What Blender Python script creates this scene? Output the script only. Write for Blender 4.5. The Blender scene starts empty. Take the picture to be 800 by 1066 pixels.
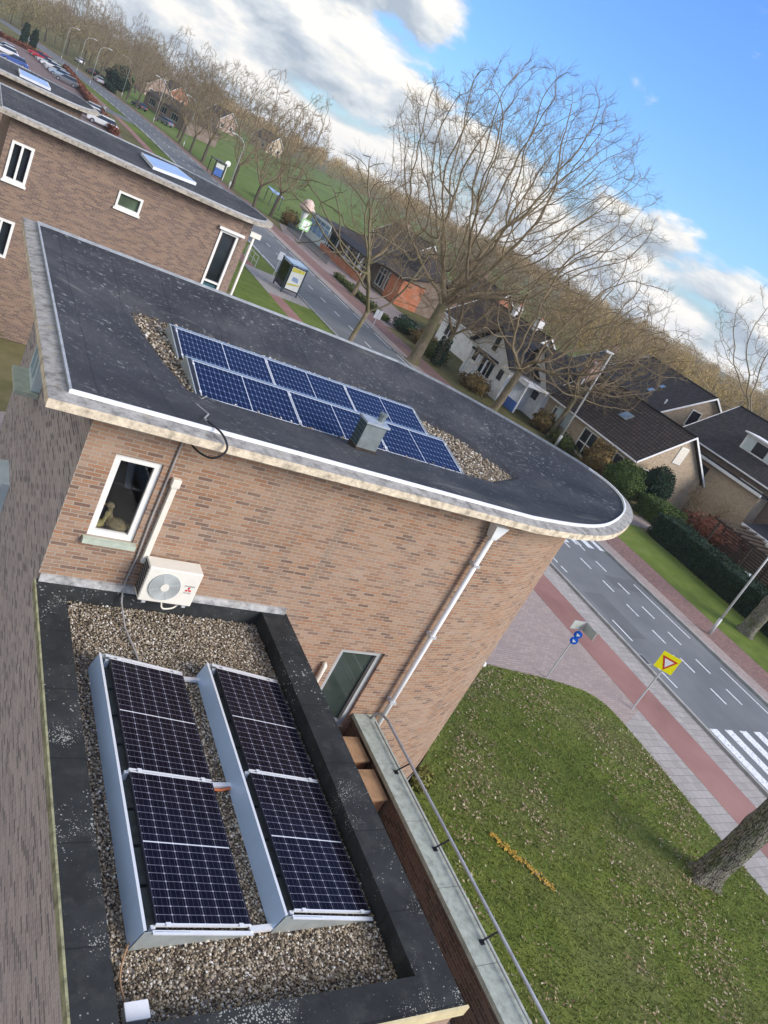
import bpy, math, random
import numpy as np
from mathutils import Vector, Matrix

random.seed(7)
RNG = np.random.default_rng(7)
PI = math.pi
sc = bpy.context.scene
COL = sc.collection

# ------------------------------------------------------------------ camera
CAMH = 11.4
cam_d = bpy.data.cameras.new('camera')
cam = bpy.data.objects.new('camera', cam_d)
COL.objects.link(cam)
cam_d.sensor_fit = 'VERTICAL'
cam_d.sensor_height = 24.0
cam_d.lens = 24.0 * 800 / 1066
cam_d.clip_start = 0.1
cam_d.clip_end = 6000
p_, r_, a_ = math.radians(20.9), math.radians(28.4), math.radians(53.5)
F0 = Vector((0, math.cos(p_), -math.sin(p_)))
R0 = Vector((1, 0, 0))
U0 = Vector((0, math.sin(p_), math.cos(p_)))
Rv = R0 * math.cos(r_) + U0 * math.sin(r_)
Uv = -R0 * math.sin(r_) + U0 * math.cos(r_)
Mx = Matrix(((math.sin(a_), math.cos(a_), 0), (-math.cos(a_), math.sin(a_), 0), (0, 0, 1)))
Rv, Uv, Fv = Mx @ Rv, Mx @ Uv, Mx @ F0
mw = Matrix.Identity(4)
for i in range(3):
    mw[i][0], mw[i][1], mw[i][2] = Rv[i], Uv[i], -Fv[i]
mw[2][3] = CAMH
cam.matrix_world = mw
sc.camera = cam

# ------------------------------------------------------------------ world and sun
SUN_EL = math.radians(30)
SUN_V = Vector((0.62, -0.785, 0)).normalized() * math.cos(SUN_EL) + Vector((0, 0, math.sin(SUN_EL)))
sun_d = bpy.data.lights.new('sun', 'SUN')
sun_d.energy = 2.8
sun_d.angle = math.radians(32)
sun_d.color = (1.0, 0.92, 0.81)
sun = bpy.data.objects.new('sun', sun_d)
COL.objects.link(sun)
sun.rotation_euler = (-SUN_V).to_track_quat('-Z', 'Y').to_euler()
sun.location = (0, 0, 60)

W = bpy.data.worlds.new('World')
sc.world = W
W.use_nodes = True
nt = W.node_tree
for n in list(nt.nodes):
    nt.nodes.remove(n)


def N(t, kind, **kw):
    n = t.nodes.new(kind)
    for k, v in kw.items():
        setattr(n, k, v)
    return n


def sky():
    L = nt.links.new
    out = N(nt, 'ShaderNodeOutputWorld')
    bg = N(nt, 'ShaderNodeBackground')
    bg.inputs['Strength'].default_value = 0.135
    L(bg.outputs[0], out.inputs[0])
    st = N(nt, 'ShaderNodeTexSky', sky_type='NISHITA')
    st.sun_disc = False
    st.sun_elevation = SUN_EL
    st.sun_rotation = math.atan2(SUN_V.x, SUN_V.y)
    st.air_density = 1.3
    st.dust_density = 0.6
    st.ozone_density = 2.2
    tc = N(nt, 'ShaderNodeTexCoord')

    def M(op, a, b=None, clamp=False):
        n = N(nt, 'ShaderNodeMath', operation=op)
        n.use_clamp = clamp
        for i, v in enumerate((a, b)):
            if v is None:
                continue
            if isinstance(v, (int, float)):
                n.inputs[i].default_value = v
            else:
                L(v, n.inputs[i])
        return n.outputs[0]
    # after the rotation the view azimuth is atan2(right, ahead)
    ahead = M('ADD', M('MULTIPLY', sp0_x(L, tc), math.cos(a_)), M('MULTIPLY', sp0_y(L, tc), math.sin(a_)))
    right = M('SUBTRACT', M('MULTIPLY', sp0_x(L, tc), math.sin(a_)), M('MULTIPLY', sp0_y(L, tc), math.cos(a_)))
    up = sp0_z(L, tc)
    az = M('MULTIPLY', M('ARCTAN2', right, ahead), 180 / PI)
    hz = M('SQRT', M('ADD', M('MULTIPLY', right, right), M('MULTIPLY', ahead, ahead)))
    el = M('MULTIPLY', M('ARCTAN2', up, hz), 180 / PI)
    # cloud coordinates: stretched along the horizon
    cx = N(nt, 'ShaderNodeCombineXYZ')
    L(M('MULTIPLY', az, 0.12), cx.inputs[0])
    L(M('MULTIPLY', el, 0.27), cx.inputs[1])
    cx.inputs[2].default_value = 3.7
    n1 = N(nt, 'ShaderNodeTexNoise')
    n1.inputs['Scale'].default_value = 1.0
    n1.inputs['Detail'].default_value = 9
    n1.inputs['Roughness'].default_value = 0.55
    n1.inputs['Distortion'].default_value = 0.25
    L(cx.outputs[0], n1.inputs['Vector'])
    # same noise sampled a little higher: gives a lit side and a shaded base
    cx2 = N(nt, 'ShaderNodeCombineXYZ')
    L(M('MULTIPLY', M('ADD', az, 0.9), 0.12), cx2.inputs[0])
    L(M('MULTIPLY', M('ADD', el, 0.9), 0.27), cx2.inputs[1])
    cx2.inputs[2].default_value = 3.7
    n2 = N(nt, 'ShaderNodeTexNoise')
    n2.inputs['Scale'].default_value = 1.0
    n2.inputs['Detail'].default_value = 9
    n2.inputs['Roughness'].default_value = 0.55
    n2.inputs['Distortion'].default_value = 0.25
    L(cx2.outputs[0], n2.inputs['Vector'])

    def smooth(v, lo, hi):
        n = N(nt, 'ShaderNodeMapRange', interpolation_type='SMOOTHSTEP')
        n.inputs['From Min'].default_value = lo
        n.inputs['From Max'].default_value = hi
        L(v, n.inputs['Value'])
        return n.outputs[0]
    left = M('SUBTRACT', 1.0, smooth(M('ADD', az, M('MULTIPLY', el, 0.35)), -10.5, -3.5))      # bank of cloud on the left
    low = M('SUBTRACT', 1.0, smooth(M('SUBTRACT', el, M('MULTIPLY', az, 0.0)), 3.6, 7.4))     # bank of cloud over the horizon
    cover = M('MAXIMUM', M('MULTIPLY', left, 0.29), M('MULTIPLY', low, 0.27))
    behind = smooth(M('ABSOLUTE', az), 45, 80)
    cover = M('MAXIMUM', cover, M('MULTIPLY', behind, 0.12))
    dens = M('ADD', n1.outputs[0], M('SUBTRACT', cover, 0.09))
    mask = smooth(dens, 0.51, 0.64)
    shade = M('ADD', M('MULTIPLY', M('SUBTRACT', n1.outputs[0], n2.outputs[0]), 4.5), 0.60, clamp=True)
    thick = smooth(dens, 0.60, 0.85)
    shade2 = M('SUBTRACT', shade, M('MULTIPLY', thick, 0.06), clamp=True)
    cr = N(nt, 'ShaderNodeValToRGB')
    cr.color_ramp.elements[0].position = 0.0
    cr.color_ramp.elements[0].color = (2.2, 2.55, 3.0, 1)
    cr.color_ramp.elements[1].position = 1.0
    cr.color_ramp.elements[1].color = (5.2, 5.0, 4.7, 1)
    e = cr.color_ramp.elements.new(0.5)
    e.color = (3.5, 3.75, 4.0, 1)
    L(shade2, cr.inputs[0])
    # faint milky air just above the horizon
    mix = N(nt, 'ShaderNodeMix', data_type='RGBA')
    L(mask, mix.inputs[0])
    hs = N(nt, 'ShaderNodeMix', data_type='RGBA', blend_type='MULTIPLY')
    hs.inputs[0].default_value = 1.0
    hs.inputs[7].default_value = (0.46, 0.69, 1.16, 1)
    L(st.outputs[0], hs.inputs[6])
    L(hs.outputs[2], mix.inputs[6])
    L(cr.outputs[0], mix.inputs[7])
    L(mix.outputs[2], bg.inputs[0])


_sx = {}


def _sep(L, tc):
    if 'n' not in _sx:
        s = N(nt, 'ShaderNodeSeparateXYZ')
        L(tc.outputs['Generated'], s.inputs[0])
        _sx['n'] = s
    return _sx['n']


def sp0_x(L, tc): return _sep(L, tc).outputs[0]
def sp0_y(L, tc): return _sep(L, tc).outputs[1]
def sp0_z(L, tc): return _sep(L, tc).outputs[2]


sky()
sc.view_settings.view_transform = 'Standard'
sc.view_settings.look = 'None'
sc.view_settings.exposure = 0.68
sc.view_settings.gamma = 1.0
sc.view_settings.use_curve_mapping = False
sc.cycles.max_bounces = 6
sc.cycles.diffuse_bounces = 3
sc.cycles.glossy_bounces = 3
sc.cycles.transparent_max_bounces = 8
sc.cycles.use_denoising = True

# ------------------------------------------------------------------ materials
MATS = {}


class MN:
    """small helper round one node tree"""

    def __init__(s, name, rough=0.8, metal=0.0, spec=0.3):
        m = bpy.data.materials.new(name)
        m.use_nodes = True
        s.m, s.t = m, m.node_tree
        s.b = s.t.nodes['Principled BSDF']
        s.b.inputs['Roughness'].default_value = rough
        s.b.inputs['Metallic'].default_value = metal
        s.b.inputs['Specular IOR Level'].default_value = spec
        s.tc = s.t.nodes.new('ShaderNodeTexCoord')
        MATS[name] = m

    def L(s, a, b): s.t.links.new(a, b)

    def n(s, kind, **kw): return N(s.t, kind, **kw)

    def math(s, op, a, b=None, clamp=False):
        n = s.n('ShaderNodeMath', operation=op)
        n.use_clamp = clamp
        for i, v in enumerate((a, b)):
            if v is None: continue
            if isinstance(v, (int, float)): n.inputs[i].default_value = v
            else: s.L(v, n.inputs[i])
        return n.outputs[0]

    def noise(s, scale, detail=4, rough=0.55, coord='Object', vec=None):
        n = s.n('ShaderNodeTexNoise')
        n.inputs['Scale'].default_value = scale
        n.inputs['Detail'].default_value = detail
        n.inputs['Roughness'].default_value = rough
        s.L(vec if vec is not None else s.tc.outputs[coord], n.inputs['Vector'])
        return n.outputs[0]

    def ramp(s, fac, stops, interp='LINEAR'):
        n = s.n('ShaderNodeValToRGB')
        cr = n.color_ramp
        cr.interpolation = interp
        while len(cr.elements) > 1: cr.elements.remove(cr.elements[-1])
        for i, (p, c) in enumerate(stops):
            e = cr.elements[0] if i == 0 else cr.elements.new(p)
            e.position = p
            e.color = (*c, 1) if len(c) == 3 else c
        s.L(fac, n.inputs[0])
        return n.outputs[0]

    def mix(s, fac, a, b, blend='MIX'):
        n = s.n('ShaderNodeMix', data_type='RGBA', blend_type=blend)
        for i, v in ((0, fac), (6, a), (7, b)):
            if isinstance(v, (int, float)): n.inputs[i].default_value = v
            elif isinstance(v, tuple): n.inputs[i].default_value = (*v, 1) if len(v) == 3 else v
            else: s.L(v, n.inputs[i])
        return n.outputs[2]

    def col(s, v):
        if isinstance(v, tuple): s.b.inputs['Base Color'].default_value = (*v, 1)
        else: s.L(v, s.b.inputs['Base Color'])
        return s

    def bump(s, h, strength=0.4, dist=0.02):
        n = s.n('ShaderNodeBump')
        n.inputs['Strength'].default_value = strength
        n.inputs['Distance'].default_value = dist
        s.L(h, n.inputs['Height'])
        s.L(n.outputs[0], s.b.inputs['Normal'])
        return s


def plain(name, c, rough=0.7, metal=0.0, spec=0.3, var=0.25, scale=3.0):
    """a colour broken up by grime-like noise"""
    k = MN(name, rough, metal, spec)
    f = k.noise(scale, 6, 0.65)
    d = tuple(x * (1 - var) for x in c)
    l = tuple(min(1, x * (1 + var * 0.7)) for x in c)
    k.col(k.ramp(f, [(0.3, d), (0.7, l)]))
    return k.m


def brick(name, cols, mortar=(0.36, 0.33, 0.30), bw=0.21, bh=0.0625, joint=0.010, patch=0.25, tint=(0.5, 0.48, 0.46), grime=False):
    k = MN(name, 0.9, 0, 0.2)
    sp = k.n('ShaderNodeSeparateXYZ')
    k.L(k.tc.outputs['UV'], sp.inputs[0])
    u, v = sp.outputs[0], sp.outputs[1]
    row = k.math('FLOOR', k.math('DIVIDE', v, bh))
    uo = k.math('ADD', u, k.math('MULTIPLY', k.math('MODULO', k.math('ABSOLUTE', row), 2.0), bw * 0.5))
    colm = k.math('FLOOR', k.math('DIVIDE', uo, bw))
    fu = k.math('SUBTRACT', uo, k.math('MULTIPLY', colm, bw))
    fv = k.math('SUBTRACT', v, k.math('MULTIPLY', row, bh))
    cb = k.n('ShaderNodeCombineXYZ')
    k.L(colm, cb.inputs[0]); k.L(row, cb.inputs[1])
    wn = k.n('ShaderNodeTexWhiteNoise', noise_dimensions='2D')
    k.L(cb.outputs[0], wn.inputs['Vector'])
    n = len(cols)
    c = k.ramp(wn.outputs['Value'], [(i / n, q) for i, q in enumerate(cols)], 'CONSTANT')
    big = k.noise(0.9, 5, 0.6, vec=k.tc.outputs['UV'])
    c = k.mix(k.math('MULTIPLY', k.math('SUBTRACT', big, 0.45, True), patch * 6, True), c, tint)
    fine = k.noise(60, 3, 0.6, vec=k.tc.outputs['UV'])
    c = k.mix(0.35, c, k.ramp(fine, [(0.3, (0.05, 0.04, 0.04)), (0.7, (0.6, 0.5, 0.45))]), 'OVERLAY')
    if grime:      # rain streaks and dirt of their own shape
        mp = k.n('ShaderNodeMapping'); mp.inputs['Scale'].default_value = (3.2, 0.22, 1)
        k.L(k.tc.outputs['UV'], mp.inputs[0])
        stn = k.noise(1.0, 5, 0.6, vec=mp.outputs[0])
        c = k.mix(k.math('MULTIPLY', k.math('SUBTRACT', stn, 0.56, True), 3.5, True), c, (0.19, 0.145, 0.11))
        pt = k.noise(0.45, 4, 0.6, vec=k.tc.outputs['UV'])
        c = k.mix(k.math('MULTIPLY', k.math('SUBTRACT', pt, 0.55, True), 3.0, True), c, (0.30, 0.19, 0.125))
    isb = k.math('MULTIPLY', k.math('GREATER_THAN', fu, joint), k.math('GREATER_THAN', fv, joint))
    k.col(k.mix(isb, mortar, c))
    k.bump(isb, 0.9, 0.010)
    return k.m


BR = [(0.38, 0.23, 0.14), (0.345, 0.205, 0.125), (0.305, 0.185, 0.115), (0.41, 0.26, 0.165), (0.36, 0.23, 0.15), (0.27, 0.165, 0.11),
      (0.40, 0.27, 0.185), (0.33, 0.215, 0.145), (0.375, 0.205, 0.118), (0.32, 0.175, 0.102), (0.38, 0.24, 0.15), (0.20, 0.125, 0.09)]
brick('brick_main', BR, mortar=(0.38, 0.325, 0.26), bw=0.215, bh=0.058, joint=0.012, patch=0.2, tint=(0.50, 0.40, 0.315), grime=True)
brick('brick_shade_grey', [(0.45, 0.385, 0.35), (0.40, 0.345, 0.315), (0.50, 0.43, 0.385), (0.36, 0.305, 0.28), (0.22, 0.19, 0.18)], mortar=(0.52, 0.485, 0.455), patch=0.15, tint=(0.50, 0.455, 0.425))  # main brick again, with the grey of skylit shade put into its colours
brick('brick_annex_edge', [(0.5, 0.36, 0.26), (0.45, 0.3, 0.2), (0.4, 0.27, 0.19)], mortar=(0.5, 0.45, 0.38))
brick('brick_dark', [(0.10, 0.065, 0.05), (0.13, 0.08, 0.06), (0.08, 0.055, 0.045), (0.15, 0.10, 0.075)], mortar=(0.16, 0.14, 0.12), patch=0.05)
brick('brick_block', [(0.29, 0.20, 0.14), (0.26, 0.18, 0.13), (0.22, 0.155, 0.115), (0.32, 0.225, 0.155), (0.19, 0.135, 0.105)],
      mortar=(0.33, 0.28, 0.25), patch=0.10, tint=(0.34, 0.25, 0.2))
brick('brick_buff', [(0.54, 0.44, 0.30), (0.50, 0.40, 0.27), (0.58, 0.48, 0.34), (0.45, 0.36, 0.24)], mortar=(0.5, 0.45, 0.38), patch=0.1)
brick('brick_brown', [(0.22, 0.16, 0.12), (0.26, 0.19, 0.14), (0.18, 0.13, 0.10)], mortar=(0.3, 0.27, 0.24))
brick('brick_orange', [(0.5, 0.17, 0.07), (0.55, 0.2, 0.09), (0.42, 0.15, 0.07)], mortar=(0.42, 0.3, 0.24))
brick('brick_pink', [(0.42, 0.28, 0.22), (0.36, 0.24, 0.19), (0.46, 0.32, 0.26)], mortar=(0.45, 0.4, 0.36))
brick('tiles_pavement', [(0.40, 0.385, 0.36), (0.44, 0.42, 0.395), (0.37, 0.355, 0.335), (0.42, 0.40, 0.375)], mortar=(0.25, 0.24, 0.225), bw=0.3, bh=0.3, joint=0.016, patch=0.25,
      tint=(0.32, 0.31, 0.27))
brick('tiles_plaza', [(0.40, 0.335, 0.305), (0.44, 0.37, 0.335), (0.37, 0.31, 0.285), (0.42, 0.345, 0.315)], mortar=(0.27, 0.23, 0.21), bw=0.21, bh=0.105, joint=0.012, patch=0.3,
      tint=(0.30, 0.27, 0.24))
brick('tiles_far_path', [(0.27, 0.165, 0.145), (0.30, 0.19, 0.165), (0.23, 0.145, 0.13)], mortar=(0.17, 0.12, 0.105), bw=0.21, bh=0.105, joint=0.012, patch=0.15, tint=(0.3, 0.22, 0.19))
brick('tiles_yard', [(0.30, 0.25, 0.23), (0.34, 0.28, 0.26), (0.26, 0.22, 0.21)], mortar=(0.2, 0.17, 0.16), bw=0.21, bh=0.105, joint=0.012)
brick('roof_tiles_dark', [(0.085, 0.070, 0.060), (0.10, 0.082, 0.070), (0.072, 0.060, 0.053)], mortar=(0.022, 0.019, 0.017), bw=0.30, bh=0.36, joint=0.07, patch=0.2, tint=(0.13, 0.105, 0.08))
brick('roof_tiles_blue', [(0.062, 0.058, 0.060), (0.072, 0.066, 0.068), (0.053, 0.050, 0.052)], mortar=(0.026, 0.024, 0.025), bw=0.30, bh=0.34, joint=0.035, patch=0.1, tint=(0.06, 0.058, 0.06))


def bitumen():
    k = MN('bitumen', 0.75, 0, 0.14)
    f = k.noise(0.7, 6, 0.6)
    c = k.ramp(f, [(0.3, (0.028, 0.029, 0.034)), (0.5, (0.046, 0.047, 0.052)), (0.72, (0.082, 0.082, 0.082))])
    sp = k.noise(9.0, 5, 0.7)
    zone = k.noise(0.55, 3, 0.5)
    lic = k.math('MULTIPLY', k.math('MULTIPLY', k.math('SUBTRACT', sp, 0.575, True), 9, True), k.math('MULTIPLY', k.math('SUBTRACT', zone, 0.40, True), 5, True))
    c = k.mix(lic, c, (0.30, 0.31, 0.30))
    sp3 = k.noise(3.2, 6, 0.75)
    c = k.mix(k.math('MULTIPLY', k.math('SUBTRACT', sp3, 0.56, True), 4, True), c, (0.105, 0.105, 0.10))
    sp2 = k.noise(22.0, 2, 0.5)
    c = k.mix(k.math('MULTIPLY', k.math('SUBTRACT', sp2, 0.70, True), 14, True), c, (0.42, 0.42, 0.40))
    mp = k.n('ShaderNodeMapping'); mp.inputs['Scale'].default_value = (0.45, 1.9, 1); mp.inputs['Rotation'].default_value = (0, 0, 0.55)
    k.L(k.tc.outputs['Object'], mp.inputs[0])
    stn = k.noise(0.8, 4, 0.55, vec=mp.outputs[0])
    c = k.mix(k.math('MULTIPLY', k.math('SUBTRACT', stn, 0.63, True), 7, True), c, (0.17, 0.165, 0.145))
    # welded laps of the felt, one metre apart
    s = k.n('ShaderNodeSeparateXYZ'); k.L(k.tc.outputs['Object'], s.inputs[0])
    wob = k.math('MULTIPLY', k.noise(1.5, 2), 0.06)
    yy = k.math('FRACT', k.math('ADD', s.outputs[0], wob))
    lap = k.math('LESS_THAN', yy, 0.022)
    c = k.mix(k.math('MULTIPLY', lap, 0.55), c, (0.018, 0.02, 0.024))
    k.col(c)
    k.bump(k.noise(40, 3, 0.7), 0.25, 0.01)


bitumen()


def bitumen_black():
    k = MN('bitumen_black', 0.8, 0, 0.12)
    f = k.noise(1.6, 5, 0.6)
    c = k.ramp(f, [(0.3, (0.018, 0.0195, 0.020)), (0.7, (0.040, 0.042, 0.042))])
    v = k.n('ShaderNodeTexVoronoi'); v.inputs['Scale'].default_value = 19.0
    k.L(k.tc.outputs['Object'], v.inputs['Vector'])
    zone = k.noise(0.8, 3, 0.5)
    spot = k.math('MULTIPLY', k.math('LESS_THAN', v.outputs['Distance'], k.math('MULTIPLY', k.math('SUBTRACT', zone, 0.36, True), 0.9)), k.math('GREATER_THAN', k.noise(11, 2), 0.5))
    c = k.mix(k.math('MULTIPLY', spot, 0.8), c, (0.36, 0.37, 0.33))
    v2 = k.n('ShaderNodeTexVoronoi'); v2.inputs['Scale'].default_value = 46.0
    k.L(k.tc.outputs['Object'], v2.inputs['Vector'])
    z2 = k.noise(1.7, 4, 0.6)
    sp2 = k.math('LESS_THAN', v2.outputs['Distance'], k.math('MULTIPLY', k.math('SUBTRACT', z2, 0.50, True), 2.2))
    c = k.mix(k.math('MULTIPLY', sp2, 0.75), c, (0.40, 0.40, 0.35))
    du = k.noise(4.0, 6, 0.7)
    c = k.mix(k.math('MULTIPLY', k.math('SUBTRACT', du, 0.5, True), 2.2, True), c, (0.075, 0.076, 0.070))
    s = k.n('ShaderNodeSeparateXYZ'); k.L(k.tc.outputs['Object'], s.inputs[0])
    lap = k.math('LESS_THAN', k.math('FRACT', k.math('MULTIPLY', s.outputs[1], 0.98)), 0.016)
    c = k.mix(k.math('MULTIPLY', lap, 0.6), c, (0.012, 0.013, 0.014))
    k.col(c)
    k.bump(k.noise(60, 3, 0.7), 0.3, 0.006)


bitumen_black()


def pebble_mat(name, stops):
    k = MN(name, 0.85, 0, 0.25)
    g = k.n('ShaderNodeNewGeometry')
    k.col(k.ramp(g.outputs['Random Per Island'], stops))


pebble_mat('pebbles', [(0.0, (0.07, 0.055, 0.04)), (0.25, (0.18, 0.14, 0.095)), (0.5, (0.31, 0.245, 0.165)), (0.75, (0.42, 0.35, 0.255)), (0.93, (0.56, 0.51, 0.42)), (1.0, (0.74, 0.71, 0.65))])
pebble_mat('leaf_litter', [(0.0, (0.15, 0.10, 0.055)), (0.4, (0.25, 0.18, 0.10)), (0.8, (0.38, 0.30, 0.18)), (1.0, (0.52, 0.45, 0.33))])
pebble_mat('yellow_leaves', [(0.0, (0.35, 0.20, 0.03)), (1.0, (0.55, 0.36, 0.06))])
pebble_mat('grass_blades', [(0.0, (0.09, 0.12, 0.025)), (0.6, (0.15, 0.195, 0.04)), (1.0, (0.27, 0.27, 0.09))])
pebble_mat('leaf_dark', [(0.0, (0.010, 0.022, 0.012)), (0.6, (0.018, 0.04, 0.020)), (1.0, (0.035, 0.06, 0.03))])
pebble_mat('leaf_green', [(0.0, (0.028, 0.048, 0.012)), (0.6, (0.055, 0.09, 0.018)), (1.0, (0.11, 0.145, 0.035))])
pebble_mat('leaf_lime', [(0.0, (0.035, 0.05, 0.012)), (0.6, (0.07, 0.09, 0.02)), (1.0, (0.12, 0.13, 0.04))])
pebble_mat('leaf_yellow', [(0.0, (0.12, 0.13, 0.03)), (1.0, (0.30, 0.29, 0.09))])
pebble_mat('leaf_russet', [(0.0, (0.05, 0.04, 0.015)), (0.5, (0.13, 0.09, 0.03)), (1.0, (0.24, 0.16, 0.06))])
pebble_mat('leaf_redbrown', [(0.0, (0.10, 0.035, 0.02)), (0.6, (0.17, 0.06, 0.035)), (1.0, (0.24, 0.10, 0.05))])
pebble_mat('twigs_brown', [(0.0, (0.13, 0.10, 0.065)), (0.5, (0.22, 0.165, 0.10)), (1.0, (0.34, 0.255, 0.15))])
pebble_mat('twigs_gold', [(0.0, (0.20, 0.135, 0.055)), (0.5, (0.36, 0.25, 0.095)), (1.0, (0.52, 0.37, 0.15))])
pebble_mat('twigs_olive', [(0.0, (0.15, 0.13, 0.06)), (0.5, (0.25, 0.21, 0.10)), (1.0, (0.36, 0.30, 0.15))])


def gravel_base():
    k = MN('gravel_base', 0.95, 0, 0.2)
    v = k.n('ShaderNodeTexVoronoi'); v.inputs['Scale'].default_value = 32
    k.L(k.tc.outputs['Object'], v.inputs['Vector'])
    s = k.n('ShaderNodeSeparateColor'); k.L(v.outputs['Color'], s.inputs[0])
    c = k.ramp(s.outputs[0], [(0, (0.05, 0.04, 0.03)), (0.5, (0.17, 0.13, 0.10)), (1, (0.36, 0.31, 0.25))])
    k.col(c)
    k.bump(v.outputs['Distance'], 0.8, 0.02)


gravel_base()


def concrete_lichen(name, base, lich, moss=0.4, lo=0.45):
    k = MN(name, 0.9, 0, 0.2)
    f = k.noise(7, 7, 0.7)
    c = k.ramp(f, [(0.33, tuple(x * lo for x in base)), (0.5, base), (0.66, tuple(min(1, x * (1 + (1 - lo) * .65)) for x in base))])
    g = k.noise(3.1, 6, 0.7)
    c = k.mix(k.math('MULTIPLY', k.math('SUBTRACT', g, 0.58, True), 6 * moss, True), c, lich)
    k.col(c)
    k.bump(f, 0.3, 0.02)


concrete_lichen('cornice_lichen', (0.30, 0.285, 0.26), (0.40, 0.30, 0.10), 0.35)
concrete_lichen('cornice_cream', (0.62, 0.52, 0.38), (0.36, 0.33, 0.28), 0.5)
concrete_lichen('cornice_grey', (0.36, 0.32, 0.26), (0.30, 0.24, 0.12), 0.5)
concrete_lichen('coping_green', (0.36, 0.39, 0.335), (0.30, 0.34, 0.25), 0.4, 0.7)
concrete_lichen('flashing', (0.42, 0.41, 0.39), (0.62, 0.60, 0.56), 0.8)
concrete_lichen('moss_trim', (0.28, 0.27, 0.16), (0.36, 0.33, 0.06), 0.5)
concrete_lichen('plinth', (0.40, 0.37, 0.33), (0.25, 0.23, 0.19), 0.5)


def cells(name, dark, mid, line, lw, diamond, coat, spec):
    """solar cells: UV runs 0..6 across and 0..20 (half cells) or 0..10 along"""
    k = MN(name, 0.2, 0, spec)
    k.b.inputs['Coat Weight'].default_value = coat
    k.b.inputs['Coat Roughness'].default_value = 0.06
    s = k.n('ShaderNodeSeparateXYZ'); k.L(k.tc.outputs['UV'], s.inputs[0])
    u, v = s.outputs[0], s.outputs[1]
    du = k.math('ABSOLUTE', k.math('SUBTRACT', k.math('FRACT', u), 0.5))
    dv = k.math('ABSOLUTE', k.math('SUBTRACT', k.math('FRACT', v), 0.5))
    lu = k.math('GREATER_THAN', du, 0.5 - lw)
    lv = k.math('GREATER_THAN', dv, 0.5 - lw * 1.6)
    ln = k.math('MAXIMUM', lu, lv)
    cor = k.math('GREATER_THAN', k.math('ADD', du, dv), 1.0 - diamond)
    cell = k.n('ShaderNodeCombineXYZ')
    k.L(k.math('FLOOR', u), cell.inputs[0]); k.L(k.math('FLOOR', v), cell.inputs[1])
    wn = k.n('ShaderNodeTexWhiteNoise', noise_dimensions='2D'); k.L(cell.outputs[0], wn.inputs['Vector'])
    big = k.noise(1.2, 3)
    c = k.ramp(k.math('ADD', k.math('MULTIPLY', wn.outputs['Value'], 0.35), k.math('MULTIPLY', big, 0.65)), [(0.2, dark), (0.75, mid)])
    bus = k.math('LESS_THAN', k.math('ABSOLUTE', k.math('SUBTRACT', k.math('FRACT', k.math('MULTIPLY', u, 3)), 0.5)), 0.03)
    c = k.mix(k.math('MULTIPLY', bus, 0.25), c, line)
    c = k.mix(k.math('MULTIPLY', ln, 0.75), c, line)
    c = k.mix(cor, c, tuple(min(1, x * 1.6) for x in line))
    k.col(c)


cells('cells_dark', (0.0035, 0.003, 0.007), (0.007, 0.006, 0.013), (0.19, 0.19, 0.23), 0.020, 0.10, 0.0, 0.10)
cells('cells_blue', (0.003, 0.007, 0.028), (0.007, 0.013, 0.046), (0.13, 0.165, 0.26), 0.026, 0.15, 0.0, 0.15)


def grass_mat():
    k = MN('grass', 0.95, 0, 0.15)
    big = k.noise(0.23, 5, 0.6)
    mid = k.noise(1.7, 5, 0.7)
    fine = k.noise(26, 4, 0.75)
    c = k.ramp(k.math('ADD', k.math('MULTIPLY', mid, 0.55), k.math('MULTIPLY', fine, 0.45)),
               [(0.30, (0.06, 0.078, 0.018)), (0.45, (0.10, 0.135, 0.025)), (0.58, (0.15, 0.185, 0.032)), (0.72, (0.23, 0.23, 0.07))])
    c = k.mix(k.math('MULTIPLY', k.math('SUBTRACT', big, 0.47, True), 3.0, True), c, (0.19, 0.165, 0.085))
    b2_ = k.noise(0.42, 4, 0.6)
    c = k.mix(k.math('MULTIPLY', k.math('SUBTRACT', b2_, 0.5, True), 3.0, True), c, (0.17, 0.21, 0.045))
    k.col(c)
    k.bump(fine, 0.8, 0.04)


grass_mat()


def field_mat(name, a, b, c_):
    k = MN(name, 0.95, 0, 0.1)
    f = k.noise(0.05, 6, 0.6)
    g = k.noise(0.8, 5, 0.7)
    c = k.ramp(k.math('ADD', k.math('MULTIPLY', f, 0.6), k.math('MULTIPLY', g, 0.4)), [(0.35, a), (0.5, b), (0.65, c_)])
    k.col(c)
    k.bump(g, 0.5, 0.1)


field_mat('field', (0.075, 0.115, 0.028), (0.11, 0.155, 0.038), (0.15, 0.185, 0.055))
field_mat('rough_ground', (0.075, 0.078, 0.032), (0.13, 0.12, 0.052), (0.20, 0.165, 0.085))
field_mat('verge', (0.07, 0.10, 0.02), (0.115, 0.155, 0.03), (0.17, 0.20, 0.055))


def asphalt_mat(name, a, b, red=False):
    k = MN(name, 0.9, 0, 0.25)
    f = k.noise(0.35, 5, 0.6)
    g = k.noise(45, 3, 0.7)
    c = k.ramp(k.math('ADD', k.math('MULTIPLY', f, 0.75), k.math('MULTIPLY', g, 0.25)), [(0.36, a), (0.64, b)])
    s = k.n('ShaderNodeSeparateXYZ'); k.L(k.tc.outputs['Object'], s.inputs[0])
    # wheel tracks along the road
    if not red:
        st = k.n('ShaderNodeMapping'); st.inputs['Scale'].default_value = (1.6, 0.03, 1)
        k.L(k.tc.outputs['Object'], st.inputs[0])
        tr = k.noise(1.0, 3, 0.5, vec=st.outputs[0])
        c = k.mix(k.math('MULTIPLY', k.math('SUBTRACT', tr, 0.45, True), 2.2, True), c, (0.16, 0.165, 0.17))
    k.col(c)
    k.bump(g, 0.3, 0.004)


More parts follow.
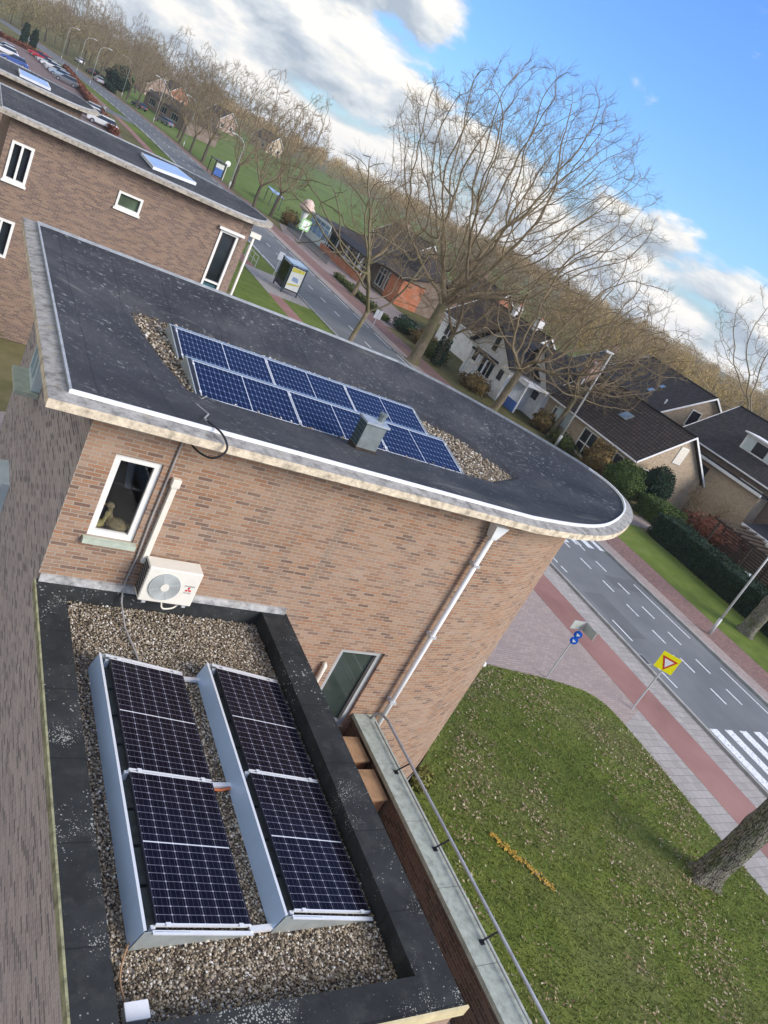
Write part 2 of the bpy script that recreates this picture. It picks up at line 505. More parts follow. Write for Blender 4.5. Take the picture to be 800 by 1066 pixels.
asphalt_mat('asphalt', (0.125, 0.132, 0.134), (0.185, 0.192, 0.194))
asphalt_mat('asphalt_patch', (0.105, 0.110, 0.112), (0.15, 0.155, 0.157), True)
asphalt_mat('red_asphalt', (0.23, 0.118, 0.10), (0.33, 0.18, 0.155), True)
asphalt_mat('car_park', (0.13, 0.10, 0.095), (0.20, 0.14, 0.13), True)


def road_paint():
    k = MN('road_paint', 0.75, 0, 0.3)
    f = k.noise(9, 5, 0.7)
    k.col(k.ramp(f, [(0.34, (0.26, 0.27, 0.27)), (0.47, (0.70, 0.71, 0.71)), (0.7, (0.82, 0.82, 0.82))]))


road_paint()


def glass_dark(name, c=(0.012, 0.016, 0.02), rough=0.06):
    k = MN(name, rough, 0, 0.6)
    f = k.noise(0.9, 2)
    k.col(k.ramp(f, [(0.3, c), (0.7, tuple(x * 2.2 + 0.004 for x in c))]))


glass_dark('glass')
glass_dark('glass_dim', (0.022, 0.03, 0.026))
glass_dark('glass_green', (0.05, 0.07, 0.045))
glass_dark('glass_blue', (0.12, 0.2, 0.3), 0.12)


def clear_glass():
    m = bpy.data.materials.new('clear_glass'); m.use_nodes = True
    t = m.node_tree
    t.nodes.remove(t.nodes['Principled BSDF'])
    o = [n for n in t.nodes if n.type == 'OUTPUT_MATERIAL'][0]
    a = t.nodes.new('ShaderNodeBsdfTransparent'); g = t.nodes.new('ShaderNodeBsdfGlossy'); g.inputs['Roughness'].default_value = 0.03
    fr = t.nodes.new('ShaderNodeFresnel'); fr.inputs[0].default_value = 1.6
    mx = t.nodes.new('ShaderNodeMixShader')
    t.links.new(fr.outputs[0], mx.inputs[0]); t.links.new(a.outputs[0], mx.inputs[1]); t.links.new(g.outputs[0], mx.inputs[2])
    t.links.new(mx.outputs[0], o.inputs[0])
    MATS['clear_glass'] = m


clear_glass()
plain('white_frame', (0.78, 0.76, 0.70), 0.5, 0, 0.4, 0.12, 4)
plain('strip_grey', (0.40, 0.42, 0.44), 0.5, 0.3, 0.4, 0.3, 5)
plain('frame_grey', (0.40, 0.41, 0.40), 0.6, 0, 0.3, 0.15, 3)
plain('white_paint', (0.80, 0.80, 0.79), 0.6, 0, 0.3, 0.15, 2)
plain('white_stucco', (0.82, 0.82, 0.81), 0.9, 0, 0.2, 0.2, 1.5)
plain('cream_plastic', (0.74, 0.69, 0.58), 0.5, 0, 0.4, 0.08, 5)
plain('ac_body', (0.74, 0.70, 0.60), 0.45, 0, 0.4, 0.07, 4)
plain('ac_grille', (0.40, 0.42, 0.40), 0.5, 0, 0.4, 0.2, 6)
plain('ac_wire', (0.52, 0.53, 0.50), 0.5, 0, 0.4, 0.1, 6)
plain('ac_dark', (0.05, 0.05, 0.06), 0.6, 0, 0.3, 0.3, 6)
plain('logo_red', (0.55, 0.05, 0.06), 0.5)
plain('logo_grey', (0.30, 0.27, 0.27), 0.5)
plain('alu', (0.72, 0.73, 0.74), 0.45, 0.25, 0.4, 0.08, 3)
plain('deflector', (0.48, 0.63, 0.84), 0.4, 0.4, 0.5, 0.08, 2)  # blue of the reflected sky is put into the metal's base colour
plain('galv', (0.50, 0.54, 0.52), 0.5, 0.6, 0.4, 0.2, 5)
plain('frame_black', (0.02, 0.02, 0.025), 0.4, 0.3, 0.5, 0.2)
plain('ballast', (0.10, 0.11, 0.11), 0.9, 0, 0.2, 0.35, 8)
plain('cable_black', (0.02, 0.02, 0.022), 0.5)
plain('cable_orange', (0.6, 0.17, 0.06), 0.6)
plain('cable_grey', (0.34, 0.32, 0.30), 0.6)
plain('vent_teal', (0.045, 0.075, 0.085), 0.55, 0.3, 0.4, 0.35, 6)
plain('vent_grey', (0.22, 0.25, 0.245), 0.55, 0.4, 0.4, 0.25, 6)
plain('vent_light', (0.42, 0.46, 0.5), 0.5, 0.4, 0.4, 0.2, 8)
plain('rail_grey', (0.42, 0.43, 0.45), 0.5, 0.4, 0.5, 0.25, 6)
plain('iron', (0.09, 0.085, 0.08), 0.6, 0.5, 0.4, 0.4, 14)
plain('steel', (0.58, 0.59, 0.60), 0.5, 0.3, 0.5, 0.2, 5)
plain('pole_grey', (0.50, 0.50, 0.48), 0.6, 0.1, 0.4, 0.2, 3)
plain('sign_yellow', (0.95, 0.86, 0.0), 0.45, 0, 0.4, 0.04)
plain('sign_red', (0.62, 0.04, 0.03), 0.45, 0, 0.4, 0.05)
plain('sign_white', (0.85, 0.85, 0.84), 0.45, 0, 0.4, 0.05)
plain('sign_blue', (0.01, 0.12, 0.62), 0.4, 0, 0.4, 0.08)
plain('sign_back', (0.48, 0.51, 0.47), 0.5, 0.3, 0.4, 0.15)
plain('sign_green', (0.35, 0.6, 0.30), 0.5)
plain('wood_tan', (0.36, 0.22, 0.12), 0.8, 0, 0.2, 0.3, 5)
plain('wood_red', (0.34, 0.16, 0.075), 0.8, 0, 0.2, 0.3, 5)
plain('timber_dark', (0.055, 0.042, 0.032), 0.85, 0, 0.2, 0.35, 5)
plain('dark', (0.015, 0.015, 0.017), 0.9)
plain('room', (0.05, 0.05, 0.055), 0.9, 0, 0.1, 0.2)
plain('duck_yellow', (0.85, 0.68, 0.25), 0.7, 0, 0.2, 0.3, 20)
plain('duck_brown', (0.55, 0.42, 0.20), 0.7, 0, 0.2, 0.4, 25)
plain('beak', (0.6, 0.28, 0.05), 0.6)
plain('door_teal', (0.03, 0.10, 0.12), 0.4, 0, 0.5, 0.2)
plain('sill_green', (0.44, 0.48, 0.38), 0.8, 0, 0.2, 0.2, 6)
plain('bay_white', (0.55, 0.63, 0.62), 0.55, 0, 0.4, 0.12)
plain('fascia_yellow', (0.62, 0.52, 0.30), 0.7, 0, 0.3, 0.2, 5)
plain('bark_dark', (0.10, 0.082, 0.062), 0.95, 0, 0.1, 0.4, 3)
plain('kerb', (0.36, 0.35, 0.33), 0.9, 0, 0.2, 0.25, 2)
plain('tyre', (0.015, 0.015, 0.016), 0.8)
plain('rim', (0.45, 0.45, 0.46), 0.35, 0.8)
plain('lamp_glow', (0.7, 0.7, 0.66), 0.3)
plain('roof_black', (0.022, 0.023, 0.027), 0.8, 0, 0.25, 0.3, 0.6)
plain('red_hedge', (0.16, 0.06, 0.035), 0.95)
plain('skin', (0.55, 0.36, 0.27), 0.6)
plain('cloth_dark', (0.03, 0.035, 0.05), 0.9)
plain('cloth_light', (0.55, 0.56, 0.50), 0.9)
plain('hair', (0.05, 0.03, 0.02), 0.8)
plain('hub_blue', (0.07, 0.16, 0.45), 0.5)
plain('poster_a', (0.72, 0.72, 0.66), 0.5, 0, 0.4, 0.1)
plain('poster_b', (0.62, 0.55, 0.08), 0.5)
plain('poster_c', (0.25, 0.34, 0.5), 0.5)
plain('pinkish', (0.66, 0.50, 0.42), 0.7)
plain('tank_pink', (0.44, 0.18, 0.12), 0.8)


def skyl(name):
    k = MN(name, 0.4, 0.0, 0.2)
    k.col(k.ramp(k.noise(1.0, 3), [(0.3, (0.20, 0.35, 0.62)), (0.7, (0.28, 0.43, 0.70))]))


skyl('skylight_dome')


def bark_mat(name, a, b, moss, amt):
    k = MN(name, 0.95, 0, 0.12)
    mp = k.n('ShaderNodeMapping'); mp.inputs['Scale'].default_value = (6, 6, 1.2)
    k.L(k.tc.outputs['Object'], mp.inputs[0])
    f = k.noise(1.6, 6, 0.7, vec=mp.outputs[0])
    c = k.ramp(f, [(0.35, a), (0.65, b)])
    g = k.noise(0.9, 5, 0.65)
    c = k.mix(k.math('MULTIPLY', k.math('SUBTRACT', g, 0.5 - amt * 0.1, True), 5 * amt, True), c, moss)
    k.col(c)
    k.bump(f, 0.7, 0.04)


bark_mat('bark', (0.12, 0.095, 0.065), (0.26, 0.21, 0.145), (0.12, 0.115, 0.045), 0.8)


def trunk_bark():
    k = MN('bark_trunk', 0.95, 0, 0.1)
    mp = k.n('ShaderNodeMapping'); mp.inputs['Scale'].default_value = (1, 1, 0.22)
    k.L(k.tc.outputs['Object'], mp.inputs[0])
    v = k.n('ShaderNodeTexVoronoi', feature='DISTANCE_TO_EDGE'); v.inputs['Scale'].default_value = 17
    wv = k.n('ShaderNodeVectorMath', operation='ADD')
    nz = k.n('ShaderNodeTexNoise'); nz.inputs['Scale'].default_value = 5; k.L(k.tc.outputs['Object'], nz.inputs['Vector'])
    sc_ = k.n('ShaderNodeVectorMath', operation='SCALE'); sc_.inputs['Scale'].default_value = 0.12; k.L(nz.outputs['Color'], sc_.inputs[0])
    k.L(mp.outputs[0], wv.inputs[0]); k.L(sc_.outputs[0], wv.inputs[1]); k.L(wv.outputs[0], v.inputs['Vector'])
    ridge = k.math('MULTIPLY', v.outputs['Distance'], 9, True)
    f = k.noise(14, 5, 0.7)
    c = k.mix(ridge, (0.055, 0.048, 0.038), k.ramp(f, [(0.3, (0.15, 0.135, 0.105)), (0.7, (0.34, 0.315, 0.26))]))
    g = k.noise(2.3, 6, 0.7)
    c = k.mix(k.math('MULTIPLY', k.math('SUBTRACT', g, 0.47, True), 4.5, True), c, (0.10, 0.125, 0.04))
    k.col(c)
    k.bump(k.math('ADD', ridge, k.math('MULTIPLY', f, 0.5)), 0.9, 0.05)


trunk_bark()
bark_mat('bark_twig', (0.15, 0.115, 0.07), (0.31, 0.24, 0.15), (0.24, 0.20, 0.11), 0.3)
bark_mat('bark_pale', (0.20, 0.165, 0.11), (0.34, 0.28, 0.19), (0.22, 0.2, 0.1), 0.3)


def M(n): return MATS[n]


def car_paint(name, c):
    m = MN(name, 0.28, 0.1, 0.5)
    m.b.inputs['Coat Weight'].default_value = 0.6
    m.col(m.ramp(m.noise(2), [(0.3, tuple(x * 0.9 for x in c)), (0.7, c)]))
    return m.m


# ------------------------------------------------------------------ objects
def tag(o, label=None, cat=None, group=None, kind=None):
    if label: o['label'] = label
    if cat: o['category'] = cat
    if group: o['group'] = group
    if kind: o['kind'] = kind
    return o


def thing(name, label, cat, loc=(0, 0, 0), rz=0.0, group=None):
    o = bpy.data.objects.new(name, None)
    o.empty_display_size = 0.3
    COL.objects.link(o)
    o.location = loc
    o.rotation_euler = (0, 0, rz)
    return tag(o, label, cat, group)


def copy_tree(o, parent=None):
    c = o.copy()
    COL.objects.link(c)
    if parent is not None:
        c.parent = parent
    for ch in list(o.children):
        copy_tree(ch, c)
    return c


class MB:
    def __init__(s):
        s.v, s.f, s.uv = [], [], []

    def face(s, pts, uv=None):
        i = len(s.v)
        s.v.extend(tuple(p) for p in pts)
        s.f.append(tuple(range(i, i + len(pts))))
        s.uv.append(uv or [(0, 0)] * len(pts))

    def box(s, x0, x1, y0, y1, z0, z1):
        s.hexa([(x0, y0, z0), (x1, y0, z0), (x1, y1, z0), (x0, y1, z0), (x0, y0, z1), (x1, y0, z1), (x1, y1, z1), (x0, y1, z1)])

    def hexa(s, q):
        for a in ((3, 2, 1, 0), (4, 5, 6, 7), (0, 1, 5, 4), (1, 2, 6, 5), (2, 3, 7, 6), (3, 0, 4, 7)):
            p = [q[i] for i in a]
            e1 = Vector(p[1]) - Vector(p[0]); e2 = Vector(p[3]) - Vector(p[0])
            s.face(p, [(0, 0), (e1.length, 0), (e1.length, e2.length), (0, e2.length)])

    def bar(s, a, b, w, h):
        """square bar from a to b"""
        a, b = Vector(a), Vector(b)
        d = (b - a).normalized()
        u = d.cross(Vector((0, 0, 1)))
        if u.length < 1e-4: u = Vector((1, 0, 0))
        u.normalize()
        v = u.cross(d)
        u, v = u * w / 2, v * h / 2
        s.hexa([a - u - v, a + u - v, b + u - v, b - u - v, a - u + v, a + u + v, b + u + v, b - u + v])

    def prism(s, poly, z0, z1, cap=True):
        n = len(poly)
        per = 0
        for i in range(n):
            a, b = poly[i], poly[(i + 1) % n]
            l = math.hypot(b[0] - a[0], b[1] - a[1])
            s.face([(a[0], a[1], z0), (b[0], b[1], z0), (b[0], b[1], z1), (a[0], a[1], z1)], [(per, z0), (per + l, z0), (per + l, z1), (per, z1)])
            per += l
        if cap:
            s.face([(p[0], p[1], z1) for p in poly], [tuple(p[:2]) for p in poly])
            s.face([(p[0], p[1], z0) for p in reversed(poly)], [tuple(p[:2]) for p in reversed(poly)])

    def sheet(s, poly, z):
        s.face([(p[0], p[1], z) for p in poly], [tuple(p[:2]) for p in poly])

    def extr(s, prof, axis, t0, t1):
        """profile of 2-D points extruded along an axis; 'x': (y,z), 'y': (x,z)"""
        def P(p, t): return (t, p[0], p[1]) if axis == 'x' else (p[0], t, p[1])
        n = len(prof)
        for i in range(n):
            a, b = prof[i], prof[(i + 1) % n]
            l = math.hypot(b[0] - a[0], b[1] - a[1])
            s.face([P(a, t0), P(b, t0), P(b, t1), P(a, t1)], [(0, 0), (l, 0), (l, t1 - t0), (0, t1 - t0)])
        s.face([P(p, t1) for p in prof]); s.face([P(p, t0) for p in reversed(prof)])

    def tube(s, pts, rad, n=6, cap=True):
        pts = [Vector(p) for p in pts]
        if not hasattr(rad, '__len__'): rad = [rad] * len(pts)
        rings = []
        prev = None
        for i, p in enumerate(pts):
            d = (pts[min(i + 1, len(pts) - 1)] - pts[max(i - 1, 0)])
            if d.length < 1e-9: d = Vector((0, 0, 1))
            d.normalize()
            if prev is None:
                u = d.cross(Vector((0.13, 0.31, 0.94)))
                if u.length < 1e-3: u = d.cross(Vector((1, 0, 0)))
            else:
                u = prev - d * prev.dot(d)
                if u.length < 1e-4: u = d.cross(Vector((1, 0, 0)))
            u.normalize(); prev = u
            w = d.cross(u)
            i0 = len(s.v)
            for k in range(n):
                a = 2 * PI * k / n
                s.v.append(tuple(p + (u * math.cos(a) + w * math.sin(a)) * rad[i]))
            rings.append(i0)
        for a, b in zip(rings, rings[1:]):
            for k in range(n):
                k2 = (k + 1) % n
                s.f.append((a + k, a + k2, b + k2, b + k)); s.uv.append([(0, 0)] * 4)
        if cap:
            s.f.append(tuple(rings[0] + k for k in reversed(range(n)))); s.uv.append([(0, 0)] * n)
            s.f.append(tuple(rings[-1] + k for k in range(n))); s.uv.append([(0, 0)] * n)

    def lathe(s, prof, c=(0, 0), n=16):
        rings = []
        for r, z in prof:
            i0 = len(s.v)
            for k in range(n):
                a = 2 * PI * k / n
                s.v.append((c[0] + r * math.cos(a), c[1] + r * math.sin(a), z))
            rings.append(i0)
        for a, b in zip(rings, rings[1:]):
            for k in range(n):
                k2 = (k + 1) % n
                s.f.append((a + k, a + k2, b + k2, b + k)); s.uv.append([(0, 0)] * 4)
        s.f.append(tuple(rings[0] + k for k in reversed(range(n)))); s.uv.append([(0, 0)] * n)
        s.f.append(tuple(rings[-1] + k for k in range(n))); s.uv.append([(0, 0)] * n)

    def disc(s, c, nrm, r, t, n=20):
        c, nrm = Vector(c), Vector(nrm).normalized()
        s.tube([c - nrm * t / 2, c + nrm * t / 2], [r, r], n)

    def ell(s, c, r, n=10, m=7, rot=None):
        c = Vector(c)
        i0 = len(s.v)
        for j in range(m + 1):
            th = PI * j / m
            for k in range(n):
                ph = 2 * PI * k / n
                p = Vector((r[0] * math.sin(th) * math.cos(ph), r[1] * math.sin(th) * math.sin(ph), r[2] * math.cos(th)))
                if rot: p = rot @ p
                s.v.append(tuple(c + p))
        for j in range(m):
            for k in range(n):
                k2 = (k + 1) % n
                s.f.append((i0 + j * n + k, i0 + (j + 1) * n + k, i0 + (j + 1) * n + k2, i0 + j * n + k2)); s.uv.append([(0, 0)] * 4)

    def build(s, name, mat, parent=None, world=False, smooth=False, bevel=0.0, mats=None):
        me = bpy.data.meshes.new(name)
        off = Vector((0, 0, 0))
        if world and parent is not None:
            p = parent
            while p is not None:
                off += p.location
                p = p.parent
        v = [(a[0] - off.x, a[1] - off.y, a[2] - off.z) for a in s.v]
        me.from_pydata(v, [], s.f)
        ul = me.uv_layers.new(name='UVMap')
        flat = [c for f in s.uv for q in f for c in q]
        ul.data.foreach_set('uv', flat)
        me.materials.append(M(mat) if isinstance(mat, str) else mat)
        if smooth:
            me.polygons.foreach_set('use_smooth', [True] * len(me.polygons))
        me.update()
        o = bpy.data.objects.new(name, me)
        COL.objects.link(o)
        if parent is not None: o.parent = parent
        if bevel:
            b = o.modifiers.new('bevel', 'BEVEL'); b.width = bevel; b.segments = 2; b.limit_method = 'ANGLE'
            w = o.modifiers.new('weld', 'WELD'); w.merge_threshold = 0.0005
            o.modifiers.move(1, 0)
        return o


def np_mesh(name, verts, faces, mat, parent=None, smooth=False):
    """verts (n,3), faces (m,k) arrays"""
    me = bpy.data.meshes.new(name)
    nf, k = faces.shape
    me.vertices.add(len(verts)); me.loops.add(nf * k); me.polygons.add(nf)
    me.vertices.foreach_set('co', np.ascontiguousarray(verts, dtype=np.float32).ravel())
    me.loops.foreach_set('vertex_index', np.ascontiguousarray(faces, dtype=np.int32).ravel())
    me.polygons.foreach_set('loop_start', np.arange(0, nf * k, k, dtype=np.int32))
    me.polygons.foreach_set('loop_total', np.full(nf, k, dtype=np.int32))
    if smooth: me.polygons.foreach_set('use_smooth', np.ones(nf, dtype=bool))
    me.materials.append(M(mat) if isinstance(mat, str) else mat)
    me.update(); me.validate()
    o = bpy.data.objects.new(name, me)
    COL.objects.link(o)
    if parent is not None: o.parent = parent
    return o


def structure(name, o):
    o.name = name
    return tag(o, kind='structure')


# walls with real openings ------------------------------------------------
def wall(mb, a, b, z0, z1, holes=(), depth=0.1, u0=0.0):
    """wall from a to b seen from outside (outside is on the right of a->b); holes (s0,s1,z0,z1) along it"""
    a, b = Vector((a[0], a[1], 0)), Vector((b[0], b[1], 0))
    Ln = (b - a).length
    d = (b - a) / Ln
    inn = Vector((-d.y, d.x, 0)) * depth
    xs = sorted({0.0, Ln, *[h[0] for h in holes], *[h[1] for h in holes]})
    zs = sorted({z0, z1, *[h[2] for h in holes], *[h[3] for h in holes]})
    def P(s_, z): return a + d * s_ + Vector((0, 0, z))
    for x0, x1 in zip(xs, xs[1:]):
        for y0, y1 in zip(zs, zs[1:]):
            cx, cz = (x0 + x1) / 2, (y0 + y1) / 2
            if any(h[0] < cx < h[1] and h[2] < cz < h[3] for h in holes): continue
            mb.face([P(x0, y0), P(x1, y0), P(x1, y1), P(x0, y1)], [(u0 + x0, y0), (u0 + x1, y0), (u0 + x1, y1), (u0 + x0, y1)])
    for h in holes:
        q = [P(h[0], h[2]), P(h[1], h[2]), P(h[1], h[3]), P(h[0], h[3])]
        uvq = [(u0 + h[0], h[2]), (u0 + h[1], h[2]), (u0 + h[1], h[3]), (u0 + h[0], h[3])]
        for i in range(4):
            j = (i + 1) % 4
            mb.face([q[i], q[i] + inn, q[j] + inn, q[j]], [uvq[i], (uvq[i][0] + .1, uvq[i][1]), (uvq[j][0] + .1, uvq[j][1]), uvq[j]])
    return Ln


def window(parent, a, b, h, world=False, frame='white_frame', pane='glass', fw=0.07, depth=0.1, mull=(), trans=(), sill=None, name='window', proud=0.0):
    a, b = Vector((a[0], a[1], 0)), Vector((b[0], b[1], 0))
    d = (b - a).normalized()
    inn = Vector((-d.y, d.x, 0))
    def bx(mb, s0, s1, z0, z1, t0, t1):
        q = []
        for z in (z0, z1):
            for s_, t in ((s0, t0), (s1, t0), (s1, t1), (s0, t1)):
                q.append(a + d * s_ + inn * t + Vector((0, 0, z)))
        mb.hexa(q)
    s0, s1, z0, z1 = h
    e = 0.002
    f = MB()
    t0, t1 = -proud if proud else depth * 0.35, depth
    bx(f, s0 + e, s0 + fw, z0 + e, z1 - e, t0, t1); bx(f, s1 - fw, s1 - e, z0 + e, z1 - e, t0, t1)
    bx(f, s0 + fw, s1 - fw, z0 + e, z0 + fw, t0, t1); bx(f, s0 + fw, s1 - fw, z1 - fw, z1 - e, t0, t1)
    for m in mull:
        x = s0 + (s1 - s0) * m
        bx(f, x - fw * .4, x + fw * .4, z0 + fw, z1 - fw, t0 + 0.004, t1 - 0.004)
    for m in trans:
        z = z0 + (z1 - z0) * m
        bx(f, s0 + fw, s1 - fw, z - fw * .4, z + fw * .4, t0 + 0.008, t1 - 0.008)
    fo = f.build(name, frame, parent, world)
    g = MB()
    t = depth * 0.8
    q = [a + d * x + inn * t + Vector((0, 0, z)) for x, z in ((s0 + .01, z0 + .01), (s1 - .01, z0 + .01), (s1 - .01, z1 - .01), (s0 + .01, z1 - .01))]
    g.face(q)
    g.build('pane', pane, fo, world)
    if sill:
        k = MB()
        bx(k, s0 - .04, s1 + .04, z0 - .08, z0 - .002, -0.08, depth)
        k.build('sill', sill, fo, world)
    return fo


def catmull(pts, n=6, closed=False):
    out = []
    m = len(pts)
    rng = range(m if closed else m - 1)
    for i in rng:
        g = lambda k: np.array(pts[k % m] if closed else pts[min(max(k, 0), m - 1)], float)
        p0, p1, p2, p3 = g(i - 1), g(i), g(i + 1), g(i + 2)
        for j in range(n):
            t = j / n
            out.append(tuple(0.5 * ((2 * p1) + (-p0 + p2) * t + (2 * p0 - 5 * p1 + 4 * p2 - p3) * t * t + (-p0 + 3 * p1 - 3 * p2 + p3) * t ** 3)))
    if not closed: out.append(tuple(pts[-1]))
    return out


def offset_poly(poly, d):
    """outward offset of a counter-clockwise polygon (vertex normals)"""
    n = len(poly)
    out = []
    for i in range(n):
        a, b, c = np.array(poly[i - 1]), np.array(poly[i]), np.array(poly[(i + 1) % n])
        e1, e2 = b - a, c - b
        e1 /= np.linalg.norm(e1); e2 /= np.linalg.norm(e2)
        n1, n2 = np.array([e1[1], -e1[0]]), np.array([e2[1], -e2[0]])
        m = n1 + n2
        m /= max(np.linalg.norm(m), 1e-6)
        k = d / max(m @ n1, 0.5)
        out.append(tuple(b + m * k))
    return out


def ray_poly(c, ang, poly):
    d = np.array([math.cos(ang), math.sin(ang)]); c = np.array(c)
    best = None
    n = len(poly)
    for i in range(n):
        a, b = np.array(poly[i]), np.array(poly[(i + 1) % n])
        e = b - a
        den = d[0] * e[1] - d[1] * e[0]
        if abs(den) < 1e-9: continue
        t = ((a[0] - c[0]) * e[1] - (a[1] - c[1]) * e[0]) / den
        u = ((a[0] - c[0]) * d[1] - (a[1] - c[1]) * d[0]) / den
        if t > 0 and -1e-6 <= u <= 1 + 1e-6 and (best is None or t > best): best = t
    return tuple(c + d * best)


def scatter_poly(n, poly, rng):
    P = np.array(poly); lo, hi = P.min(0), P.max(0)
    out = []
    tot = 0
    while tot < n:
        q = rng.uniform(lo, hi, (n * 2, 2))
        ins = np.zeros(len(q), bool)
        j = len(P) - 1
        for i in range(len(P)):
            xi, yi = P[i]; xj, yj = P[j]
            ins ^= ((yi > q[:, 1]) != (yj > q[:, 1])) & (q[:, 0] < (xj - xi) * (q[:, 1] - yi) / (yj - yi + 1e-12) + xi)
            j = i
        q = q[ins]
        out.append(q); tot += len(q)
    return np.concatenate(out)[:n]


OCT_V = np.array([(1, 0, 0), (0, 1, 0), (-1, 0, 0), (0, -1, 0), (0, 0, 1), (0, 0, -1)], float)
OCT_F = np.array([(0, 1, 4), (1, 2, 4), (2, 3, 4), (3, 0, 4), (1, 0, 5), (2, 1, 5), (3, 2, 5), (0, 3, 5)])


def pebbles(name, poly, n, z, r0, r1, mat, rng, kind='stuff', label=None, flat=0.6):
    q = scatter_poly(n, poly, rng)
    r = rng.uniform(r0, r1, (n, 1, 1)) * np.where(rng.random((n, 1, 1)) < 0.12, 1.5, 1)
    v = OCT_V[None] * rng.uniform(0.65, 1.25, (n, 6, 1)) * r
    v[:, :, 2] *= flat
    a = rng.uniform(0, 2 * PI, n)
    ca, sa = np.cos(a)[:, None], np.sin(a)[:, None]
    x = v[:, :, 0] * ca - v[:, :, 1] * sa; y = v[:, :, 0] * sa + v[:, :, 1] * ca
    tl = rng.uniform(-.5, .5, (n, 1))
    zz = v[:, :, 2] + x * tl
    V = np.stack([x + q[:, 0:1], y + q[:, 1:2], zz + z + rng.uniform(0, r1, (n, 1))], -1).reshape(-1, 3)
    Fc = (OCT_F[None] + (np.arange(n) * 6)[:, None, None]).reshape(-1, 3)
    o = np_mesh(name, V, Fc, mat, smooth=False)
    return tag(o, label, 'gravel' if label else None, None, kind)


def leaves_mesh(q, z, size, rng, up=0.5):
    """little bent leaf quads at points q (n,2) or (n,3)"""
    n = len(q)
    a = rng.uniform(0, 2 * PI, n); s = rng.uniform(size * .6, size * 1.3, n)
    t = np.stack([np.cos(a), np.sin(a), rng.uniform(-up, up, n)], -1)
    b = np.stack([-np.sin(a), np.cos(a), rng.uniform(-up, up, n)], -1)
    c = np.concatenate([q, np.full((n, 1), z)], 1) if q.shape[1] == 2 else q
    s = s[:, None]
    V = np.stack([c - t * s, c - b * s * .55, c + t * s, c + b * s * .55], 1).reshape(-1, 3)
    return V, np.arange(n * 4).reshape(n, 4)


def foliage(name, pts_fn, n, size, mat, parent, rng):
    """leaf shell: pts_fn(n) gives points; leaves tilt every way"""
    c = pts_fn(n)
    t = rng.normal(size=(n, 3)); t /= np.linalg.norm(t, axis=1)[:, None]
    b = np.cross(t, rng.normal(size=(n, 3))); b /= np.linalg.norm(b, axis=1)[:, None]
    s = rng.uniform(size * .6, size * 1.4, (n, 1))
    V = np.stack([c - t * s, c - b * s * .6, c + t * s, c + b * s * .6], 1).reshape(-1, 3)
    return np_mesh(name, V, np.arange(n * 4).reshape(n, 4), mat, parent)

# ================================================================== ground, road, paths
def rotsheet(name, poly, z, mat):
    mb = MB(); mb.sheet(poly, z)
    return structure(name, mb.build(name, mat))


RX0, RX1 = 26.85, 33.55       # carriageway


def bend(y):
    """the street curves gently to the left far away"""
    return 0.0 if y < 115 else -0.0009 * (y - 115) ** 2


def strip(x0, x1, ys, z, mat, name, mb=None):
    own = mb is None
    mb = mb or MB()
    for y0, y1 in zip(ys, ys[1:]):
        q = [(x0 + bend(y0), y0), (x1 + bend(y0), y0), (x1 + bend(y1), y1), (x0 + bend(y1), y1)]
        mb.face([(p[0], p[1], z) for p in q], [tuple(p) for p in q])
    if own: return structure(name, mb.build(name, mat))


YS = [-60, 0, 60, 115] + list(range(125, 330, 10))
g = MB(); g.sheet([(-900, -900), (900, -900), (900, 900), (-900, 900)], -0.02)
structure('ground', g.build('ground', 'rough_ground'))
g = MB(); g.sheet([(37.5 + bend(108), 108), (150, 96), (230, 190), (190, 400), (60, 400), (36.5 + bend(200), 200), (36.7 + bend(150), 150)], 0.003)
structure('meadow', g.build('meadow', 'field'))
g = MB(); g.sheet([(92, 62), (150, 74), (190, 120), (170, 130), (96, 84)], -0.004)
structure('meadow', g.build('meadow', 'field'))
g = MB(); g.sheet([(56, 64), (120, 84), (128, 130), (100, 160), (62, 92)], -0.008)
structure('meadow', g.build('meadow', 'field'))

LEDGE = catmull([(22.1, 12.3), (22.03, 13.0), (21.82, 13.5), (21.4, 13.85), (20.9, 14.03)], 4) + [(19.9, 14.28), (18.67, 14.47), (17.1, 14.73), (15.2, 14.78), (12.0, 14.8)]
LAWN = [(8.9, -14), (22.1, -14)] + LEDGE + [(8.9, 14.8)]
g = MB(); g.sheet(LAWN, 0.012)
structure('lawn', g.build('lawn', 'grass'))
g = MB(); g.sheet([(8.9, 14.8)] + LEDGE[::-1] + [(23.62, 13.1), (23.62, 30), (12, 30), (6, 26), (2.0, 24), (2.0, 16.0), (8.9, 16.0)], 0.004)
structure('plaza_paving', g.build('plaza_paving', 'tiles_plaza'))
structure('side_path', (lambda m: (m.sheet([(-12, -4), (2.05, -4), (2.05, 19.0), (-12, 19.0)], 0.002), m.build('side_path', 'tiles_plaza'))[1])(MB()))
g = MB(); g.sheet([(22.1, -14), (23.62, -14), (23.62, 13.1), (22.1, 12.3)], 0.004)
structure('pavement', g.build('pavement', 'tiles_pavement'))
strip(23.62, 25.45, [-60, 0, 40], 0.008, 'red_asphalt', 'cycle_path')
mb = MB()
strip(22.75, 24.0, [40, 60, 115] + list(range(125, 230, 10)), 0.008, 'red_asphalt', '', mb)
structure('cycle_path', mb.build('cycle_path', 'red_asphalt'))
strip(25.45, RX0 - 0.14, [-60, 0, 36], 0.004, 'tiles_pavement', 'kerbside_paving')
strip(24.0, RX0 - 0.14, [40, 58], 0.010, 'verge', 'grass_verge')
strip(18.5, 22.75, [36, 60, 115], 0.010, 'verge', 'grass_verge')
strip(22.75, RX0 - 0.14, [66, 115] + list(range(125, 230, 10)), 0.006, 'verge', 'grass_verge')
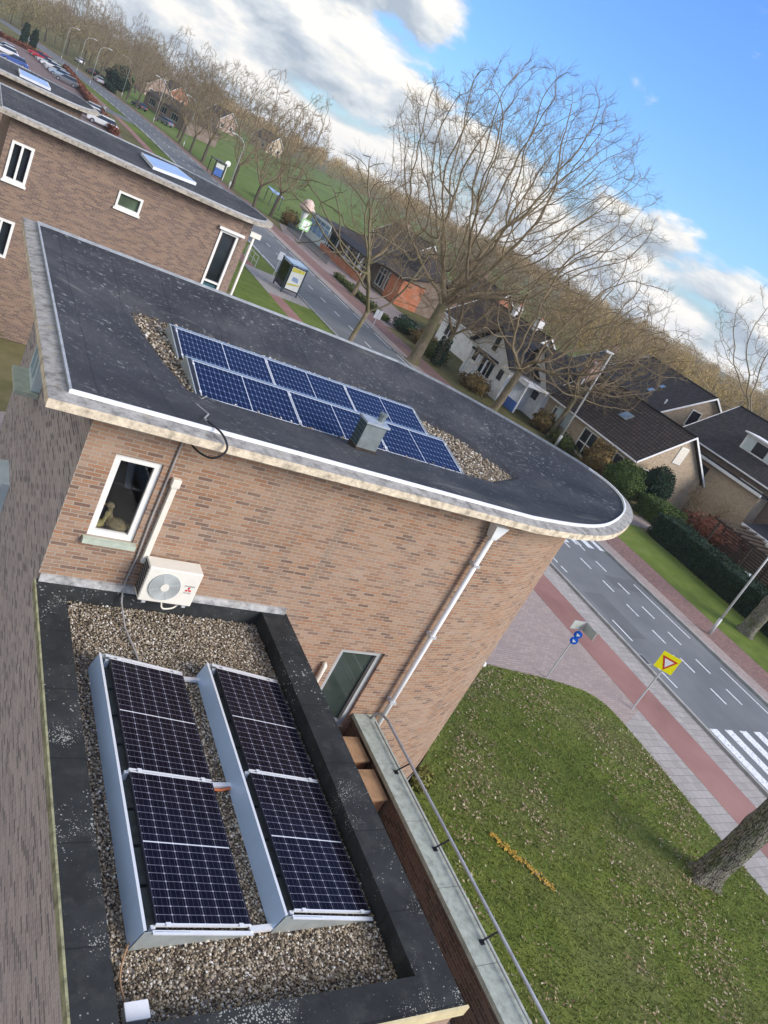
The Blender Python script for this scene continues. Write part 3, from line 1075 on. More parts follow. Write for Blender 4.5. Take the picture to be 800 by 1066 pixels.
strip(22.7, RX0 - 0.14, [58, 66], 0.010, 'tiles_pavement', 'bus_stop_paving')
strip(RX0, RX1, YS, 0.0, 'asphalt', 'road')
for nm, x0 in (('near', RX0 - 0.14), ('far', RX1)):
    k = MB()
    for y0, y1 in zip(YS, YS[1:]):
        q = [(x0 + bend(y0), y0), (x0 + .14 + bend(y0), y0), (x0 + .14 + bend(y1), y1), (x0 + bend(y1), y1)]
        k.hexa([(p[0], p[1], -0.01) for p in q] + [(p[0], p[1], 0.10) for p in q])
    structure('kerb', k.build('kerb', 'kerb'))
strip(RX1 + .14, 34.9, [-60, 0, 60, 115], 0.006, 'tiles_plaza', 'far_pavement')
strip(34.9, 37.1, [-60, 0, 60, 115], 0.008, 'tiles_far_path', 'far_cycle_path')
strip(33.69, 35.3, [115] + list(range(125, 300, 10)), 0.006, 'tiles_far_path', 'far_pavement')
strip(37.1, 41.8, [-10, 31.0], 0.012, 'verge', 'grass_verge')
strip(37.1, 41.8, [33.0, 36.0], 0.012, 'verge', 'grass_verge')
strip(37.1, 45.8, [31.0, 33.0], 0.010, 'tiles_yard', 'garden_path')
g = MB(); g.sheet([(37.1, 64), (44.2, 64), (44.6, 77), (44.6, 106), (39.2, 106), (37.1, 98)], 0.009)
structure('cafe_forecourt', g.build('cafe_forecourt', 'tiles_yard'))
g = MB(); g.sheet([(4, 112), (19.6, 112), (19.4, 150), (17.5, 215), (-6, 220)], 0.006)
structure('car_park', g.build('car_park', 'car_park'))
g = MB(); g.sheet([(19.4, 150), (26.7 - 1.1, 150), (26.7 - 1.1, 156), (19.3, 158)], 0.009)
structure('car_park_entrance', g.build('car_park_entrance', 'asphalt'))
g = MB(); g.sheet([(44.5, 18), (62, 18), (62, 36), (44.5, 36)], 0.006)
structure('garden_ground', g.build('garden_ground', 'rough_ground'))

# painted markings ---------------------------------------------------------
def paint(x0, x1, y0, y1, z=0.004, sk=0.0):
    mb = MB()
    mb.face([(x0, y0, z), (x1, y0 + sk, z), (x1, y1 + sk, z), (x0, y1, z)])
    return structure('road_marking', mb.build('road_marking', 'road_paint'))


for k in range(7):
    x = RX0 + 0.28 + k * 1.0
    paint(x, x + 0.5, 8.6, 12.42)
    paint(x, x + 0.5, 25.7, 29.6)
y = 13.9
while y < 25.2:
    paint(30.12, 30.22, y, y + 0.92)
    paint(31.38, 31.48, y + 0.08, y + 1.0)
    y += 1.87
y = 31
while y < 230:
    paint(30.14 + bend(y), 30.26 + bend(y), y, y + 1.4)
    y += 3.6
for y0, y1 in ((12.9, 16.4), (18.4, 22.6)): paint(32.86, 32.95, y0, y1)
for y0, y1 in ((14.6, 16.0), (17.4, 18.8), (22.3, 22.8), (23.1, 24.3)): paint(27.55, 27.64, y0, y1)
for y0 in np.arange(45, 200, 5.0): paint(33.28 + bend(y0), 33.38 + bend(y0), y0, y0 + 3.8)
for y0 in np.arange(70, 190, 5.0): paint(27.1 + bend(y0), 27.2 + bend(y0), y0, y0 + 4.4)

for x, y, lab in ((27.05, 16.2, 'square drain grating at the near kerb of the road'),):
    m_ = thing('drain_cover', lab, 'drain cover', (x, y, .010))
    q = MB()
    if 'round' in lab: q.lathe([(.31, 0), (.31, .006), (0, .007)], (0, 0), 20)
    else: q.box(-.2, .2, -.28, .28, 0, .006)
    q.build('cover', 'iron', m_)
    q = MB(); q.lathe([(.36, -.004), (.36, .002), (.31, .0025)], (0, 0), 20) if 'round' in lab else q.box(-.25, .25, -.33, .33, -.004, .002)
    q.build('surround', 'kerb', m_)
for x0, x1, y0, y1 in ((27.4, 28.9, 17.6, 20.9), (30.7, 33.2, 21.8, 23.0)):
    q = MB(); q.sheet([(x0, y0), (x1, y0 + .1), (x1 - .1, y1), (x0 + .05, y1 - .1)], .0015)
    structure('road_patch', q.build('road_patch', 'asphalt_patch'))

# ================================================================== the apartment block with the curved end
RIM = catmull([(9.3, 8.76), (10.5, 8.95), (11.5, 9.25), (12.44, 9.76), (13.45, 10.5), (14.15, 11.3), (14.4, 12.0), (14.27, 12.72), (13.82, 13.44), (13.05, 14.3), (12.24, 15.05), (11.3, 15.75), (10.2, 16.3)], 4)
RIM = [(1.72, 8.76), (4, 8.76), (6.5, 8.76)] + RIM + [(8, 16.42), (5, 16.42), (1.72, 16.42)]
WALLO = [(2.11, 8.95), (8.85, 8.95)] + catmull([(8.86, 8.952), (10.0, 9.12), (11.1, 9.58), (12.1, 10.28), (12.85, 11.1), (13.25, 12.0), (12.95, 13.0), (12.0, 14.2), (10.6, 15.4), (9.2, 16.1)], 5) + [(8.9, 16.12), (2.11, 16.12)]

blk = thing('apartment_building', 'brown brick apartment block with rounded end, its black flat roof carrying blue solar panels', 'apartment building', (2.11, 8.95, 0))
mb = MB()
WH = 7.66
h1 = (0.40, 1.02, 5.80, 7.06)      # window with the ducks, on the sunny wall
h2 = (5.12, 6.04, 2.62, 4.42)      # window beside the gallery
u = wall(mb, WALLO[0], (8.85, 8.95), 0, WH, [h1, h2], 0.15)
for a, b in zip(WALLO[1:-1], WALLO[2:]):
    u += wall(mb, a, b, 0, WH, u0=u)
hl = [(2.2, 3.1, 5.85, 7.0), (2.2, 3.1, 2.7, 4.0)]
mb.build('wall', 'brick_main', blk, True)
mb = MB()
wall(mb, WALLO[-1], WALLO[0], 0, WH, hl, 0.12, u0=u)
mb.build('side_wall', 'brick_shade_grey', blk, True)
# plinth follows the wall
p = MB()
for a, b in zip(offset_poly(WALLO, 0.03)[1:-1], offset_poly(WALLO, 0.03)[2:]):
    if a[0] > 8.8: p.face([(a[0], a[1], 0), (b[0], b[1], 0), (b[0], b[1], .35), (a[0], a[1], .35)])
p.build('plinth', 'plinth', blk, True)
w1 = window(blk, WALLO[0], (8.85, 8.95), h1, True, pane='clear_glass', fw=0.09, sill='sill_green', depth=0.1)
w2 = window(blk, WALLO[0], (8.85, 8.95), h2, True, frame='frame_grey', pane='glass_dim', fw=0.10, depth=0.16)
for h in hl:
    wo = window(blk, WALLO[-1], WALLO[0], h, True, frame='bay_white', pane='glass', fw=0.09, depth=0.12, mull=(0.5,), proud=0.14)
    s = MB(); s.box(1.72, 2.10, 16.12 - h[1] - .08, 16.12 - h[0] + .08, h[2] - 0.09, h[2] - 0.01); s.build('sill', 'sill_green', wo, True)
# the room behind the sunny window
r = MB()
r.face([(2.3, 10.6, 5.7), (3.4, 10.6, 5.7), (3.4, 10.6, 7.3), (2.3, 10.6, 7.3)])
r.face([(2.3, 9.08, 5.81), (3.4, 9.08, 5.81), (3.4, 10.6, 5.81), (2.3, 10.6, 5.81)])
r.face([(2.3, 9.08, 5.7), (2.3, 10.6, 5.7), (2.3, 10.6, 7.3), (2.3, 9.08, 7.3)])
r.face([(3.4, 9.08, 5.7), (3.4, 10.6, 5.7), (3.4, 10.6, 7.3), (3.4, 9.08, 7.3)])
r.face([(2.3, 9.08, 7.3), (3.4, 9.08, 7.3), (3.4, 10.6, 7.3), (2.3, 10.6, 7.3)])
r.build('room', 'room', blk, True)
r = MB(); r.bar((2.78, 9.4, 7.2), (3.05, 9.75, 6.2), .09, .05); r.bar((2.55, 9.8, 6.75), (2.8, 9.8, 6.7), .03, .03)
r.build('curtain_rail', 'vent_light', blk, True)

# roof: rim, sloping felt, sunken gravel bed
BED = [(3.32, 14.15), (3.30, 13.6), (3.5, 12.1), (3.78, 10.85), (9.9, 10.85), (11.05, 11.5), (10.9, 12.0), (10.4, 12.95), (9.5, 13.55), (9.2, 14.15)]
cen = (7.0, 12.5)
NA = 160
rings = []
angs = [2 * PI * k / NA for k in range(NA)]
outr = [np.array(ray_poly(cen, a, RIM)) for a in angs]
inr = [np.array(ray_poly(cen, a, BED)) for a in angs]
rf = MB()
levels = [(0.0, 7.775), (0.10, 7.745), (0.45, 7.62), (0.93, 7.47), (1.0, 7.385)]
for (fa, za), (fb, zb) in zip(levels, levels[1:]):
    for k in range(NA):
        k2 = (k + 1) % NA
        A, B = outr[k] * (1 - fa) + inr[k] * fa, outr[k2] * (1 - fa) + inr[k2] * fa
        C_, D = outr[k2] * (1 - fb) + inr[k2] * fb, outr[k] * (1 - fb) + inr[k] * fb
        rf.face([(A[0], A[1], za), (B[0], B[1], za), (C_[0], C_[1], zb), (D[0], D[1], zb)])
roof = rf.build('roof', 'bitumen', blk, True)
gb = MB(); gb.face([(q[0], q[1], 7.384) for q in inr]); gb.build('gravel_bed', 'gravel_base', roof, True)
# the cornice
co = offset_poly(RIM, 0.24)
ci = offset_poly(RIM, 0.02)
n = len(RIM)
tp, fc = MB(), MB()
for k in range(n):
    k2 = (k + 1) % n
    tp.face([(co[k][0], co[k][1], 7.745), (co[k2][0], co[k2][1], 7.745), (ci[k2][0], ci[k2][1], 7.775), (ci[k][0], ci[k][1], 7.775)])
    fc.face([(co[k][0], co[k][1], 7.63), (co[k2][0], co[k2][1], 7.63), (co[k2][0], co[k2][1], 7.745), (co[k][0], co[k][1], 7.745)])
for k in range(NA):          # soffit
    k2 = (k + 1) % NA
    oa, ob = np.array(ray_poly(cen, angs[k], co)), np.array(ray_poly(cen, angs[k2], co))
    ia, ib = outr[k] * .68 + inr[k] * .32, outr[k2] * .68 + inr[k2] * .32
    fc.face([(oa[0], oa[1], 7.63), (ia[0], ia[1], 7.63), (ib[0], ib[1], 7.63), (ob[0], ob[1], 7.63)])
tp.build('cornice_top', 'cornice_lichen', blk, True)
fc.build('cornice', 'cornice_cream', blk, True)
st, st2 = MB(), MB()
r0, r1 = offset_poly(RIM, 0.016), offset_poly(RIM, -0.016)
for k in range(n):
    k2 = (k + 1) % n
    near_ = k < n - 5 and RIM[k][1] < 12.6
    q = [(r0[k][0], r0[k][1]), (r0[k2][0], r0[k2][1]), (r1[k2][0], r1[k2][1]), (r1[k][0], r1[k][1])]
    (st if near_ else st2).hexa([(a[0], a[1], 7.74) for a in q] + [(a[0], a[1], 7.822) for a in q])
st.build('roof_edge_strip', 'white_paint', blk, True)
st2.build('roof_edge_strip', 'strip_grey', blk, True)
rng = np.random.default_rng(3)
pebbles('roof_gravel', BED, 9000, 7.39, 0.016, 0.034, 'pebbles', rng, 'stuff', 'tan gravel patch round the solar panels on the black curved roof')

# drain pipe with hopper, vent box, cables ---------------------------------
d = thing('drainpipe', 'pale grey drainpipe with a hopper running down the sunny brick wall', 'drainpipe', (8.8, 8.86, 0))
q = MB(); q.tube([(8.80, 8.84, 2.2), (8.80, 8.84, 4.6), (8.80, 8.84, 7.25)], 0.05, 10); q.build('pipe', 'white_paint', d, True, True)
q = MB(); q.hexa([(8.74, 8.78, 7.2), (8.86, 8.78, 7.2), (8.86, 8.93, 7.2), (8.74, 8.93, 7.2), (8.66, 8.72, 7.48), (8.94, 8.72, 7.48), (8.94, 8.93, 7.48), (8.66, 8.93, 7.48)])
q.build('hopper', 'white_paint', d, True)
for z in (3.4, 5.0, 6.6):
    q = MB(); q.box(8.73, 8.87, 8.78, 8.945, z, z + .05); q.build('bracket', 'steel', d, True)

v = thing('roof_vent', 'dark teal metal vent box with a pale lid standing before the roof panels', 'roof vent', (6.62, 10.4, 7.45))
q = MB(); q.box(6.42, 6.84, 10.22, 10.52, 7.44, 7.58); q.build('base', 'timber_dark', v, True)
q = MB(); q.box(6.435, 6.825, 10.235, 10.505, 7.58, 8.02); q.build('housing', 'vent_grey', v, True)
q = MB()
for k in range(6): q.box(6.423, 6.433, 10.24, 10.50, 7.60 + k * .07, 7.655 + k * .07)
q.build('louvre', 'vent_teal', v, True)
q = MB(); q.box(6.40, 6.86, 10.20, 10.54, 8.022, 8.06); q.build('lid', 'vent_light', v, True)
q = MB(); q.lathe([(0.06, 8.06), (0.06, 8.17), (0.075, 8.17), (0.075, 8.2), (0.0, 8.21)], (6.76, 10.42), 10); q.build('cowl', 'vent_grey', v, True)

q = MB(); q.tube([(3.98, 10.8, 7.46), (3.85, 10.55, 7.5), (3.62, 10.2, 7.54), (3.7, 9.7, 7.62), (3.48, 9.2, 7.74), (3.42, 8.9, 7.83)], 0.014, 6)
o = q.build('cable', 'cable_grey', None); tag(o, 'thin pale cable leading from the blue panels to the roof edge', 'cable')
q = MB(); q.tube(catmull([(3.42, 8.9, 7.84), (3.55, 8.6, 7.84), (3.62, 8.44, 7.72), (3.50, 8.44, 7.56), (3.34, 8.62, 7.52), (3.24, 8.91, 7.55)], 5), 0.014, 6)
o = q.build('cable', 'cable_black', None); tag(o, 'black cable looping over the cream roof edge onto the brick wall', 'cable')
q = MB(); q.tube([(3.23, 8.925, 7.55), (3.23, 8.925, 6.2), (3.25, 8.925, 5.6), (3.23, 8.925, 5.16), (3.24, 8.87, 4.99), (3.25, 8.80, 4.90), (3.28, 8.4, 4.79), (3.36, 7.9, 4.785), (3.40, 7.55, 4.785)], 0.013, 6)
o = q.build('conduit', 'cable_grey', None); tag(o, 'thin grey conduit down the brick wall and over the annex gravel', 'conduit')

# ================================================================== annex with gravel roof
ax = thing('annex', 'low flat roofed brick annex with a black felt parapet round grey gravel', 'annex', (2.11, 2.82, 0))
AX0, AX1, AY0, AY1 = 2.11, 5.84, 2.82, 8.945
mb = MB()
wall(mb, (AX0, AY0), (AX1, AY0), 0, 4.86)
wall(mb, (AX1, AY0), (AX1, AY1), 0, 4.93, u0=3.7)
mb.build('wall', 'brick_main', ax, True)
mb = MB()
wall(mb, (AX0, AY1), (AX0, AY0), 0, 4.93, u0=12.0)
mb.build('side_wall', 'brick_shade_grey', ax, True)
IX0, IX1, IY0, IY1 = 2.47, 5.42, 3.16, 8.90
PZ = 5.0
t = MB()
def ring_top(mb, z0, z1):
    o_ = [(AX0 - .01, AY0 - .02), (AX1 + .03, AY0 - .02), (AX1 + .03, AY1 - .01), (AX0 - .01, AY1 - .01)]
    i_ = [(IX0, IY0), (IX1, IY0), (IX1, IY1), (IX0, IY1)]
    for k in range(4):
        k2 = (k + 1) % 4
        mb.face([(*o_[k], z1), (*o_[k2], z1), (*i_[k2], z1), (*i_[k], z1)])
        mb.face([(*i_[k], z1), (*i_[k2], z1), (*i_[k2], 4.70), (*i_[k], 4.70)])
        mb.face([(*o_[k], z0), (*o_[k2], z0), (*o_[k2], z1), (*o_[k], z1)])
ring_top(t, 4.93, PZ)
par = t.build('parapet', 'bitumen_black', ax, True)
t = MB(); t.box(AX0 - .035, AX0 - .012, AY0 - .04, AY1 - .01, 4.90, 5.012); t.build('edge_trim', 'moss_trim', ax, True)
t = MB(); t.box(AX0 - .035, AX1 + .05, AY0 - .05, AY0 - .022, 4.88, 5.012); t.build('edge_trim', 'fascia_yellow', ax, True)
t = MB(); t.box(AX0 + .02, AX1 - .02, 8.90, 8.947, 4.995, 5.11); t.build('flashing', 'flashing', ax, True)
t = MB(); t.sheet([(IX0, IY0), (IX1, IY0), (IX1, IY1), (IX0, IY1)], 4.735); t.build('gravel_bed', 'gravel_base', ax, True)
t = MB()
for k in range(7): t.box(AX1 + .031, AX1 + .04, 3.0 + k * .85, 3.82 + k * .85, 4.93, 4.997)
pebbles('annex_gravel', [(IX0 + .01, IY0 + .01), (IX1 - .01, IY0 + .01), (IX1 - .01, IY1 - .01), (IX0 + .01, IY1 - .01)], 46000, 4.74, 0.009, 0.021, 'pebbles', rng, 'stuff', 'mixed grey and tan pebbles covering the annex roof')

# gallery beside the annex, coping wall and rail
gw = thing('gallery_wall', 'low dark brick gallery wall with a pale green coping and metal handrail', 'wall', (8.5, 0, 0))
GY0, GY1 = -6.0, 8.94
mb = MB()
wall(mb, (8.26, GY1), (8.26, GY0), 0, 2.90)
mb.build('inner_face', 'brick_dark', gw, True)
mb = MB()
wall(mb, (8.62, GY0), (8.62, GY1), 0, 2.90)
mb.build('outer_face', 'brick_main', gw, True)
mb = MB()
y = GY1 - .004
while y > GY0:
    mb.hexa([(8.20, y - 1.19, 2.90), (8.66, y - 1.19, 2.90), (8.66, y, 2.90), (8.20, y, 2.90), (8.20, y - 1.19, 2.985), (8.66, y - 1.19, 2.985), (8.66, y, 2.985), (8.20, y, 2.985)])
    y -= 1.2
cp = mb.build('coping', 'coping_green', gw, True)
rl = MB(); rl.tube([(8.68, GY0, 3.22), (8.68, 8.55, 3.22), (8.64, 8.75, 3.19), (8.58, 8.82, 3.12), (8.54, 8.83, 2.98)], 0.026, 8)
rl.tube([(8.56, GY0, 3.03), (8.56, 8.7, 3.03)], 0.012, 6)
rl.build('handrail', 'rail_grey', gw, True, True)
for k in range(9):
    y = 7.55 - k * 1.55
    s = MB(); s.tube([(8.50, y, 2.985), (8.50, y, 3.04), (8.60, y, 3.13), (8.68, y, 3.205)], 0.016, 6)
    s.box(8.46, 8.54, y - .04, y + .04, 2.984, 2.995)
    s.build('rail_bracket', 'frame_black', gw, True)
gf = MB(); gf.box(AX1 + .04, 8.255, GY0, 8.94, 1.75, 1.95)
structure('gallery_floor', gf.build('gallery_floor', 'plinth'))
for k, (y0, y1, lab) in enumerate(((7.95, 8.45, 'brown wooden box by the gallery wall, nearest the low window'), (7.12, 7.70, 'brown wooden box by the gallery wall, second from the low window'))):
    bxo = thing('wooden_box', lab, 'box', (8.0, y0, 1.95), group='wooden boxes on the gallery')
    q = MB(); q.box(6.9, 8.17, y0, y1, 1.95, 2.80); q.build('carcass', 'wood_red', bxo, True)
    q = MB(); q.box(6.86, 8.18, y0 - .03, y1 + .03, 2.802, 2.85); q.build('lid', 'wood_tan', bxo, True)
q = MB(); q.tube([(7.02, 8.89, 3.0), (7.02, 8.88, 3.9), (7.02, 8.88, 4.08), (7.02, 8.93, 4.10)], 0.045, 8)
o = q.build('wall_pipe', 'cream_plastic', None, smooth=True); tag(o, 'short cream vent pipe on the brick wall left of the low window', 'pipe')

# ================================================================== air conditioner
ac = thing('air_conditioner', 'cream outdoor air conditioner with a round grille mounted on the brick wall', 'air conditioner', (3.75, 8.75, 5.1))
q = MB(); q.box(3.36, 4.13, 8.60, 8.88, 5.13, 5.70); q.build('casing', 'ac_body', ac, True, bevel=0.018)
q = MB(); q.disc((3.655, 8.596, 5.41), (0, -1, 0), 0.222, 0.02, 32); q.build('fan_opening', 'ac_grille', ac, True)
q = MB()
for rr in np.arange(0.06, 0.225, 0.022):
    q.tube([(3.655 + rr * math.cos(t_), 8.582, 5.41 + rr * math.sin(t_)) for t_ in np.linspace(0, 2 * PI, 33)], 0.0045, 4, False)
for k in range(4):
    t_ = k * PI / 2 + .4
    q.tube([(3.655, 8.582, 5.41), (3.655 + .22 * math.cos(t_), 8.582, 5.41 + .22 * math.sin(t_))], 0.005, 4)
gr = q.build('grille', 'ac_wire', ac, True)
q = MB(); q.disc((3.655, 8.577, 5.41), (0, -1, 0), 0.062, 0.012, 20); q.build('hub', 'ac_body', gr, True)
q = MB()
for k in range(9): q.box(3.352, 3.36, 8.64, 8.85, 5.19 + k * .055, 5.225 + k * .055)
q.build('side_louvre', 'ac_dark', ac, True)
# the maker's mark: three diamonds and a line of lettering
q = MB()
def dia(cx, cz, ang, L=0.04, w=0.018):
    d_ = Vector((math.cos(ang), 0, math.sin(ang))); e_ = Vector((-math.sin(ang), 0, math.cos(ang)))
    c_ = Vector((cx, 8.597, cz))
    q.face([c_, c_ + d_ * L * .5 + e_ * w * .65, c_ + d_ * L, c_ + d_ * L * .5 - e_ * w * .65])
for a_deg in (90, 210, 330): dia(4.0, 5.415, math.radians(a_deg), 0.056, 0.030)
q.build('emblem', 'logo_red', ac, True)
def text_mesh(name, txt, size, mat, parent, loc, rot, world=True, ext=0.001):
    cu = bpy.data.curves.new(name, 'FONT'); cu.body = txt; cu.size = size; cu.extrude = ext
    cu.align_x = 'CENTER'; cu.align_y = 'CENTER'
    to = bpy.data.objects.new(name, cu); COL.objects.link(to)
    bpy.context.view_layer.update()
    me = bpy.data.meshes.new_from_object(to.evaluated_get(bpy.context.evaluated_depsgraph_get()))
    bpy.data.objects.remove(to)
    me.name = name
    me.materials.clear(); me.materials.append(M(mat))
    o_ = bpy.data.objects.new(name, me); COL.objects.link(o_)
    o_.parent = parent
    off = Vector((0, 0, 0))
    if world and parent is not None:
        pp = parent
        while pp is not None: off += pp.location; pp = pp.parent
    o_.location = Vector(loc) - off
    o_.rotation_euler = rot
    return o_
text_mesh('lettering', 'MITSUBISHI', 0.030, 'logo_grey', ac, (4.0, 8.597, 5.475), (PI / 2, 0, 0))
text_mesh('lettering', 'ELECTRIC', 0.026, 'logo_grey', ac, (4.0, 8.597, 5.36), (PI / 2, 0, 0))
for x in (3.44, 4.02):
    q = MB(); q.box(x, x + .05, 8.62, 8.94, 5.085, 5.128); q.box(x, x + .05, 8.9, 8.945, 4.95, 5.4); q.build('bracket', 'steel', ac, True)
q = MB(); q.tube(catmull([(3.72, 8.64, 5.12), (3.76, 8.62, 5.03), (3.9, 8.64, 5.04), (4.0, 8.72, 5.06)], 4), 0.012, 6); q.build('hose', 'cream_plastic', ac, True)
dc = thing('pipe_duct', 'cream plastic pipe duct rising from the air conditioner on the wall', 'duct', (3.36, 8.9, 5.7))
q = MB(); q.box(3.31, 3.39, 8.875, 8.946, 5.55, 6.84); q.build('cover', 'cream_plastic', dc, True, bevel=0.008)
q = MB(); q.box(3.29, 3.41, 8.86, 8.947, 6.80, 6.93); q.build('end_cap', 'cream_plastic', dc, True, bevel=0.01)

# ducks on the window sill inside
def duck(x, y, z, s, rz, mat, lab):
    t_ = thing('duck_figurine', lab, 'duck figurine', (x, y, z), rz, 'duck figurines on the window sill')
    b_ = MB(); b_.ell((0, 0, .07 * s), (.11 * s, .065 * s, .07 * s)); b_.ell((-.1 * s, 0, .10 * s), (.05 * s, .03 * s, .02 * s), rot=Matrix.Rotation(.6, 3, 'Y'))
    b_.tube([(.07 * s, 0, .1 * s), (.095 * s, 0, .16 * s), (.10 * s, 0, .22 * s)], [.035 * s, .024 * s, .022 * s], 8)
    b_.build('body', mat, t_, smooth=True)
    h_ = MB(); h_.ell((.11 * s, 0, .235 * s), (.04 * s, .032 * s, .033 * s)); h_.build('head', mat, t_, smooth=True)
    h_ = MB(); h_.ell((.16 * s, 0, .228 * s), (.028 * s, .014 * s, .008 * s)); h_.build('beak', 'beak', t_, smooth=True)
duck(2.64, 9.15, 5.815, 1.0, 0.3, 'duck_yellow', 'plump yellowish duck figurine at the left of the window sill')
duck(2.90, 9.16, 5.815, 1.45, 2.7, 'duck_brown', 'taller brown duck figurine with raised neck on the window sill')

# ================================================================== solar panels
def panel_mesh_parts(Lx, rows, parent, mat, half_line=True):
    """panel lying in local x (0..1.04 across the slope) y (0..Lx along), frame 35 mm"""
    w, t = 1.035, 0.035
    e = 0.014
    for bx_, m_ in (((0, w, 0, e), 'alu'), ((0, w, Lx - e, Lx), 'alu'), ((0, e, e, Lx - e), 'frame_black' if rows == 0 else 'alu'), ((w - e, w, e, Lx - e), 'frame_black' if rows == 0 else 'alu')):
        fr = MB(); fr.box(*bx_, -t, 0.003); fr.build('frame', m_, parent)
    g_ = MB(); m = Lx / 2
    for y0, y1 in ((e, m - .006), (m + .006, Lx - e)):
        g_.face([(e, y0, 0), (w - e, y0, 0), (w - e, y1, 0), (e, y1, 0)], [(0, 0), (6, 0), (6, 10), (0, 10)])
    g_.build('cells', mat, parent)
    l_ = MB(); l_.box(e, w - e, m - .006, m + .006, -.01, 0.0); l_.build('busbar', 'alu', parent)
    b_ = MB(); b_.face([(e, e, -.02), (e, Lx - e, -.02), (w - e, Lx - e, -.02), (w - e, e, -.02)]); b_.build('backsheet', 'frame_black', parent)
    for y in (0.0, Lx):
        for x in (.12, w - .12):
            c_ = MB(); c_.box(x - .025, x + .025, y - .018, y + .018, 0.0032, 0.013); c_.build('clamp', 'alu', parent)


LP = 1.755
tilt = math.asin(0.18 / 1.035)
proto = thing('solar_panel', 'proto', 'solar panel', (0, 0, 0), 0, 'dark solar panels on the annex gravel')
panel_mesh_parts(LP, 0, proto, 'cells_dark')
spots = [(2.90, 5.755, 'left row, the far one nearer the brick wall'), (2.90, 3.98, 'left row, the near one by the junction box'),
         (4.32, 5.755, 'right row, the far one nearer the brick wall'), (4.32, 3.98, 'right row, the near one by the parapet')]
for k, (x, y, lab) in enumerate(spots):
    o = proto if k == 0 else copy_tree(proto)
    o.location = (x, y, 5.0); o.rotation_euler = (0, tilt, 0)
    o['label'] = 'black solar panel in the ' + lab
for x, lab in ((2.90, 'sloping blue grey metal mount under the left row of dark panels'), (4.32, 'sloping blue grey metal mount under the right row of dark panels')):
    m_ = thing('panel_mount', lab, 'panel mount', (x, 5.7, 4.74), 0, 'metal mounts on the annex')
    q = MB()
    x0 = x - .19
    q.hexa([(x0, 3.93, 4.765), (x0 + .012, 3.93, 4.765), (x0 + .012, 7.56, 4.765), (x0, 7.56, 4.765), (x0 + .065, 3.93, 5.015), (x0 + .077, 3.93, 5.015), (x0 + .077, 7.56, 5.015), (x0 + .065, 7.56, 5.015)])
    q.build('wind_deflector', 'deflector', m_, True)
    q = MB(); q.box(x0 + .06, x0 + .088, 3.925, 7.565, 5.0152, 5.022); q.build('top_flange', 'alu', m_, True)
    for y in (3.915, 7.565):
        q = MB(); q.extr([(x0 + .005, 4.755), (x0 + .07, 5.0), (x0 + .18, 4.995), (x + 1.03, 4.80), (x + 1.03, 4.755)], 'y', y, y + .008); q.build('end_plate', 'galv', m_, True)
        q = MB(); q.hexa([(x0 + .15, y - .02, 4.985), (x + 1.03, y - .02, 4.79), (x + 1.03, y + .02, 4.79), (x0 + .15, y + .02, 4.985), (x0 + .15, y - .02, 4.999), (x + 1.03, y - .02, 4.803), (x + 1.03, y + .02, 4.803), (x0 + .15, y + .02, 4.999)])
        q.build('side_rail', 'alu', m_, True)
    for k in range(8):
        q = MB(); q.box(x0 + .11, x0 + .36, 4.05 + k * .44, 4.45 + k * .44, 4.76, 4.86); q.build('ballast_block', 'ballast', m_, True)
    for y in (3.98, 7.5, 5.745):
        q = MB(); q.box(x0 + .15, x0 + .19, y - .02, y + .02, 4.76, 4.97); q.build('strut', 'alu', m_, True)
for y, lab in ((7.46, 'aluminium bar joining the two panel rows at the end by the wall'), (5.71, 'aluminium bar with an orange cable joining the middle of both panel rows'), (3.955, 'aluminium bar joining the two panel rows at the near end')):
    t_ = thing('connecting_bar', lab, 'bar', (4.03, y, 4.78), 0, 'bars joining the annex panel rows')
    q = MB(); q.box(3.90, 4.16, y - .028, y + .028, 4.775, 4.815); q.build('bar', 'alu', t_, True)
    if 5 < y < 6:
        q = MB(); q.tube([(3.88, y - .05, 4.79), (4.02, y - .06, 4.785), (4.15, y - .045, 4.795)], .016, 6); q.build('cable', 'cable_orange', t_, True)
jb = thing('junction_box', 'small white plastic junction box on the gravel at the near left corner', 'junction box', (2.66, 3.36, 4.74))
q = MB(); q.box(2.58, 2.77, 3.27, 3.41, 4.75, 4.86); q.build('case', 'white_paint', jb, True, bevel=0.015)
q = MB(); q.box(2.572, 2.778, 3.262, 3.418, 4.862, 4.877); q.build('lid', 'white_paint', jb, True, bevel=0.006)
q = MB(); q.tube(catmull([(2.62, 3.42, 4.80), (2.60, 3.65, 4.785), (2.66, 3.85, 4.79), (2.73, 3.98, 4.79)], 4), .010, 6)
o = q.build('cable', 'wood_tan', None); tag(o, 'thin brown cable between the junction box and the left mount', 'cable')

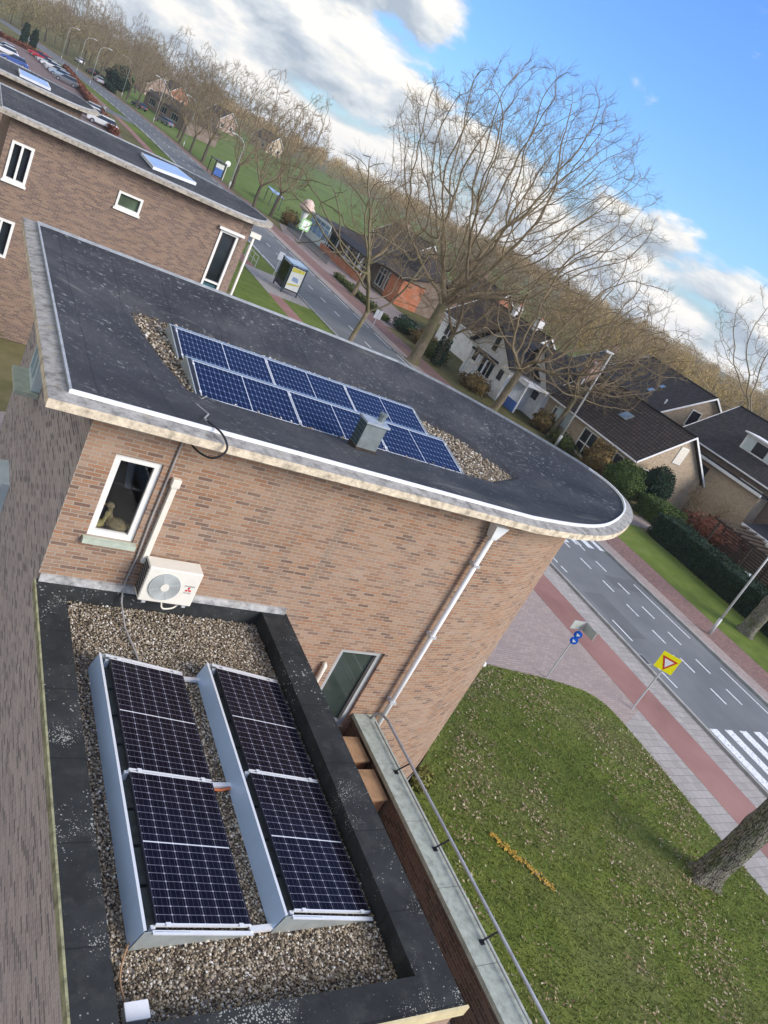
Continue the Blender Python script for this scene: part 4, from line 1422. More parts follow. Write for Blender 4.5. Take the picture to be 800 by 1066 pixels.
proto = thing('solar_panel', 'proto', 'solar panel', (0, 0, 0), 0, 'blue solar panels on the curved roof')
panel_mesh_parts(LP, 1, proto, 'cells_blue')
k = 0
for row, (yb, nm) in enumerate(((10.86, 'front row'), (12.34, 'rear row'))):
    for c_, cn in enumerate(('left end', 'middle one', 'right end')):
        o = proto if k == 0 else copy_tree(proto)
        # across the slope runs towards -Y (downhill towards the camera), along runs +X
        o.location = (3.93 + c_ * (LP + .02), yb + 1.02, 7.60)
        o.rotation_euler = Matrix(((0, 1, 0), (-math.cos(tilt), 0, -math.sin(tilt)), (-math.sin(tilt), 0, math.cos(tilt)))).to_euler()
        o['label'] = 'blue solar panel on the curved roof, %s, %s' % (nm, cn)
        k += 1
    m_ = thing('panel_mount', 'pale metal mount with a triangular end plate under the %s of blue panels' % nm, 'panel mount', (6.5, yb + .5, 7.39), 0, 'metal mounts on the curved roof')
    for x in (3.83, 9.26):
        q = MB(); q.extr([(yb - .03, 7.40), (yb + 1.22, 7.40), (yb + 1.14, 7.60), (yb + 1.03, 7.605), (yb - .03, 7.43)], 'x', x, x + .02); q.build('end_plate', 'galv', m_, True)
    q = MB(); q.hexa([(3.85, yb + 1.20, 7.40), (9.26, yb + 1.20, 7.40), (9.26, yb + 1.22, 7.40), (3.85, yb + 1.22, 7.40), (3.85, yb + 1.11, 7.60), (9.26, yb + 1.11, 7.60), (9.26, yb + 1.13, 7.60), (3.85, yb + 1.13, 7.60)])
    q.build('wind_deflector', 'deflector', m_, True)
    q = MB(); q.box(3.86, 9.25, yb + .0, yb + .03, 7.40, 7.42); q.build('base_rail', 'frame_black', m_, True)
    q = MB()
    q.hexa([(3.852, yb - .02, 7.425), (3.905, yb - .02, 7.425), (3.905, yb + 1.03, 7.60), (3.852, yb + 1.03, 7.60), (3.852, yb - .02, 7.437), (3.905, yb - .02, 7.437), (3.905, yb + 1.03, 7.612), (3.852, yb + 1.03, 7.612)])
    q.build('side_rail', 'frame_black', m_, True)

# ================================================================== bare trees
def grow(seed, H, r0, fork, spread, lv, kids, droop=0.0, lean=(0, 0), width=1.0, up=0.35, gnarl=0.16, taper=0.62, twig=0.012):
    """winter tree: returns (trunk polylines, crown polylines); each a (points, radii, level)"""
    rnd = random.Random(seed)
    trunk, crown = [], []

    def branch(p, d, L, r, level):
        n = max(3, int(5 - level * 0.4)) if level else 6
        pts, rad = [p.copy()], [r]
        q = p.copy(); dd = d.copy()
        for i in range(n):
            w = Vector((rnd.gauss(0, 1), rnd.gauss(0, 1), rnd.gauss(0, 0.7))) * gnarl * (0.5 if level == 0 else 1)
            dd = (dd + w + Vector((0, 0, up * (0.25 if level < 3 else 0.16) - droop * level * 0.03))).normalized()
            q = q + dd * (L / n)
            pts.append(q.copy()); rad.append(max(twig * 0.5, r * (1 - 0.6 * (i + 1) / n)))
        (trunk if level == 0 else crown).append((pts, rad, level))
        if level >= lv: return
        k = kids[level]
        for j in range(k):
            t = (0.72 + 0.28 * (j + 1) / k) if level == 0 else (0.25 + 0.75 * (j + 0.6 + rnd.uniform(-.3, .3)) / k)
            t = min(t, 1.0)
            f = t * n; i0 = min(int(f), n - 1); fr = f - i0
            pp = pts[i0].lerp(pts[i0 + 1], fr)
            rr = rad[i0] * (1 - fr) + rad[i0 + 1] * fr
            base = (pts[i0 + 1] - pts[i0]).normalized()
            phi = j * 2.4 + rnd.uniform(-.5, .5) + level
            ax = base.cross(Vector((0.1, 0.2, 1))) if abs(base.z) < .95 else base.cross(Vector((1, 0, 0)))
            ax.normalize()
            side = Matrix.Rotation(phi, 3, base) @ ax
            ang = spread[level] * rnd.uniform(0.75, 1.2)
            nd = (base * math.cos(ang) + side * math.sin(ang)).normalized()
            if level == 0: nd = Vector((nd.x * width, nd.y * width, nd.z)).normalized()
            ll = L * taper * rnd.uniform(0.75, 1.2) * (1.0 - 0.35 * (t if level else 0))
            if level == 0: ll = (H - fork) * rnd.uniform(0.48, 0.66)
            branch(pp, nd, ll, rr * (0.66 if level == 0 else 0.62), level + 1)

    branch(Vector((0, 0, 0)), Vector((lean[0], lean[1], 1)).normalized(), fork, r0, 0)
    return trunk, crown


def tubes_np(lst, sides=(9, 7, 5, 4, 3, 3, 3)):
    V, F, o = [], [], 0
    for pts, rad, lv in lst:
        n = sides[min(lv, len(sides) - 1)]
        P = np.array([tuple(p) for p in pts]); Rr = np.array(rad)[:, None, None]
        D = np.gradient(P, axis=0); D /= np.linalg.norm(D, axis=1)[:, None] + 1e-9
        ref = np.array([0.31, 0.17, 0.93]) if abs(D[0] @ np.array([0.31, 0.17, 0.93])) < .9 else np.array([1, 0, 0.])
        U = np.cross(D, ref); U /= np.linalg.norm(U, axis=1)[:, None] + 1e-9
        Wv = np.cross(D, U)
        a = np.arange(n) * 2 * PI / n
        ring = P[:, None] + (U[:, None] * np.cos(a)[None, :, None] + Wv[:, None] * np.sin(a)[None, :, None]) * Rr
        V.append(ring.reshape(-1, 3))
        m = len(P); i = np.arange(m - 1)[:, None] * n; k = np.arange(n)[None]; k2 = (k + 1) % n
        F.append(np.stack([i + k, i + k2, i + n + k2, i + n + k], -1).reshape(-1, 4) + o)
        o += m * n
    return np.concatenate(V), np.concatenate(F)


def colonise(seed, H, r0, fork, rad, zc, rz, off=(0, 0), n_att=1500, step=0.5, kill=1.0, reach=5.0, lean=(0, 0), tw=0.014, twigs=3, twl=0.8, limbs=5, shell=0.35, up=0.12):
    """winter tree grown towards points spread through its crown; returns (trunk, crown) polylines"""
    r = np.random.default_rng(seed)
    u = r.normal(size=(n_att, 3)); u /= np.linalg.norm(u, axis=1)[:, None]
    k = r.uniform(shell ** 3, 1, n_att) ** (1 / 3)
    lump = 1 + .13 * np.sin(u[:, 0] * 4 + seed) + .13 * np.sin(u[:, 1] * 5 + 2 * seed) + .1 * np.sin(u[:, 2] * 7)
    A = u * (k * lump)[:, None] * np.array([rad, rad, rz]) + np.array([off[0], off[1], zc])
    A = A[A[:, 2] > fork * .75]
    nodes = []; par = []
    p = np.zeros(3); d = np.array([lean[0], lean[1], 1.0]); d /= np.linalg.norm(d)
    nodes.append(p.copy()); par.append(-1)
    nt_ = max(4, int(fork / step))
    for i in range(nt_):
        d = d + r.normal(size=3) * .05; d[2] = abs(d[2]); d /= np.linalg.norm(d)
        p = p + d * fork / nt_
        nodes.append(p.copy()); par.append(len(nodes) - 2)
    ntr = len(nodes)
    # seed the limbs
    for j in range(limbs):
        a = 2 * PI * (j + r.uniform(-.3, .3)) / limbs
        dd = np.array([math.cos(a) * .75, math.sin(a) * .75, r.uniform(.5, 1.0)]); dd /= np.linalg.norm(dd)
        b = ntr - 1 - int(r.integers(0, max(1, nt_ // 4)))
        q = nodes[b].copy(); pa = b
        for i in range(3):
            q = q + dd * step; nodes.append(q.copy()); par.append(pa); pa = len(nodes) - 1
    Nn = np.array(nodes)
    alive = np.ones(len(A), bool)
    best = np.full(len(A), 1e9); bi = np.zeros(len(A), int)
    def upd(i0):
        new = Nn[i0:]
        for c in range(0, len(new), 400):
            D = np.linalg.norm(A[:, None] - new[None, c:c + 400], axis=2)
            m = D.argmin(1); mv = D[np.arange(len(A)), m]
            bt = mv < best
            best[bt] = mv[bt]; bi[bt] = m[bt] + i0 + c
    upd(max(0, ntr - 2))
    grown = {}
    for it in range(120):
        act = alive & (best < reach)
        if not act.any():
            if not alive.any(): break
            reach *= 1.5
            if reach > 60: break
            continue
        ids, inv = np.unique(bi[act], return_inverse=True)
        v = A[act] - Nn[bi[act]]; v /= np.linalg.norm(v, axis=1)[:, None] + 1e-9
        S = np.zeros((len(ids), 3)); np.add.at(S, inv, v)
        S /= np.linalg.norm(S, axis=1)[:, None] + 1e-9
        S += r.normal(size=S.shape) * .22; S[:, 2] += up
        S /= np.linalg.norm(S, axis=1)[:, None]
        keep = np.array([grown.get(i, 0) < 3 for i in ids])
        if not keep.any(): break
        for i in ids[keep]: grown[i] = grown.get(i, 0) + 1
        i0 = len(Nn)
        Nn = np.concatenate([Nn, Nn[ids[keep]] + S[keep] * step]); par.extend(ids[keep].tolist())
        upd(i0)
        alive &= best > kill
    par = np.array(par); n = len(par)
    ch = [[] for _ in range(n)]
    for i in range(1, n): ch[par[i]].append(i)
    cnt = np.zeros(n)
    for i in range(n - 1, -1, -1):
        cnt[i] = max(1.0, sum(cnt[c] for c in ch[i]))
        # children always come after parents
    ex = 0.50
    rad_ = r0 * (cnt / cnt[0]) ** ex
    rad_ = np.maximum(rad_, tw)
    trunk, crown = [], []
    tpts = [Vector(Nn[i]) for i in range(ntr)]
    trunk.append((tpts, [float(r0 * (1 - .25 * i / ntr)) for i in range(ntr)], 0))
    stack = [(ntr - 1, c) for c in ch[ntr - 1]] + [(i, c) for i in range(ntr - 1) for c in ch[i] if c >= ntr]
    while stack:
        b, c = stack.pop()
        ids = [b, c]
        while ch[ids[-1]]:
            cs = sorted(ch[ids[-1]], key=lambda x: -cnt[x])
            for o_ in cs[1:]: stack.append((ids[-1], o_))
            ids.append(cs[0])
        P = [Vector(Nn[i]) for i in ids]
        R = [float(rad_[i]) for i in ids]; R[0] = min(R[0], R[1] * 1.25)
        lv = 1 if R[1] > .12 else 2 if R[1] > .06 else 3 if R[1] > .03 else 4
        # taper inside a chain, smooth the zigzag
        for j in range(1, len(P) - 1): P[j] = P[j] * .5 + (P[j - 1] + P[j + 1]) * .25
        crown.append((P, R, lv))
        # fine twigs along the outer half
        st_ = max(1, len(P) - 4)
        for j in range(st_, len(P)):
            dd = (P[j] - P[j - 1]).normalized()
            for m in range(twigs if j == len(P) - 1 else max(1, twigs - 1)):
                w = Vector(r.normal(size=3) * .55) + dd + Vector((0, 0, .25))
                w.normalize(); L_ = twl * float(r.uniform(.5, 1.3))
                e1 = P[j] + w * L_ * .5; w2 = (w + Vector(r.normal(size=3) * .3) + Vector((0, 0, .15))).normalized()
                crown.append(([P[j], e1, e1 + w2 * L_ * .5], [tw * .95, tw * .75, tw * .5], 5))
                for q_ in range(2):
                    w3 = (w + Vector(r.normal(size=3) * .55) + Vector((0, 0, .2))).normalized()
                    s0 = P[j].lerp(e1, float(r.uniform(.4, 1)))
                    crown.append(([s0, s0 + w3 * L_ * .5], [tw * .7, tw * .45], 5))
    return trunk, crown


def flare(trunk, r0, h=0.6, f=1.6):
    pts, rad, lv = trunk[0]
    p0, p1 = pts[0], pts[1]
    ins = [p0.lerp(p1, t) for t in (0.0, 0.12, 0.35)]
    return [(ins + pts[1:], [r0 * f, r0 * 1.2, r0 * 1.02] + rad[1:], 0)] + trunk[1:]


def make_tree(name, label, loc, spec, group=None, bark='bark', twig='bark_twig', rz=0.0):
    tr, cr = colonise(**spec) if 'n_att' in spec else grow(**spec)
    t_ = thing(name, label, 'tree', loc, rz, group)
    v_, f_ = tubes_np(flare(tr, spec['r0']))
    np_mesh('trunk', v_, f_, bark, t_, True)
    v_, f_ = tubes_np(cr)
    np_mesh('crown', v_, f_, twig, t_, True)
    return t_


BIG = dict(seed=11, H=22.5, r0=0.50, fork=5.4, rad=9.7, zc=14.2, rz=8.9, off=(0.9, -0.7), n_att=5200, step=0.5, kill=0.72, reach=5.0, lean=(0.06, -0.02), tw=0.0085, twigs=4, twl=0.85, limbs=6, shell=.25, up=.05)
make_tree('bare_tree', 'tallest bare tree, wide crown against the clouds, moss on its leaning trunk', (34.6, 53.2, 0), BIG)
MEDL = dict(seed=5, H=13.0, r0=0.19, fork=3.6, rad=6.4, zc=8.6, rz=4.6, off=(-1.8, 2.2), n_att=200, step=0.5, kill=1.1, reach=6.0, lean=(-0.10, 0.12), tw=0.008, twigs=2, twl=0.9, limbs=3)
make_tree('bare_tree', 'pale thin bare tree with sparse crooked branches in front of the café street', (24.9, 46.2, 0), MEDL, bark='bark', twig='bark')
MED = dict(seed=23, H=15, r0=0.34, fork=3.8, rad=8.6, zc=8.8, rz=6.0, off=(2.2, -1.6), n_att=1700, step=0.5, kill=0.8, reach=5.0, lean=(0.12, -0.06), tw=0.009, twigs=3, twl=0.85, limbs=6, up=.0)
make_tree('bare_tree', 'broad bare tree between the roof edge and the white house', (39.8, 47.4, 0), MED)
MED2 = dict(seed=31, H=11, r0=0.24, fork=3.0, rad=4.6, zc=7.2, rz=4.6, n_att=1000, step=0.42, kill=0.7, reach=5.0, tw=0.011, twigs=3, twl=0.75, limbs=5)
make_tree('bare_tree', 'smaller bare tree with ivy on its trunk beside the white house', (38.2, 55.4, 0), MED2)
make_tree('bare_tree', 'bare tree on the far pavement in front of the café', (37.2, 73.0, 0), dict(MED2, seed=37, H=14, fork=4.2, rad=4.8, zc=9.4, rz=5.0))
make_tree('bare_tree', 'mossy bare tree growing up past the white lamp post by the brick bungalow', (44.9, 45.6, 0), dict(MED2, seed=41, H=12, fork=4.0, rad=4.8, zc=8.2, rz=4.6, lean=(0.12, -0.05), off=(1, -.6)))
RT = dict(seed=53, H=17, r0=0.20, fork=6.5, rad=6.0, zc=13.0, rz=6.8, off=(-2.6, 1.9), n_att=480, step=0.5, kill=0.9, reach=6.0, tw=0.013, twigs=3, twl=0.9, limbs=4, up=.25)
make_tree('bare_tree', 'slim bare tree against the blue sky, rising behind the dormer house', (69.5, 46.4, 0), RT, twig='bark_pale')
make_tree('bare_tree', 'young bare tree between the two apartment blocks', (1.4, 23.5, 0), dict(seed=61, H=5.2, r0=0.07, fork=1.6, spread=[0.6, 0.6, 0.6, 0.6], lv=4, kids=[5, 4, 4, 3], up=0.3, gnarl=0.2, taper=0.65, twig=0.010))


def pole_trunk(name, label, base, top, r0, r1, seed, crown_up=8):
    rnd = random.Random(seed)
    t_ = thing(name, label, 'tree', base)
    b, e = Vector((0, 0, 0)), Vector(top) - Vector(base)
    pts = [b.lerp(e, k / 7) + Vector((rnd.gauss(0, .02), rnd.gauss(0, .02), 0)) * (0 if k in (0,) else 1) for k in range(8)]
    rad = [r0 + (r1 - r0) * k / 7 for k in range(8)]
    r2_ = np.random.default_rng(seed)
    nr, ns = 46, 26
    th = np.arange(ns) * 2 * PI / ns
    ph_ = r2_.uniform(0, 6.28, 8)
    v_ = []
    for i in range(nr):
        t = i / (nr - 1); z = (e.z) * t
        c_ = b.lerp(e, t) + Vector((math.sin(z * 1.1 + ph_[0]) * .04, math.sin(z * .9 + ph_[1]) * .04, 0)) * min(1, t * 3)
        base = r0 + (r1 - r0) * t
        lob = 1 + .10 * np.sin(3 * th + ph_[2]) + .05 * np.sin(5 * th + z * .8 + ph_[3]) + .03 * np.sin(9 * th + z * 2.2 + ph_[4]) + r2_.normal(size=ns) * .012
        root = 1 + math.exp(-z / .2) * (.28 + .26 * np.sin(4 * th + ph_[5]) + .12 * np.sin(7 * th + ph_[6]))
        knot = 1 + .16 * math.exp(-((z - 2.1) / .22) ** 2) * np.exp(-(((th - 2.0 + PI) % (2 * PI) - PI) / .5) ** 2) + .14 * math.exp(-((z - 1.2) / .2) ** 2) * np.exp(-(((th - 4.4 + PI) % (2 * PI) - PI) / .5) ** 2)
        rr_ = base * lob * root * knot
        for k in range(ns): v_.append((c_.x + rr_[k] * math.cos(th[k]), c_.y + rr_[k] * math.sin(th[k]), z - .03))
    i_ = np.arange(nr - 1)[:, None] * ns; k_ = np.arange(ns)[None]; k2_ = (k_ + 1) % ns
    f_ = np.stack([i_ + k_, i_ + k2_, i_ + ns + k2_, i_ + ns + k_], -1).reshape(-1, 4)
    v_ = np.array(v_)
    np_mesh('trunk', v_, f_, 'bark_trunk', t_, True)
    _, cr = grow(seed=seed, H=crown_up + 2.0, r0=r1, fork=2.0, spread=[0.6, 0.6, 0.65, 0.65], lv=4, kids=[5, 5, 4, 3], up=0.3)
    cr = [([p + e - Vector((0, 0, 1.6)) for p in pts_], rad_, lv_) for pts_, rad_, lv_ in cr]
    v_, f_ = tubes_np(cr)
    np_mesh('crown', v_, f_, 'bark_twig', t_, True)
    return t_


pole_trunk('bare_tree', 'thick grey mossy trunk on the lawn at the right edge, beside the cycle path', (19.9, 6.8, 0), (20.35, 6.5, 6.2), 0.36, 0.27, 71)
pole_trunk('bare_tree', 'mossy trunk on the grass strip by the dark green hedge, past the street lamp', (39.6, 19.9, 0), (40.0, 19.6, 5.5), 0.42, 0.34, 72)
# ivy on the small tree
q = scatter_poly(1, [(0, 0), (1, 0), (1, 1)], rng)
def column_pts(c, r, z0, z1):
    def f(n):
        a = rng.uniform(0, 2 * PI, n); rr = r * np.sqrt(rng.uniform(0.4, 1, n)); z = rng.uniform(z0, z1, n)
        return np.stack([c[0] + rr * np.cos(a), c[1] + rr * np.sin(a), z], -1)
    return f
o = foliage('ivy', column_pts((38.2, 55.4), 0.55, 0.1, 2.6), 900, 0.09, 'leaf_dark', None, rng); tag(o, 'dark ivy wrapped round the trunk of the small tree', 'ivy')

# the row beside the street and the field: three kinds, copied -----------------
ROW = []
for k, sd in enumerate((81, 82, 83)):
    sp_ = dict(seed=sd, H=14, r0=0.24, fork=3.4, rad=4.4, zc=9.2 + .5 * k, rz=6.0, n_att=1100, step=0.5, kill=0.7, reach=5.0, tw=0.018, twigs=3, twl=0.9, limbs=5, up=.2)
    ROW.append(sp_)
row_places = [(34.6, 104.5), (38.6, 108.5), (36.0, 121.0), (35.6, 140.5), (35.0, 148.0), (34.6, 156), (36.2, 166), (34.2, 181), (31.8, 192), (31.2, 203)]
ordn = ['first', 'second', 'third', 'fourth', 'fifth', 'sixth', 'seventh', 'eighth', 'ninth', 'tenth', 'eleventh', 'twelfth', 'thirteenth', 'fourteenth', 'fifteenth', 'sixteenth']
protos = []
for k, (x, y) in enumerate(row_places):
    lab = 'bare tree in the row between street and meadow, %s counted away from the café' % ordn[k]
    if k < 3:
        o = make_tree('bare_tree', lab, (x, y, 0), ROW[k], 'bare trees beside the meadow', bark='bark_dark', twig='bark_twig'); protos.append(o)
    else:
        o = copy_tree(protos[k % 3]); o.location = (x, y, 0); o.rotation_euler = (0, 0, k * 1.9); o['label'] = lab
        s_ = 0.9 + 0.07 * ((k * 5) % 4); o.scale = (s_, s_, s_)
# trees further along the street and behind the car park
far_places = [(27, 222), (29, 238), (26, 252), (23, 268), (18, 285), (34, 232), (40, 250), (12, 300), (30, 275), (22, 305), (5, 320), (-4, 300), (44, 268), (36, 290)]
for k, (x, y) in enumerate(far_places):
    o = copy_tree(protos[k % 3]); o.location = (x, y, 0); o.rotation_euler = (0, 0, k * 2.3); s_ = 0.95 + 0.1 * (k % 4); o.scale = (s_, s_, s_)
    o['group'] = 'distant bare trees at the end of the street'
    o['label'] = 'distant bare tree at the far end of the street beyond the parked cars'
# trees in the gardens behind the houses and café
garden = [(66, 62), (74, 66), (62, 74), (70, 82), (84, 70), (78, 58), (60, 92), (66, 104), (92, 60), (98, 68), (84, 84), (104, 62), (72, 96), (112, 74), (58, 110)]
gp = []
for k, sd in enumerate((91, 92)):
    gp.append(dict(seed=sd, H=9, r0=0.16, fork=2.0, rad=3.4 + .6 * k, zc=5.4 + .5 * k, rz=3.6, n_att=520, step=0.4, kill=0.7, reach=5.0, tw=0.024, twigs=3, twl=0.8, limbs=5))
gt = []
for k, (x, y) in enumerate(garden):
    lab = 'bare garden tree among the roofs behind the houses'
    if k < 2:
        o = make_tree('bare_tree', lab, (x, y, 0), gp[k], 'bare garden trees behind the houses', bark='bark', twig='bark_twig'); gt.append(o)
    else:
        o = copy_tree(gt[k % 2]); o.location = (x, y, 0); o.rotation_euler = (0, 0, k * 1.7); s_ = 0.85 + 0.1 * (k % 4); o.scale = (s_, s_, s_)

# far woods: masses of twigs ----------------------------------------------------
def woods(name, pts, h0, h1, per, mat, label, rng, wid=0.10):
    n = len(pts)
    h = rng.uniform(h0, h1, n)
    idx = np.repeat(np.arange(n), per)
    m = len(idx)
    H_ = h[idx]
    rad = H_ * rng.uniform(0.22, 0.36, n)[idx]
    # a point inside an egg-shaped crown, twig running outward and up
    u = rng.normal(size=(m, 3)); u /= np.linalg.norm(u, axis=1)[:, None]
    rr = rng.uniform(0.15, 1, m) ** 0.55
    c = np.stack([u[:, 0] * rad * rr, u[:, 1] * rad * rr, H_ * 0.58 + u[:, 2] * H_ * 0.42 * rr], -1)
    d = np.stack([u[:, 0], u[:, 1], np.abs(u[:, 2]) * 0.5 + 0.9], -1) + rng.normal(size=(m, 3)) * .35
    d /= np.linalg.norm(d, axis=1)[:, None]
    L_ = H_[:, None] * rng.uniform(0.05, 0.13, (m, 1))
    s_ = np.cross(d, rng.normal(size=(m, 3))); s_ /= np.linalg.norm(s_, axis=1)[:, None]
    wv = s_ * wid * rng.uniform(0.5, 1.5, (m, 1))
    b = np.concatenate([pts, np.zeros((n, 1))], 1)[idx]
    V = np.stack([b + c - wv, b + c + wv, b + c + d * L_], 1)
    # trunks
    tw = 0.016 * h
    T = np.concatenate([pts, np.zeros((n, 1))], 1)
    a = rng.uniform(0, PI, n); sd = np.stack([np.cos(a) * tw, np.sin(a) * tw, 0 * tw], -1)
    sd2 = np.stack([-np.sin(a) * tw, np.cos(a) * tw, 0 * tw], -1)
    top = T + np.stack([0 * h, 0 * h, h * .75], -1)
    V2 = np.concatenate([np.stack([T - sd, T + sd, top], 1), np.stack([T - sd2, T + sd2, top], 1)])
    VV = np.concatenate([V, V2]).reshape(-1, 3)
    o = np_mesh(name, VV, np.arange(len(VV)).reshape(-1, 3), mat)
    return tag(o, label, 'woods', None, 'stuff')


def polar(n, a0, a1, d0, d1, rng):
    a = np.radians(rng.uniform(a0, a1, n)); d = np.sqrt(rng.uniform(d0 ** 2, d1 ** 2, n))
    r_ = np.sin(a) * d; f = np.cos(a) * d
    x = f * math.cos(a_) + r_ * math.sin(a_)
    y = f * math.sin(a_) - r_ * math.cos(a_)
    return np.stack([x, y], -1)


rng = np.random.default_rng(21)
woods('woods', polar(520, 4, 30, 135, 360, rng), 4, 9, 300, 'twigs_gold', 'golden brown bare wood filling the distance at the right', rng, 0.075)
woods('woods', polar(330, -2, 34, 360, 640, rng), 8, 12.5, 190, 'twigs_gold', 'far golden wood along the right horizon', rng, 0.13)
woods('woods', polar(45, 5, 26, 118, 160, rng), 3, 6.5, 320, 'twigs_olive', 'olive brown scrub and low trees in front of the golden wood', rng, 0.055)
woods('woods', polar(360, -24, 3, 420, 640, rng), 7, 11.5, 210, 'twigs_gold', 'golden bare wood beyond the green meadow', rng, 0.12)
woods('woods', polar(80, -24, 4, 330, 420, rng), 4, 8.5, 260, 'twigs_olive', 'olive brown trees along the far edge of the meadow', rng, 0.09)
woods('woods', polar(34, -9, 5, 125, 230, rng), 3, 7, 300, 'twigs_brown', 'brown scrub behind the café and the white house', rng, 0.06)
woods('woods', polar(380, -46, -22, 380, 640, rng), 8, 14, 210, 'twigs_brown', 'brown far wood beyond the end of the street', rng, 0.13)
woods('woods', polar(60, -36, -28, 270, 360, rng), 6, 11, 260, 'twigs_olive', 'brown trees around the far street junction', rng, 0.09)

# ================================================================== houses
def gable_house(name, label, loc, rz, L, W_, eave, ridge, wallm, roofm, front=(), back=(), gable=(), gable2=(), over=0.35, vmat='white_paint', fw=0.13, soff=0.25):
    """local frame: ridge along +y from 0 to L, x from 0 (front eave) to W_; the near gable is y=0"""
    t_ = thing(name, label, 'house', loc, rz)
    mb = MB()
    wall(mb, (0, L), (0, 0), 0, eave, front)
    wall(mb, (W_, 0), (W_, L), 0, eave, back, u0=L + W_)
    wall(mb, (0, 0), (W_, 0), 0, eave, [g_ for g_ in gable if g_[3] <= eave], u0=L)
    wall(mb, (W_, L), (0, L), 0, eave, gable2)
    xm = W_ / 2
    for y_, fl in ((0, 1), (L, -1)):
        tri = [(0, y_, eave), (W_, y_, eave), (xm, y_, ridge)]
        uv = [(L, eave), (L + W_, eave), (L + xm, ridge)]
        if fl < 0: tri.reverse(); uv.reverse()
        mb.face(tri, uv)
    mb.build('wall', wallm, t_)
    sl = (ridge - eave) / xm
    rf_ = MB(); th = 0.14
    for sgn in (0, 1):
        def X(x): return x if sgn == 0 else W_ - x
        z_e = eave - soff * sl + 0.12; z_r = ridge + 0.12
        e0 = -soff
        ln = math.hypot(xm - e0, z_r - z_e)
        q = [(X(e0), -over, z_e), (X(e0), L + over, z_e), (X(xm), L + over, z_r), (X(xm), -over, z_r)]
        uv = [(0, 0), (L + 2 * over, 0), (L + 2 * over, ln), (0, ln)]
        if sgn == 0: q = q[::-1]; uv = uv[::-1]
        rf_.face(q, uv)
        q2 = [(a[0], a[1], a[2] - th) for a in q][::-1]
        rf_.face(q2, uv[::-1])
        for i in range(4):
            j = (i + 1) % 4
            rf_.face([q[j], q[i], (q[i][0], q[i][1], q[i][2] - th), (q[j][0], q[j][1], q[j][2] - th)])
    ro = rf_.build('roof', roofm, t_)
    rc = MB(); rc.tube([(xm, -over + .02, ridge + .11), (xm, L + over - .02, ridge + .11)], 0.10, 8); rc.build('ridge_cap', roofm, ro)
    for y_ in (-over, L + over):
        for sgn in (0, 1):
            v_ = MB()
            x0 = -soff if sgn == 0 else W_ + soff
            y0, y1 = (y_ - .035, y_ - .003) if y_ < 0 else (y_ + .003, y_ + .035)
            z_e = eave - soff * sl + 0.12
            pts = [(x0, z_e - .12), (x0, z_e + .06), (xm, ridge + .18), (xm, ridge - 0.0)]
            v_.extr(pts, 'y', y0, y1)
            v_.build('bargeboard', vmat, t_)
    for x_ in (-soff - .12, W_ + soff + .005):
        g_ = MB(); z_e = eave - soff * sl + 0.02
        g_.box(x_, x_ + .115, -over + .04, L + over - .04, z_e - .02, z_e + .09)
        g_.build('gutter', vmat, t_)
    for h in front: window(t_, (0, L), (0, 0), h[:4], pane='glass', fw=fw, mull=h[4] if len(h) > 4 else (), trans=h[5] if len(h) > 5 else ())
    for h in gable:
        if h[3] <= eave: window(t_, (0, 0), (W_, 0), h[:4], pane='glass', fw=fw, mull=h[4] if len(h) > 4 else ())
        else:
            m_ = MB(); m_.box(h[0], h[1], -.06, -.004, h[2], h[3]); fo = m_.build('window', 'white_frame', t_)
            pn = h[4] if len(h) > 4 else 'glass'
            m_ = MB(); m_.box(h[0] + .1, h[1] - .1, -.066, -.062, h[2] + .1, h[3] - .1); m_.build('pane', pn, fo)
    return t_


def roof_window(parent, W_, eave, ridge, side, y, up, w=0.8, h=1.1, soff=0.25, pane='glass_blue'):
    xm = W_ / 2; sl = (ridge - eave) / xm
    a = math.atan(sl)
    def P(s_, yy, n_):
        x = s_ * math.cos(a); z = eave + 0.12 + s_ * math.sin(a)
        x -= n_ * math.sin(a); z += n_ * math.cos(a)
        return ((x if side == 0 else W_ - x), yy, z)
    q = MB(); q.hexa([P(up, y, 0), P(up, y + w, 0), P(up + h, y + w, 0), P(up + h, y, 0), P(up, y, .07), P(up, y + w, .07), P(up + h, y + w, .07), P(up + h, y, .07)])
    f_ = q.build('roof_window', 'vent_grey', parent)
    q = MB(); q.face([P(up + .07, y + .07, .074), P(up + .07, y + w - .07, .074), P(up + h - .07, y + w - .07, .074), P(up + h - .07, y + .07, .074)]); q.build('pane', pane, f_)


def chimney(parent, x0, x1, y0, y1, z0, z1, mat='brick_pink', pots=1):
    q = MB(); q.box(x0, x1, y0, y1, z0, z1)
    c_ = q.build('chimney', mat, parent)
    q = MB(); q.box(x0 - .06, x1 + .06, y0 - .06, y1 + .06, z1 + .002, z1 + .1); q.build('cap', 'plinth', c_)
    for k in range(pots):
        q = MB(); q.lathe([(.12, z1 + .1), (.1, z1 + .4), (.0, z1 + .4)], ((x0 + x1) / 2, y0 + (y1 - y0) * (k + .5) / pots), 8); q.build('pot', 'tank_pink', c_)


